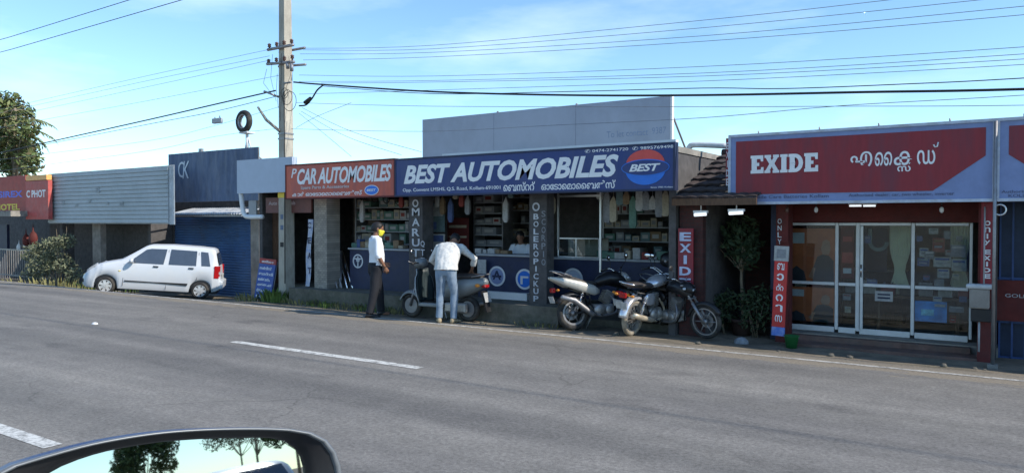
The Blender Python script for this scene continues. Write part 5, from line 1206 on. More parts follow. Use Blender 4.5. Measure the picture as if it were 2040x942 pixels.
    yy = .56; mb.add([q(1.02, -.62, .004), q(1.02, .62, .004), q(1.58, .5, .006), q(1.58, -.5, .006)], [(0, 1, 2, 3)], False); mb.build('windscreen', m_cglass, t)
    mb = MB(); mb.add([(3.585, -.5, 1.42), (3.585, .5, 1.42), (3.685, .56, 1.06), (3.685, -.56, 1.06)], [(0, 1, 2, 3)]); mb.build('rear_window', m_cglass, t)
    for s_ in (-1, 1):
        mb = MB(); mb.loft([[Vector((x+.0, s_*(y0_+dy), z0_+dz)) for dy, dz in ((-.10, -.05), (.085, -.07), (.10, .06), (-.06, .09))] for x, y0_, z0_ in ((.10, .53, .62), (.16, .56, .68), (.32, .60, .80), (.36, .59, .82))], smooth=False); mb.build('headlight', m_lamp, t)
        mb = MB(); mb.loft([[Vector((x, s_*yo, z)) for x, yo in ((3.56, .735), (3.69, .70), (3.72, .60), (3.6, .55))] for z in (.66, .9, 1.03)], smooth=False); o = mb.build('tail_light', m_tail, t)
        mb = MB(); mb.box(3.675, 3.722, s_*.6, s_*.69, .78, .86); mb.build('reversing_lamp', m_lamp, o)
        mb = MB(); mb.ell((1.30, s_*.86, 1.04), (.07, .12, .075)); mb.tube([(1.28, s_*.74, 1.0), (1.3, s_*.83, 1.03)], .025, 6); o = mb.build('wing_mirror', m_body, t)
        mb = MB(); mb.ell((1.355, s_*.86, 1.04), (.02, .095, .055)); mb.build('mirror_glass', m_chrome, o)
        wheel(t, (WB0, s_*.66, WR), WR, .17, s_, m_rim); wheel(t, (WB1, s_*.66, WR), WR, .17, s_, m_rim)
        mb = MB(); mb.ell((.98, s_*.765, .72), (.035, .012, .015)); mb.build('side_indicator', m_yellow, t)
    box('front_bumper_intake', m_black, t, -.015, .05, -.5, .5, .30, .42, b=.01); box('grille', m_black, t, .035, .13, -.35, .35, .53, .61, b=.01); box('fog_lamp', m_black, t, -.0, .1, -.62, -.5, .32, .43, b=.01)
    box('rear_bumper', m_body, t, 3.68, 3.82, -.66, .66, .34, .58, b=.03); box('number_plate', m_yellow if 0 else CARTON[0], t, 3.74, 3.765, -.25, .25, .66, .78)
    return t
m_carwhite = M('car_white', (.52, .55, .59), .28, var=.015, spec=.6, dirt=(.6, .58, .54), dscale=2, damt=.25); m_rim = M('wheel_cover', (.6, .6, .6), .35, .4, var=.05, dirt=(.3, .28, .25), dscale=6, damt=.5)
m_cglass = M('car_glass', (.05, .065, .09), .06, var=.1, spec=.9); m_lamp = M('lamp_lens', (.5, .52, .55), .12, .3, var=.1); m_tail = M('tail_red', (.35, .01, .012), .2, var=.1); m_seam = M('seam_dark', (.12, .12, .13), .6)
c1 = hatchback('parked_hatchback', 'white five-door hatchback parked on the verge in front of the blue shutter', m_carwhite)
# stand it on its surveyed wheel contacts
fc = G(209, 586, -.223); rc = G(397, 596, -.438)
dxy = (rc-fc); L_ = dxy.length; ang = math.atan2(dxy.y, dxy.x); sc_ = L_/2.57
pt = math.asin(-dxy.z/L_)
ax_x = dxy.normalized(); ax_y = Vector((-math.sin(ang), math.cos(ang), 0)); ax_z = ax_x.cross(ax_y)
Rm = Matrix((ax_x, ax_y, ax_z)).transposed()
org = fc-Rm @ Vector((.63*sc_, -.66*sc_, 0))
c1.rotation_euler = Rm.to_euler(); c1.scale = (sc_,)*3; c1.location = org
CARINFO = (sc_, org, ang)
print('CAR', sc_, tuple(org), math.degrees(ang))

# ------------------------------------------------------------------ two-wheelers (local x forward, origin at rear contact)
def spoked(parent, c, r_, tw, m_r, m_t, alloy=False, nm='wheel'):
    mb = MB(); mb.torus((0, 0, 0), r_-tw*.5, tw*.5, 'y', 40, 10, rb=tw*.5); o = mb.build(nm, m_t, parent); o.location = c
    mb = MB(); mb.disc((0, 0, 0), r_-tw*1.15, r_-tw*.85, -tw*.35, tw*.35, 'y', 36); mb.tube([(0, -.05, 0), (0, .05, 0)], .045, 12); mb.build('rim', m_r, o)
    mb = MB()
    if alloy:
        for k in range(6):
            a = 2*PI*k/6; d = Vector((math.cos(a), 0, math.sin(a))); mb.tube([d*.03, d*(r_-tw*1.1)], [(.02, .012), (.012, .01)], 6)
    else:
        for k in range(28):
            a = 2*PI*k/28; d = Vector((math.cos(a), 0, math.sin(a))); e = Vector((math.cos(a+.35), 0, math.sin(a+.35))); mb.tube([e*.04+Vector((0, .035*(-1)**k, 0)), d*(r_-tw*1.1)], .0028, 4)
    mb.build('spokes', m_r, o)
    mb = MB(); mb.disc((0, .0, 0), .05, .12, .055, .06, 'y', 24); mb.build('brake_disc', m_steel, o)
    return o
def fender(mb, c, r_, w_, a0, a1, n=14, th=.004):
    rings = []
    for i in range(n+1):
        a = a0+(a1-a0)*i/n; ca, sa = math.cos(a), math.sin(a)
        prof = [(-w_, -.03), (-w_*.9, .0), (-w_*.45, .022), (0, .028), (w_*.45, .022), (w_*.9, 0), (w_, -.03)]
        o_ = [Vector(c)+Vector(((r_+h)*ca, y, (r_+h)*sa)) for y, h in prof]; i_ = [Vector(c)+Vector(((r_+h-th)*ca, y*.96, (r_+h-th)*sa)) for y, h in prof[::-1]]
        rings.append(o_+i_)
    mb.loft(rings)
def blob(mb, secs, n=14, pw=1.0):
    "loft elliptical sections: (x, y, z, halfwidth y, halfheight z, tilt)"
    rings = []
    for x, y, z, a, b_, *t_ in secs:
        tl = t_[0] if t_ else 0
        rings.append([Vector((x+math.sin(tl)*b_*math.sin(q), y+a*math.cos(q)*(abs(math.cos(q))**(pw-1)), z+b_*math.sin(q)*math.cos(tl))) for q in [2*PI*i/n for i in range(n)]])
    mb.loft(rings)
def motorcycle(name, label, m_paint, style='classic', m_w=None, steer=0, m_tyre=None, group=None):
    t = thing(name, label, 'motorcycle', group=group); WBm = 1.30; r_ = .30 if style == 'sport' else .305; m_w = m_w or m_steel; m_tyre = m_tyre or m_rubber
    spoked(t, (0, 0, r_), r_, .11 if style == 'sport' else .085, m_w, m_tyre, style == 'sport', 'rear_wheel')
    st = thing('fork_assembly', None, None, (WBm-.30, 0, .78)); del_ = None
    st.parent = t; st.rotation_euler = (0, 0, steer); off = Vector((-(WBm-.30), 0, -.78))
    fwl = spoked(st, Vector((WBm, 0, r_))+off, r_, .075, m_w, m_tyre, style == 'sport', 'front_wheel')
    rk = Vector((-.36, 0, .62)).normalized()
    mb = MB()
    for s_ in (-.07, .07): a = Vector((WBm, s_, r_))+off; mb.tube([a, a+rk*.38], .028, 8); mb.tube([a+rk*.36, a+rk*.74], .019, 8)
    for k in (.46, .72): a = Vector((WBm, 0, r_))+off+rk*k; mb.obox(a, (.06, .2, .03), None, .008)
    mb.build('fork', m_chrome if style == 'classic' else m_steel, st)
    mb = MB(); fender(mb, Vector((WBm, 0, r_))+off, r_+.025, .055, R(25), R(165)); mb.build('front_fender', m_paint if style == 'classic' else m_black, st)
    h = Vector((WBm, 0, r_))+off+rk*.76
    mb = MB(); mb.tube(smooth_through([h+Vector((-.16, -.36, .06)), h+Vector((-.06, -.22, .1)), h+Vector((0, -.08, .02)), h+Vector((0, .08, .02)), h+Vector((-.06, .22, .1)), h+Vector((-.16, .36, .06))], 4), .012, 6); mb.build('handlebar', m_chrome, st)
    for s_ in (-1, 1):
        mb = MB(); mb.tube([h+Vector((-.08, s_*.25, .1)), h+Vector((-.16, s_*.37, .06))], .018, 8); mb.build('grip', m_black, st)
        mb = MB(); mb.tube([h+Vector((-.06, s_*.22, .1)), h+Vector((0, s_*.28, .22)), h+Vector((-.02, s_*.32, .27))], .006, 5); mb.ell(h+Vector((-.02, s_*.33, .3)), (.015, .065, .045)); o = mb.build('mirror', m_black, st)
        mb = MB(); mb.ell(h+Vector((-.03, s_*.33, .3)), (.012, .055, .037)); mb.build('mirror_glass', m_chrome, o)
        mb = MB(); mb.ell(h+Vector((.1, s_*.15, -.08)), (.03, .03, .025)); mb.build('indicator', m_yellow if style == 'classic' else m_lamp, st)
    mb = MB(); c = h+Vector((.1, 0, -.1))
    if style == 'classic': mb.ell(c, (.11, .1, .1)); mb.build('headlight', m_chrome, st); mb = MB(); mb.ell(c+Vector((.06, 0, 0)), (.06, .088, .088)); mb.build('lens', m_lamp, st)
    else: blob(mb, [(c.x-.08, 0, c.z+.02, .1, .12), (c.x+.02, 0, c.z, .11, .12), (c.x+.1, 0, c.z-.02, .07, .07), (c.x+.12, 0, c.z-.03, .02, .02)]); mb.build('headlight_cowl', m_paint, st); mb = MB(); mb.ell(c+Vector((.085, 0, -.02)), (.035, .07, .05)); mb.build('lens', m_lamp, st)
    # frame
    mb = MB(); H0 = Vector((WBm-.36, 0, .86))
    for s_ in (-.09, .09):
        mb.tube([H0, (.78, s_*.6, .34), (.72, s_, .25), (.42, s_, .26), (.3, s_, .45)], .016, 6); mb.tube([H0+Vector((0, 0, .03)), (.6, s_*.5, .76), (.28, s_, .68), (-.12, s_*1.1, .74)], .016, 6); mb.tube([(.28, s_, .68), (.3, s_, .42)], .016, 6)
        mb.tube([(.36, s_, .32), (0, s_, r_)], .02, 6)
    mb.tube([(.36, -.1, .32), (.36, .1, .32)], .02, 6); mb.build('frame', m_black, t)
    for s_ in (-.13, .13):
        mb = MB(); n = 60; mb.tube([(.02+.09*0, s_, .33), (.14, s_, .66)], .012, 6); 
        for k in range(9): mb.torus((.035+.012*k, s_, .38+.03*k), .026, .006, 'z', 12, 5)
        mb.build('shock_absorber', m_chrome, t)
    # engine
    mb = MB(); mb.bbox(.36, .74, -.13, .13, .24, .44, .04); mb.ell((.45, -.14, .34), (.12, .05, .1)); mb.ell((.45, .14, .34), (.12, .05, .1)); mb.ell((.64, -.135, .33), (.09, .04, .085)); mb.build('engine', m_eng, t)
    mb = MB(); rot = Matrix.Rotation(R(-12 if style == 'classic' else 30), 3, 'Y')
    for k in range(7): mb.obox(Vector((.6, 0, .47))+rot @ Vector((0, 0, .032*k)), (.17, .18, .014), rot, .003)
    mb.obox(Vector((.6, 0, .47))+rot @ Vector((0, 0, .1)), (.13, .14, .22), rot); mb.build('cylinder', m_eng, t)
    # exhaust
    mb = MB(); z_end = .34 if style == 'classic' else .52
    mb.tube(smooth_through([Vector((.7, -.06, .58)), Vector((.8, -.12, .42)), Vector((.74, -.15, .28)), Vector((.5, -.17, .24)), Vector((.32, -.18, .26))], 4), .022, 8)
    mb.tube([(.36, -.18, .26), (.28, -.185, .27), (-.05, -.19, z_end), (-.28, -.195, z_end+.06), (-.3, -.195, z_end+.063)], [.024, .045, .048, .042, .02], 10); mb.build('exhaust', m_exh if style == 'classic' else m_steel, t)
    # tank, seat, covers
    mb = MB()
    if style == 'classic': blob(mb, [(.44, 0, .82, .04, .03), (.47, 0, .83, .09, .07), (.6, 0, .86, .135, .1), (.78, 0, .88, .145, .11), (.9, 0, .88, .12, .09), (.97, 0, .88, .07, .05), (.98, 0, .88, .02, .02)])
    else: blob(mb, [(.42, 0, .80, .06, .04), (.5, 0, .84, .12, .08), (.66, 0, .88, .16, .12), (.82, 0, .87, .17, .14, .2), (.95, 0, .82, .13, .12, .3), (1.06, 0, .76, .08, .1, .3), (1.1, 0, .74, .03, .05)])
    o = mb.build('tank', m_silverblack if m_paint is m_silverbike else m_paint, t)
    mb = MB(); mb.tube([(.8, 0, .97), (.8, 0, 1.0)], .035, 12); mb.build('filler_cap', m_chrome, o)
    if style == 'classic':
        for s_ in (-1, 1): mb = MB(); mb.ell((.74, s_*.135, .86), (.1, .02, .04)); mb.build('tank_badge', m_eng, o)
    mb = MB()
    if style == 'classic': blob(mb, [(.46, 0, .80, .06, .03), (.42, 0, .815, .1, .045), (.2, 0, .82, .13, .05), (.05, 0, .84, .125, .05), (-.2, 0, .86, .12, .045), (-.28, 0, .86, .07, .03)])
    else: blob(mb, [(.45, 0, .79, .06, .03), (.4, 0, .80, .1, .04), (.22, 0, .81, .13, .045), (.1, 0, .86, .12, .04), (-.15, 0, .92, .1, .04), (-.24, 0, .93, .05, .02)])
    mb.build('seat', m_seat, t)
    mb = MB()
    if style == 'sport':
        for s_ in (-1, 1): blob(mb, [(.46, s_*.11, .66, .02, .04), (.36, s_*.125, .68, .035, .09), (.1, s_*.12, .76, .045, .09), (-.15, s_*.1, .83, .045, .075), (-.32, s_*.06, .88, .04, .045), (-.42, s_*.03, .91, .03, .02)])
        mb.build('tail_cover', m_tailsil if m_paint is m_silverbike else m_paint, t)
        mb = MB(); mb.tube([(-.05, -.12, .93), (-.25, -.12, 1.0), (-.38, -.06, 1.03), (-.38, .06, 1.03), (-.25, .12, 1.0), (-.05, .12, .93)], .012, 6); mb.build('grab_rail', m_steel, t)
    else:
        for s_ in (-1, 1): blob(mb, [(.46, s_*.12, .6, .015, .06), (.4, s_*.13, .6, .03, .11), (.2, s_*.13, .61, .03, .1), (.12, s_*.12, .61, .015, .05)])
        mb.build('side_cover', m_paint, t)
        mb = MB(); mb.tube([(.0, -.13, .86), (-.28, -.13, .88), (-.36, 0, .9), (-.28, .13, .88), (.0, .13, .86)], .011, 6); mb.build('grab_rail', m_chrome, t)
    mb = MB(); fender(mb, (0, 0, r_), r_+.04, .075, R(70), R(175 if style == 'classic' else 150)); mb.build('rear_fender', m_paint if style == 'classic' else m_black, t)
    mb = MB(); mb.bbox(-.4, -.33, -.055, .055, .66, .74, .015); mb.build('tail_light', m_tail, t)
    mb = MB(); mb.obox((-.39, 0, .54), (.008, .2, .12), Matrix.Rotation(R(-18), 3, 'Y')); mb.build('number_plate', CARTON[0], t)
    for s_ in (-1, 1): mb = MB(); mb.tube([(-.32, 0, .7), (-.32, s_*.13, .7)], .008, 5); mb.ell((-.33, s_*.15, .7), (.025, .035, .022)); mb.build('indicator', m_ind, t)
    mb = MB(); mb.tube([(.42, .1, .27), (.36, .24, .02), (.38, .26, .0)], .012, 6); mb.build('side_stand', m_steel, t)
    mb = MB(); mb.tube([(.45, -.24, .25), (.45, -.12, .27), (.45, .12, .27), (.45, .24, .25)], .012, 6); mb.build('foot_pegs', m_black, t)
    mb = MB(); mb.disc((.0, .1, r_), .001, .1, -.0, .02, 'y', 20); mb.bbox(.0, .42, .1, .125, r_-.06, r_+.08, .01); mb.build('chain_guard', m_black, t)
    return t
m_silverbike = M('bike_silver', (.42, .41, .39), .35, .3, var=.06, dirt=(.35, .3, .22), dscale=3, damt=.4); m_tailsil = M('bike_tail_silver', (.5, .48, .43), .35, .25, var=.06, dirt=(.35, .3, .22), dscale=3, damt=.4)
m_silverblack = M('bike_black', (.012, .012, .014), .35, var=.1, spec=.4); m_classic = M('bike_tank_grey', (.6, .61, .65), .2, .6, var=.08, dirt=(.4, .36, .3), dscale=4, damt=.3)
m_eng = M('engine_alloy', (.42, .41, .39), .45, .6, var=.2, dirt=(.2, .17, .13), dscale=7, damt=.7); m_exh = M('exhaust_dusty', (.6, .52, .4), .4, .5, var=.12, dirt=(.4, .32, .22), dscale=5, damt=.5)
m_seat = M('seat_vinyl', (.03, .028, .028), .55, var=.2, dirt=(.14, .11, .09), damt=.5); m_ind = M('indicator_amber', (.7, .25, .03), .3); m_dusttyre = M('tyre_dusty', (.30, .26, .2), .9, var=.25, scale=10, dirt=(.07, .06, .055), dscale=8, damt=.5)
def place(t, rear, front, lean=0, L=1.30):
    d = front-rear; a = math.atan2(d.y, d.x); t.location = (rear.x, rear.y, rear.z); t.rotation_euler = (lean, 0, a)
def cam_pt(right, depth):   # point on the ground given its offset to the right and its distance in front of the camera post
    return Vector((RT.x*right+FH.x*depth, RT.y*right+FH.y*depth, 0))
def put(t, right, depth, heading_deg, lean=0):
    p = cam_pt(right, depth); p.z = gz(p.x, p.y); a = YAW+R(heading_deg)   # 0 = towards the right of the view, 90 = away
    t.location = p; t.rotation_euler = Quaternion((0, 0, 1), a).to_matrix().to_euler(); 
    t.rotation_euler = (Matrix.Rotation(a, 3, 'Z') @ Matrix.Rotation(lean, 3, 'X')).to_euler()
def at_g(px, py): 
    p = G(px, py, -.03); d = p.x*FH.x+p.y*FH.y; return p.x*RT.x+p.y*RT.y, d
mc1 = motorcycle('parked_motorcycle', 'silver-tailed sporty motorcycle, leftmost of the parked motorcycles', m_silverbike, 'sport', m_steel)
r_, d_ = at_g(1143, 658); put(mc1, r_, d_, 20, R(-6)); 
mc2 = motorcycle('parked_motorcycle', 'classic motorcycle with chrome-grey tank and dusty spoked rear wheel', m_classic, 'classic', m_eng, steer=R(10), m_tyre=m_dusttyre)
r_, d_ = at_g(1257, 668); put(mc2, r_, d_, 50, R(6))
mc3 = motorcycle('parked_motorcycle', 'black motorcycle with its front wheel turned, rightmost of the parked motorcycles', m_silverblack, 'sport', m_steel, steer=R(22))
p1, p2 = at_g(1335, 657), at_g(1412, 674); mc3.scale = (.94,)*3
put(mc3, p1[0]-.17, p1[1]+.22, math.degrees(math.atan2(p2[1]-p1[1], p2[0]-p1[0])), R(5))
# a second row behind
mc4 = motorcycle('parked_motorcycle', 'dark motorcycle mostly hidden behind the classic one, a helmet on its mirror', m_silverblack, 'classic')
mc4.location = (-5.45, 11.85, gz(-5.4, 11.9)); mc4.rotation_euler = (R(4), 0, R(76))

def scooter(name, label, m_p, m_shield, m_inner):
    t = thing(name, label, 'scooter'); W = 1.24; r_ = .225
    def w_(c, nm): 
        mb = MB(); mb.torus((0, 0, 0), r_-.048, .048, 'y', 32, 10, rb=.052); o = mb.build(nm, m_rubber, t); o.location = c
        mb = MB(); mb.disc((0, 0, 0), .02, r_-.085, -.035, .035, 'y', 28); mb.build('rim', m_steel, o); return o
    w_((0, 0, r_), 'rear_wheel'); w_((W, 0, r_), 'front_wheel')
    mb = MB(); blob(mb, [(.5, 0, .52, .1, .12), (.42, 0, .55, .16, .17), (.2, 0, .58, .2, .19), (0, 0, .62, .2, .17), (-.2, 0, .67, .16, .13), (-.34, 0, .7, .09, .08), (-.39, 0, .71, .03, .03)], 18); mb.build('rear_body', m_p, t)
    mb = MB(); blob(mb, [(.52, 0, .74, .08, .03), (.45, 0, .77, .13, .05), (.2, 0, .79, .15, .055), (-.1, 0, .8, .14, .05), (-.27, 0, .8, .09, .03)], 16); mb.build('seat', m_seat, t)
    mb = MB(); mb.tube([(-.15, -.13, .8), (-.36, -.11, .84), (-.4, 0, .85), (-.36, .11, .84), (-.15, .13, .8)], .013, 6); mb.build('grab_rail', m_steel, t)
    mb = MB(); mb.bbox(.45, .95, -.19, .19, .24, .31, .02); mb.build('floorboard', m_p, t); mb = MB(); mb.bbox(.5, .92, -.15, .15, .311, .322, .004); mb.build('floor_mat', m_black, t)
    # leg shield: curved plate
    def shield(mb, off, shrink):
        rings = []
        for i in range(9):
            v = i/8; z = .28+.62*v; x = .92+.10*v+off-.06*math.sin(PI*v)*0; hw = (.19+.06*math.sin(PI*min(1, v*1.15)))*shrink*(1 if v < .85 else .8)
            rings.append([Vector((x+.10*(1-(y/hw)**2 if hw else 0)*.8, y, z)) for y in [hw*(-1+2*j/10) for j in range(11)]]+[Vector((x-.015+.10*(1-(y/hw)**2)*.8, y, z)) for y in [hw*(1-2*j/10) for j in range(11)]])
        mb.loft(rings)
    mb = MB(); shield(mb, 0, 1.0); mb.build('leg_shield', m_shield, t); mb = MB(); shield(mb, -.02, .86); mb.build('shield_lining', m_inner, t)
    mb = MB(); 
    for s_ in (-.055, .055): mb.tube([(W, s_, r_), (W-.06, s_, .42), (W-.12, s_*.6, .6)], .02, 6)
    mb.build('fork', m_steel, t)
    mb = MB(); fender(mb, (W, 0, r_), r_+.03, .075, R(20), R(160)); mb.build('front_fender', m_p, t)
    mb = MB(); blob(mb, [(.93, 0, 1.0, .06, .05), (.98, 0, 1.01, .12, .08), (1.08, 0, 1.0, .12, .09), (1.14, 0, .98, .07, .06)], 16); mb.build('handlebar_cowl', m_p, t)
    mb = MB(); mb.ell((1.13, 0, .99), (.03, .08, .06)); mb.build('headlight', m_lamp, t)
    for s_ in (-1, 1):
        mb = MB(); mb.tube([(1.0, s_*.1, 1.01), (.98, s_*.22, 1.02)], .014, 6); mb.tube([(.98, s_*.22, 1.02), (.94, s_*.35, 1.01)], .02, 8); mb.build('grip', m_black, t)
        mb = MB(); mb.tube([(1.03, s_*.17, 1.04), (1.0, s_*.24, 1.18)], .006, 5); mb.ell((1.0, s_*.27, 1.22), (.015, .06, .045)); o = mb.build('mirror', m_black, t); mb = MB(); mb.ell((.99, s_*.27, 1.22), (.012, .05, .037)); mb.build('mirror_glass', m_chrome, o)
        mb = MB(); mb.tube([(1.06, s_*.13, 1.0), (1.03, s_*.34, 1.05)], .006, 5); mb.build('brake_lever', m_steel, t)
        mb = MB(); mb.ell((-.28, s_*.14, .66), (.05, .02, .03)); mb.build('indicator', m_ind, t)
    mb = MB(); blob(mb, [(-.33, 0, .64, .1, .03), (-.37, 0, .64, .09, .035), (-.395, 0, .64, .05, .02)], 12); mb.build('tail_light', m_tail, t)
    mb = MB(); mb.loft([[Vector((-.3-.1*v, y, .56-.36*v)) for y in (-.09*(1-.3*v), .09*(1-.3*v))]+[Vector((-.32-.1*v, y, .56-.36*v)) for y in (.09*(1-.3*v), -.09*(1-.3*v))] for v in (0, .3, .7, 1)], smooth=False); mb.build('mud_flap', m_black, t)
    mb = MB(); mb.obox((-.385, 0, .45), (.008, .18, .17), Matrix.Rotation(R(16), 3, 'Y')); mb.build('number_plate', CARTON[0], t)
    mb = MB(); mb.tube([(.3, -.16, .26), (.05, -.17, .27), (-.25, -.18, .33)], [.03, .045, .035], 10); mb.build('exhaust', m_steel, t)
    mb = MB(); mb.bbox(-.05, .4, .08, .17, .16, .34, .04); mb.build('engine', m_eng, t)
    mb = MB(); mb.tube([(.4, -.14, .2), (.34, -.16, .01)], .012, 6); mb.tube([(.4, .14, .2), (.34, .16, .01)], .012, 6); mb.tube([(.34, -.16, .01), (.34, .16, .01)], .01, 6); mb.build('centre_stand', m_steel, t)
    return t
m_scoot = M('scooter_grey', (.2, .225, .24), .4, .15, var=.05, dirt=(.3, .28, .24), damt=.3); m_shin = M('shield_lining_teal', (.02, .035, .04), .5); m_scootblue = M('scooter_navy', (.03, .045, .12), .3, .2)
s1_ = scooter('parked_scooter', 'grey scooter parked on the road edge that the bending man works on', m_scoot, M('shield_pale', (.42, .47, .5), .35, .3), m_shin)
pr, pf = at_g(934, 641), at_g(846, 634)
s1_.scale = (1.06, 1.2, 1.06)
put(s1_, pr[0], pr[1], math.degrees(math.atan2(pf[1]-pr[1], pf[0]-pr[0])), R(0))
print('scooter len', (Vector(pr)-Vector(pf)).length)
# helmet
t = thing('motorcycle_helmet', 'shiny dark helmet hung over the handlebar beside the red EXIDE banner', 'helmet', P(1331, 520, 12.35)); t.rotation_euler = (0, R(8), YAW-PI/2+R(60))
mb = MB(); blob(mb, [(-.13, 0, .0, .02, .03), (-.12, 0, .01, .08, .09), (-.06, 0, .02, .115, .125), (.02, 0, .02, .12, .13), (.09, 0, .0, .1, .11), (.13, 0, -.02, .06, .07)], 18); mb.build('shell', m_silverblack, t)
mb = MB(); blob(mb, [(.085, 0, .03, .1, .035), (.125, 0, .02, .07, .045), (.14, 0, .015, .02, .02)], 14); mb.build('visor', m_cglass, t); mb = MB(); mb.ell((-.01, -.115, .0), (.025, .01, .025)); mb.ell((-.01, .115, .0), (.025, .01, .025)); mb.build('pivot', m_steel, t)

# ------------------------------------------------------------------ people
def remesh(mb, vox, smooth=2):
    me = bpy.data.meshes.new('tmp'); me.from_pydata(mb.v, [], mb.f)
    bm = bmesh.new(); bm.from_mesh(me); bmesh.ops.recalc_face_normals(bm, faces=bm.faces); bm.to_mesh(me); bm.free()
    o = bpy.data.objects.new('tmp', me)
    m = o.modifiers.new('r', 'REMESH'); m.mode = 'VOXEL'; m.voxel_size = vox; m.use_smooth_shade = True
    if smooth: q = o.modifiers.new('s', 'SMOOTH'); q.iterations = smooth; q.factor = .5
    r = evaluate(o); bpy.data.meshes.remove(me)
    for p in r.polygons: p.use_smooth = True
    return r
def mobj(name, me, mats, parent, fn=None):
    me.materials.clear()
    for m in mats: me.materials.append(m)
    if fn:
        for p in me.polygons: p.material_index = fn(p.center)
    o = bpy.data.objects.new(name, me); COL.objects.link(o); o.parent = parent; return o
def limb(mb, pts, rad, n=14): mb.tube([Vector(p) for p in pts], rad, n)
def hand(mb, wrist, d, palm_n, s=1.0, curl=.5):
    "palm, four unequal bent fingers and a thumb leaving the side of the palm"
    d = Vector(d).normalized(); pn = Vector(palm_n); pn = (pn-d*pn.dot(d)).normalized(); sd = d.cross(pn)
    w_ = Vector(wrist)
    rings = []
    for f, a, b_ in ((-.01, .022, .018), (.02, .03, .016), (.05, .038, .015), (.085, .038, .013), (.095, .03, .009)):
        c = w_+d*f*s; rings.append([c+sd*math.cos(q)*a*s+pn*math.sin(q)*b_*s for q in [2*PI*i/12 for i in range(12)]])
    mb.loft(rings)
    for k, (o_, l) in enumerate(((-.029, .068), (-.010, .076), (.010, .071), (.028, .056))):
        p = w_+d*.082*s+sd*o_*s; dd = d; pts = [p-d*.02, p]
        for j, seg in enumerate((.42, .33, .25)):
            a = curl*(.55+.45*j); dd = (dd*math.cos(a)+pn*math.sin(a)).normalized(); p = p+dd*l*seg*s; pts.append(p)
        mb.tube(pts, [.009*s, .0095*s, .009*s, .008*s, .0065*s], 8)
    p = w_+d*.03*s-sd*.028*s; q = (d*.7-sd*.6+pn*.35).normalized()
    mb.tube([p, p+q*.035*s, p+(q*.035+(d*.9-sd*.15+pn*.35).normalized()*.03)*s, p+(q*.035+d*.055+pn*.03)*s], [.013*s, .011*s, .01*s, .008*s], 8)
def head(mb, c, fwd, up, s=1.0):
    fwd = Vector(fwd).normalized(); up = Vector(up); up = (up-fwd*up.dot(fwd)).normalized(); lf = up.cross(fwd); c = Vector(c)
    def T(x, y, z): return c+(fwd*x+lf*y+up*z)*s
    rings = []
    for z, x0, rx, ry in ((-.125, .045, .025, .022), (-.115, .04, .045, .038), (-.09, .025, .068, .052), (-.05, .008, .088, .064), (0, -.005, .098, .073), (.04, -.01, .1, .076), (.075, -.012, .09, .07), (.1, -.012, .066, .052), (.115, -.012, .03, .025)):
        rings.append([T(x0+rx*math.cos(q), ry*math.sin(q), z) for q in [2*PI*i/18 for i in range(18)]])
    mb.loft(rings)
    mb.loft([[T(x, y, z) for x, y in ((.085, -w_), (.085+h, 0), (.085, w_), (.07, 0))] for z, h, w_ in ((.03, .004, .008), (.0, .02, .012), (-.022, .034, .018), (-.034, .012, .014))], smooth=True)
    for s_ in (-1, 1):
        mb.ell(T(-.005, s_*.076, -.005), (.02*s, .012*s, .033*s), Matrix((fwd, lf, up)).transposed()); mb.ell(T(.078, s_*.032, .022), (.014*s, .016*s, .009*s), Matrix((fwd, lf, up)).transposed())
    mb.ell(T(.083, 0, -.058), (.012*s, .026*s, .008*s), Matrix((fwd, lf, up)).transposed()); mb.ell(T(.08, 0, -.068), (.011*s, .02*s, .007*s), Matrix((fwd, lf, up)).transposed())
    return T, fwd, lf, up
def hairpiece(mb, T, s=1.0, thick=.012, back=-.06):
    rings = []
    for z, x0, rx, ry, cut in ((-.06, -.02, .086, .068, -.02), (-.03, -.02, .1, .076, -.005), (.0, -.015, .108, .083, .015), (.03, -.012, .11, .085, .045), (.06, -.012, .106, .083, .075), (.085, -.012, .092, .074, .09), (.11, -.012, .066, .056, .09), (.128, -.012, .03, .026, .09)):
        rings.append([T(min(x0+rx*math.cos(q), cut+.012*math.sin(5*q)), ry*math.sin(q), z) for q in [2*PI*i/24 for i in range(24)]])
    mb.loft(rings)
def shoe(mb, ank, fwd, s=1.0):
    f = Vector(fwd).normalized(); l = Vector((-f.y, f.x, 0)); a = Vector(ank)
    rings = []
    for x, w_, h in ((-.075, .02, .05), (-.06, .036, .085), (-.01, .04, .1), (.05, .042, .075), (.11, .046, .055), (.16, .038, .045), (.19, .015, .03)):
        z0 = 0; rings.append([Vector((a.x, a.y, 0))+f*x*s+l*w_*s*math.cos(q)+Vector((0, 0, (h/2+h/2*math.sin(q))*s)) for q in [2*PI*i/12 for i in range(12)]])
    mb.loft(rings)
m_skin = M('skin', (.24, .12, .075), .55, var=.08); m_hair = M('hair', (.012, .011, .012), .6); m_eye = M('eye_dark', (.02, .015, .015), .2)
def torso_rings(mb, secs, n=20):
    rings = []
    for c, fwd, rx, ry in secs:
        c = Vector(c); f = Vector(fwd).normalized(); rings.append([c+f*rx*math.cos(q)*(1 if math.cos(q) > 0 else .9)+Vector((0, 1, 0))*ry*math.sin(q) for q in [2*PI*i/n for i in range(n)]])
    mb.loft(rings)

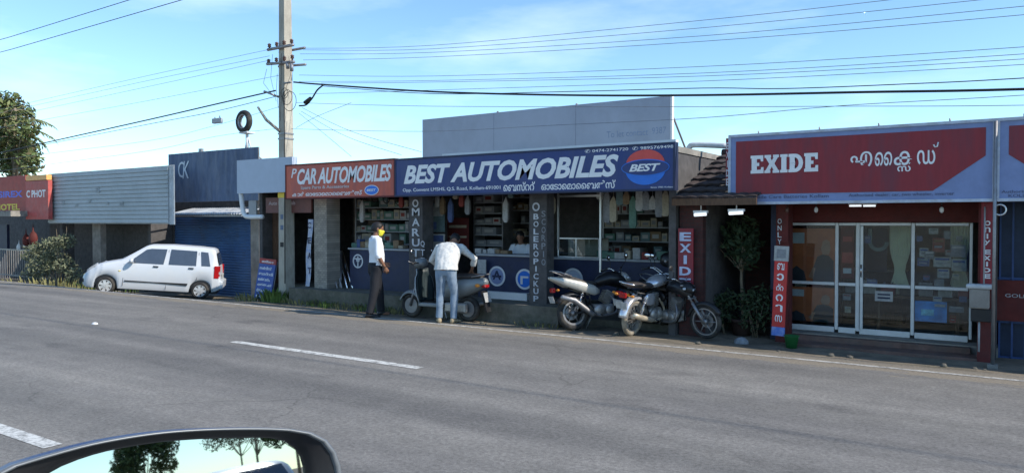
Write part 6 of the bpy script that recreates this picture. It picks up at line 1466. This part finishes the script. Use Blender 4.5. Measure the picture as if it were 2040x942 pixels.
# --- man standing, seen from his right side, local x = the way he faces
t = thing('person', 'person standing in a white shirt, black trousers and yellow face mask, looking right', 'person')
JS = dict(hipL=(.0, .085, .90), hipR=(.0, -.085, .90), kneeL=(.10, .12, .49), kneeR=(-.05, -.12, .49), ankL=(.14, .14, .08), ankR=(-.14, -.13, .08),
          shL=(.0, .185, 1.42), shR=(.0, -.185, 1.42), elL=(.06, .24, 1.13), elR=(-.01, -.25, 1.13), wrL=(.2, .15, .98), wrR=(.12, -.2, .91))
J = {k: Vector(v) for k, v in JS.items()}
def body_mesh(J, neck, headc, hf, hu, tor, hands):
    mb = MB(); torso_rings(mb, tor)
    for s_ in 'LR':
        limb(mb, [J['hip'+s_]+Vector((0, 0, .06)), J['hip'+s_]-Vector((0, 0, .06)), J['knee'+s_].lerp(J['hip'+s_], .4), J['knee'+s_], J['knee'+s_].lerp(J['ank'+s_], .3), J['ank'+s_]], [.085, .085, .072, .055, .055, .037])
        limb(mb, [J['sh'+s_].lerp(neck[0], .2), J['sh'+s_], J['sh'+s_].lerp(J['el'+s_], .5), J['el'+s_], J['el'+s_].lerp(J['wr'+s_], .35), J['wr'+s_]], [.05, .056, .046, .038, .037, .024])
        f = hands.get('foot', Vector((1, 0, 0))); a = J['ank'+s_]; mb.tube([a, a+Vector((0, 0, -.045)), a+f*.08+Vector((0, 0, -.05)), a+f*.15+Vector((0, 0, -.06))], [.036, .034, .032, .018], 10)
    mb.tube([neck[0], neck[1]], [.062, .055], 14); head(mb, headc, hf, hu)
    for s_ in 'LR': hand(mb, J['wr'+s_], hands[s_][0], hands[s_][1], 1.0, hands.get('curl', .5))
    return remesh(mb, .0075)
tor = [((0, 0, .84), (1, 0, 0), .09, .14), ((0, 0, .92), (1, 0, 0), .115, .165), ((.02, 0, 1.02), (1, 0, 0), .115, .155), ((.025, 0, 1.14), (1, 0, 0), .115, .155), ((.01, 0, 1.28), (1, 0, 0), .115, .17), ((-.005, 0, 1.4), (1, 0, 0), .095, .165), ((-.01, 0, 1.46), (1, 0, 0), .06, .08)]
hc = Vector((.05, 0, 1.615)); hf = Vector((1, -.25, -.22)); hu = Vector((.2, 0, 1))
me = body_mesh(J, (Vector((-.01, 0, 1.42)), Vector((.03, 0, 1.53))), hc, hf, hu, tor, {'L': (Vector((.5, -.5, -.7)), Vector((0, -1, 0))), 'R': (Vector((.5, .2, -.8)), Vector((0, 1, 0.2))), 'curl': .45})
T_, f_, l_, u_ = head(MB(), hc, hf, hu)
eyes = [T_(.092, .032, .022), T_(.092, -.032, .022)]
mobj('body', me, [m_skin, m_eye], t, lambda c: 1 if min((c-e).length for e in eyes) < .011 else 0)
mb = MB(); hairpiece(mb, T_); mb.build('hair', m_hair, t)
mb = MB(); rings = []
for z, rx, ry, x0 in ((-.118, .05, .036, .045), (-.1, .072, .052, .034), (-.06, .096, .066, .022), (-.025, .112, .071, .014), (-.012, .108, .07, .014)):
    rings.append([T_(x0+rx*math.cos(q), (ry+.005)*math.sin(q), z) for q in [-PI/2+PI*i/12 for i in range(13)]]+[T_(x0+(rx-.006)*math.cos(q), (ry+.001)*math.sin(q), z) for q in [PI/2-PI*i/12 for i in range(13)]])
mb.loft(rings)
for s_ in (-1, 1): mb.tube([T_(.02, s_*.074, -.02), T_(-.015, s_*.084, 0)], .003, 4)
mb.build('face_mask', M('mask_yellow', (.72, .66, .05), .7), t)
# shirt: torso plus half sleeves; trousers; shoes; belt; watch
mb = MB(); torso_rings(mb, [((c[0]+.0, c[1], c[2]), f, rx+.02, ry+.022) for c, f, rx, ry in tor[1:6]]+[((-.01, 0, 1.475), (1, 0, 0), .062, .08)])
for s_ in 'LR': limb(mb, [J['sh'+s_].lerp(Vector((0, 0, 1.42)), .3), J['sh'+s_]+Vector((0, 0, .005)), J['sh'+s_].lerp(J['el'+s_], .5), J['el'+s_]+Vector((0, 0, .0)), J['el'+s_].lerp(J['wr'+s_], .12)], [.065, .07, .066, .066, .066])
me = remesh(mb, .009, 2)
rn = random.Random(2)
from mathutils import noise as mnoise
def crease(me, amp=.008, fr=9, st=(1, 1, .5)):
    me.update(); nn_ = [v.normal.copy() for v in me.vertices]
    for v, vn in zip(me.vertices, nn_):
        c = v.co; k = mnoise.noise(Vector((c.x*fr*st[0], c.y*fr*st[1], c.z*fr*st[2])))+.5*mnoise.noise(Vector((c.x*fr*2.3, c.y*fr*2.3, c.z*fr*1.3+5))); v.co = c+vn*k*amp
crease(me); m_shirt = M('white_shirt', (.72, .74, .78), .8, var=.03); mobj('shirt', me, [m_shirt], t)
mb = MB(); mb.tube([(0, 0, 1.44), (-.0, 0, 1.49)], [.085, .068], 16); mb.build('collar', m_shirt, t)
def trousers(J, m, t, waist, r_=(.105, .1, .088, .076, .07, .062), cre=.007):
    mb = MB(); torso_rings(mb, waist)
    for s_ in 'LR': a = J['ank'+s_]; limb(mb, [J['hip'+s_]+Vector((0, 0, .04)), J['hip'+s_]-Vector((0, 0, .08)), J['knee'+s_].lerp(J['hip'+s_], .45), J['knee'+s_], J['knee'+s_].lerp(a, .5), a+Vector((0, 0, .0))], list(r_))
    me = remesh(mb, .009, 2); crease(me, cre, 8, (1, 1, .7)); return mobj('trousers', me, [m], t)
trousers(J, M('black_trousers', (.012, .013, .018), .85, var=.15), t, [((0, 0, .82), (1, 0, 0), .11, .16), ((0, 0, .9), (1, 0, 0), .138, .182), ((.01, 0, 1.0), (1, 0, 0), .13, .172)], (.112, .106, .092, .078, .072, .064))
mb = MB(); shoe(mb, J['ankL'], (1, .25, 0)); mb.build('shoe', m_black, t); mb = MB(); shoe(mb, J['ankR'], (1, -.2, 0)); mb.build('shoe', m_black, t)
mb = MB(); mb.torus(J['wrR'].lerp(J['elR'], .08), .026, .007, 'z', 16, 6); mb.build('wristwatch', m_black, t)
p = G(748, 630); t.location = p; t.rotation_euler = (0, 0, YAW+R(24)); t.scale = (1.1, 1.14, 1.05)

# --- man bending over the scooter, back to us
t = thing('person', 'person bending over the grey scooter in a pale patterned shirt and faded jeans', 'person')
JS = dict(hipL=(-.05, .085, .90), hipR=(-.05, -.085, .90), kneeL=(.0, .11, .49), kneeR=(.0, -.13, .49), ankL=(-.03, .12, .08), ankR=(-.06, -.13, .08),
          shL=(.27, .19, 1.30), shR=(.27, -.19, 1.30), elL=(.34, .33, 1.07), elR=(.36, -.40, 1.10), wrL=(.52, .22, .93), wrR=(.50, -.33, .88))
J = {k: Vector(v) for k, v in JS.items()}
sd = Vector((.75, 0, -.6))
tor = [((-.05, 0, .84), (1, 0, 0), .09, .14), ((-.06, 0, .92), (1, 0, -.1), .12, .165), ((-.02, 0, 1.02), (1, 0, -.35), .115, .155), ((.06, 0, 1.13), (.9, 0, -.5), .115, .16), ((.16, 0, 1.24), (.85, 0, -.6), .12, .175), ((.26, 0, 1.32), (.7, 0, -.75), .1, .17), ((.32, 0, 1.35), (.7, 0, -.8), .06, .08)]
hc = Vector((.44, -.05, 1.43)); hf = Vector((.45, 0, -1)); hu = Vector((1, 0, .45))
me = body_mesh(J, (Vector((.27, 0, 1.32)), Vector((.38, -.02, 1.39))), hc, hf, hu, tor, {'L': (Vector((.7, -.3, -.4)), Vector((0, -.3, -1))), 'R': (Vector((.6, .3, -.5)), Vector((0, .3, -1))), 'curl': .7})
T_, f_, l_, u_ = head(MB(), hc, hf, hu); eyes = [T_(.092, .032, .022), T_(.092, -.032, .022)]
mobj('body', me, [m_skin, m_eye], t, lambda c: 1 if min((c-e).length for e in eyes) < .011 else 0)
mb = MB(); hairpiece(mb, T_); mb.build('hair', m_hair, t)
mb = MB(); torso_rings(mb, [(Vector(c)+Vector((0, 0, .0)), f, rx+.035, ry+.045) for c, f, rx, ry in tor[1:6]]+[((.32, 0, 1.355), (.7, 0, -.8), .06, .08)])
for s_ in 'LR': limb(mb, [J['sh'+s_].lerp(Vector((.27, 0, 1.32)), .3), J['sh'+s_], J['sh'+s_].lerp(J['el'+s_], .5), J['el'+s_], J['el'+s_].lerp(J['wr'+s_], .55)], [.068, .07, .064, .058, .048])
me = remesh(mb, .009, 2); crease(me, .012, 8)
def mat_checks():
    m = M('patterned_shirt', (.62, .62, .60), .85, var=.05, dirt=(.36, .36, .36), dscale=22, damt=.8); return m
mobj('shirt', me, [mat_checks()], t)
trousers(J, M('faded_jeans', (.17, .23, .31), .85, var=.3, scale=5, dirt=(.3, .36, .42), dscale=6, damt=.6), t, [((-.05, 0, .82), (1, 0, 0), .1, .15), ((-.055, 0, .9), (1, 0, 0), .13, .172), ((-.04, 0, 1.0), (1, 0, -.3), .125, .168)], (.1, .096, .082, .066, .06, .055))
mb = MB(); shoe(mb, J['ankL'], (1, .35, 0)); mb.build('shoe', M('tan_shoe', (.34, .27, .17), .7, dirt=(.15, .1, .07)), t); mb = MB(); shoe(mb, J['ankR'], (1, -.45, 0)); mb.build('shoe', M('tan_shoe'), t)
p = G(890, 642); t.location = p; t.rotation_euler = (0, 0, YAW+R(82)); t.scale = (1.06, 1.1, 1.04)

# --- shopkeeper sitting behind the emblem counter
t = thing('person', 'person in a white shirt sitting in the shade behind the emblem counter', 'person')
JS = dict(hipL=(.0, .09, .50), hipR=(.0, -.09, .50), kneeL=(.4, .12, .50), kneeR=(.4, -.12, .50), ankL=(.42, .12, .08), ankR=(.42, -.12, .08),
          shL=(.02, .19, 1.0), shR=(.02, -.19, 1.0), elL=(.14, .27, .76), elR=(.14, -.27, .76), wrL=(.34, .1, .84), wrR=(.34, -.12, .84))
J = {k: Vector(v) for k, v in JS.items()}
tor = [((0, 0, .44), (1, 0, 0), .1, .15), ((0, 0, .52), (1, 0, 0), .12, .165), ((-.01, 0, .62), (1, 0, 0), .115, .155), ((.0, 0, .74), (1, 0, 0), .115, .155), ((.02, 0, .86), (1, 0, 0), .115, .17), ((.02, 0, .98), (1, 0, 0), .095, .165), ((.02, 0, 1.04), (1, 0, 0), .06, .08)]
hc = Vector((.08, 0, 1.195)); hf = Vector((1, .3, -.35)); hu = Vector((.3, 0, 1))
me = body_mesh(J, (Vector((.02, 0, 1.0)), Vector((.06, 0, 1.11))), hc, hf, hu, tor, {'L': (Vector((1, -.3, 0)), Vector((0, 0, -1))), 'R': (Vector((1, .3, 0)), Vector((0, 0, -1))), 'curl': .3})
T_, f_, l_, u_ = head(MB(), hc, hf, hu); eyes = [T_(.092, .032, .022), T_(.092, -.032, .022)]
mobj('body', me, [m_skin, m_eye], t, lambda c: 1 if min((c-e).length for e in eyes) < .011 else 0)
mb = MB(); hairpiece(mb, T_); mb.build('hair', m_hair, t)
mb = MB(); torso_rings(mb, [(c, f, rx+.02, ry+.022) for c, f, rx, ry in tor[1:6]]+[((.02, 0, 1.055), (1, 0, 0), .062, .08)])
for s_ in 'LR': limb(mb, [J['sh'+s_].lerp(Vector((.02, 0, 1.0)), .3), J['sh'+s_], J['sh'+s_].lerp(J['el'+s_], .5), J['el'+s_]], [.065, .07, .064, .06])
me = remesh(mb, .01, 2); crease(me); mobj('shirt', me, [m_shirt], t)
mb = MB(); torso_rings(mb, [((0, 0, .42), (1, 0, 0), .12, .17), ((0, 0, .56), (1, 0, 0), .13, .175)])
for s_ in 'LR': limb(mb, [J['hip'+s_], J['knee'+s_].lerp(J['hip'+s_], .5), J['knee'+s_], J['knee'+s_].lerp(J['ank'+s_], .5), J['ank'+s_]], [.1, .09, .075, .066, .06])
mobj('trousers', remesh(mb, .011, 2), [M('black_trousers')], t)
for s_ in 'LR': mb = MB(); shoe(mb, J['ank'+s_], (1, 0, 0)); mb.build('shoe', m_black, t)
XS, YS2 = XA(1040, 13.1), 13.1
t.location = (XS, YS2, FL); t.rotation_euler = (0, 0, -PI/2+R(5)); t.scale = (1.0,)*3
q = thing('stool', 'plain wooden stool under the seated shopkeeper', 'stool', (XS, YS2, FL)); box('seat', m_wood, q, -.18, .18, -.18, .18, .36, .40)
for a in (-.14, .14):
    for b_ in (-.14, .14): box('leg', m_wood, q, a-.015, a+.015, b_-.015, b_+.015, .001, .359)

# ------------------------------------------------------------------ our own car: wing mirror at the lower left
m_carblue = M('car_paint_blue', (.01, .025, .13), .4, .0, var=.05, spec=.4); m_mirr = M('mirror_silvering', (.44, .47, .48), .015, 1, var=.005, scale=1)
own = thing('blue_car', 'dark blue car seen only by its wing mirror, at the bottom left corner', 'car', (0, 0, 0))
nrm = Vector((.95, -.262, .166)).normalized(); MC = CAM+ray(400, 960)*.72
def onp(px, py, off=0.0):
    d = ray(px, py); return CAM+d*((MC+nrm*off-CAM).dot(nrm)/d.dot(nrm))
rim = [(-70, 985), (0, 934), (100, 902), (190, 879), (300, 861), (400, 853), (500, 851), (580, 854), (630, 866), (658, 890), (672, 925), (678, 975), (676, 1040), (650, 1100), (560, 1140), (400, 1160), (200, 1165), (60, 1150), (-60, 1090), (-90, 1030)]
gls = [(70, 985), (120, 945), (206, 912), (309, 892), (395, 884), (480, 881), (540, 881), (572, 886), (596, 899), (610, 922), (616, 960), (612, 1020), (590, 1070), (540, 1095), (420, 1108), (240, 1110), (120, 1095), (70, 1050), (58, 1010)]
def resamp(poly, n=72):
    P2 = [Vector((a, b_)) for a, b_ in poly]; k = len(P2); out_ = []
    fine = []
    for i in range(k):
        p0, p1, p2, p3 = P2[i-1], P2[i], P2[(i+1) % k], P2[(i+2) % k]
        for j in range(8): u = j/8; fine.append(.5*((2*p1)+(p2-p0)*u+(2*p0-5*p1+4*p2-p3)*u*u+(3*p1-p0-3*p2+p3)*u**3))
    c = sum(P2, Vector((0, 0)))/k
    for i in range(n):
        a = 2*PI*i/n-PI; best = None
        for j in range(len(fine)):
            p, q = fine[j]-c, fine[(j+1) % len(fine)]-c; a0, a1 = math.atan2(p.y, p.x), math.atan2(q.y, q.x); da = (a1-a0+PI) % (2*PI)-PI; dd = (a-a0+PI) % (2*PI)-PI
            if da != 0 and 0 <= dd/da <= 1 and abs(da) < 1: best = c+p.lerp(q, dd/da); break
        out_.append(best or out_[-1])
    return out_
rimP, glsP = resamp(rim), resamp(gls)
def ringw(poly, c, k, off): return [onp(c.x+(p.x-c.x)*k, c.y+(p.y-c.y)*k, off) for p in poly]
glsP = [Vector((p.x, p.y-4)) for p in glsP]
cR = sum(rimP, Vector((0, 0)))/len(rimP); cG = sum(glsP, Vector((0, 0)))/len(glsP)
mb = MB(); rings = []
for k, off in ((1.0, .0), (1.0, -.008), (.985, -.03), (.94, -.06), (.85, -.09), (.66, -.12), (.4, -.135), (.1, -.14)):
    # shell tapers away behind the rim
    base = ringw(rimP, cR, 1.0, 0); cc = sum(base, Vector())/len(base); rings.append([cc+(b_-cc)*k+nrm*off for b_ in base])
mb.loft(rings, cap=False); mb.build('mirror_housing', m_carblue, own)
base = ringw(rimP, cR, 1, 0); cc = sum(base, Vector())/len(base); gb = ringw(glsP, cG, 1.035, 0)
mb = MB(); mb.loft([[cc+(b_-cc)*1.0+nrm*.0 for b_ in base], [cc+(b_-cc)*1.004+nrm*.006 for b_ in base], [cc+(b_-cc)*.985+nrm*.0095 for b_ in base], [cc+(b_-cc)*.965+nrm*.006 for b_ in base], [cc+(b_-cc)*.955-nrm*.002 for b_ in base]], cap=False); mb.build('bright_rim', M('rim_satin', (.16, .17, .18), .38, .3, var=.03), own)
mb = MB(); mb.loft([[cc+(b_-cc)*.966+nrm*.004 for b_ in base], [((cc+(b_-cc)*.94)*.4+g*.6)-nrm*.004 for b_, g in zip(base, gb)], [g-nrm*.014 for g in gb], [g-nrm*.02 for g in gb]], cap=False); mb.build('mirror_surround', m_black, own)
mb = MB()
gc = sum(gb, Vector())/len(gb); rr = []
mb.add([gc+(g-gc)*1.01-nrm*.019 for g in gb]+[gc+(g-gc)*1.01-nrm*.023 for g in gb], [tuple(range(len(gb))), tuple(range(2*len(gb)-1, len(gb)-1, -1))]+[(q, q+len(gb), (q+1) % len(gb)+len(gb), (q+1) % len(gb)) for q in range(len(gb))], False); mb.build('mirror_glass', m_mirr, own)
mb = MB(); a = cc-nrm*.06; dp = Vector((-.75, .42, 1.25))
mb.tube([a, a+Vector((-.12, -.09, -.12)), a+Vector((-.25, -.16, -.24))], [(.05, .03)]*3, 12); mb.build('mirror_arm', m_carblue, own)
box('door', m_carblue, own, -1.3, .9, .25, .33, .35, a.z-.28, b=.03); 
box('door_sill_trim', m_black, own, -1.28, .88, .24, .34, a.z-.279, a.z-.255, b=.008)

# ------------------------------------------------------------------ what the mirror sees: the road behind
c2 = hatchback('following_car', 'silver-grey hatchback coming up behind, seen in the wing mirror', M('car_silver', (.38, .42, .46), .3, .3, var=.02))
c2.scale = (1.12,)*3; c2.location = (7.4, 1.2, 0); c2.rotation_euler = (0, 0, 0)
def roadtree(x, y, h, label, sd):
    rr_ = random.Random(sd); t = thing('roadside_tree', label, 'tree', (x, y, -.1), group='trees beside the road behind us')
    cl = [((rr_.uniform(-h*.25, h*.25), rr_.uniform(-h*.25, h*.25), h*rr_.uniform(.5, .9)), h*rr_.uniform(.13, .2), .85) for _ in range(9)]
    crown(cl, 4200, .2, .42, rr_).build('crown', [LF[0], LD[0], LF[0]], t)
    mb = MB(); mb.tube([(0, 0, 0), (.1, .05, h*.35), (.0, .1, h*.75)], [.22, .16, .06], 8)
    for c, r0, _ in cl[:6]: mb.tube([(.05, .05, h*.3), Vector(c)*.7, c], [.09, .05, .02], 5)
    mb.build('trunk', m_bark, t)
for x, y, h, sd, lab in ((52, 13.5, 9, 1, 'green tree by the shop side of the road, nearest in the wing mirror'), (64, 15, 10, 2, 'second green tree in the wing mirror'), (80, 13.5, 11, 3, 'third green tree in the wing mirror'), (98, 15, 12, 4, 'farthest tree on the shop side in the wing mirror'), (125, 13, 15, 6, 'tall distant green tree beside the road in the wing mirror'), (165, 14, 20, 7, 'tallest and farthest green tree in the wing mirror'), (100, -2, 10, 5, 'distant green tree straight behind us in the wing mirror')): roadtree(x, y, h, lab, sd)
pole(P2X, 11.8, 'second electricity pole, farther right along the wires', False)

bpy.data.scenes.remove(SCR)
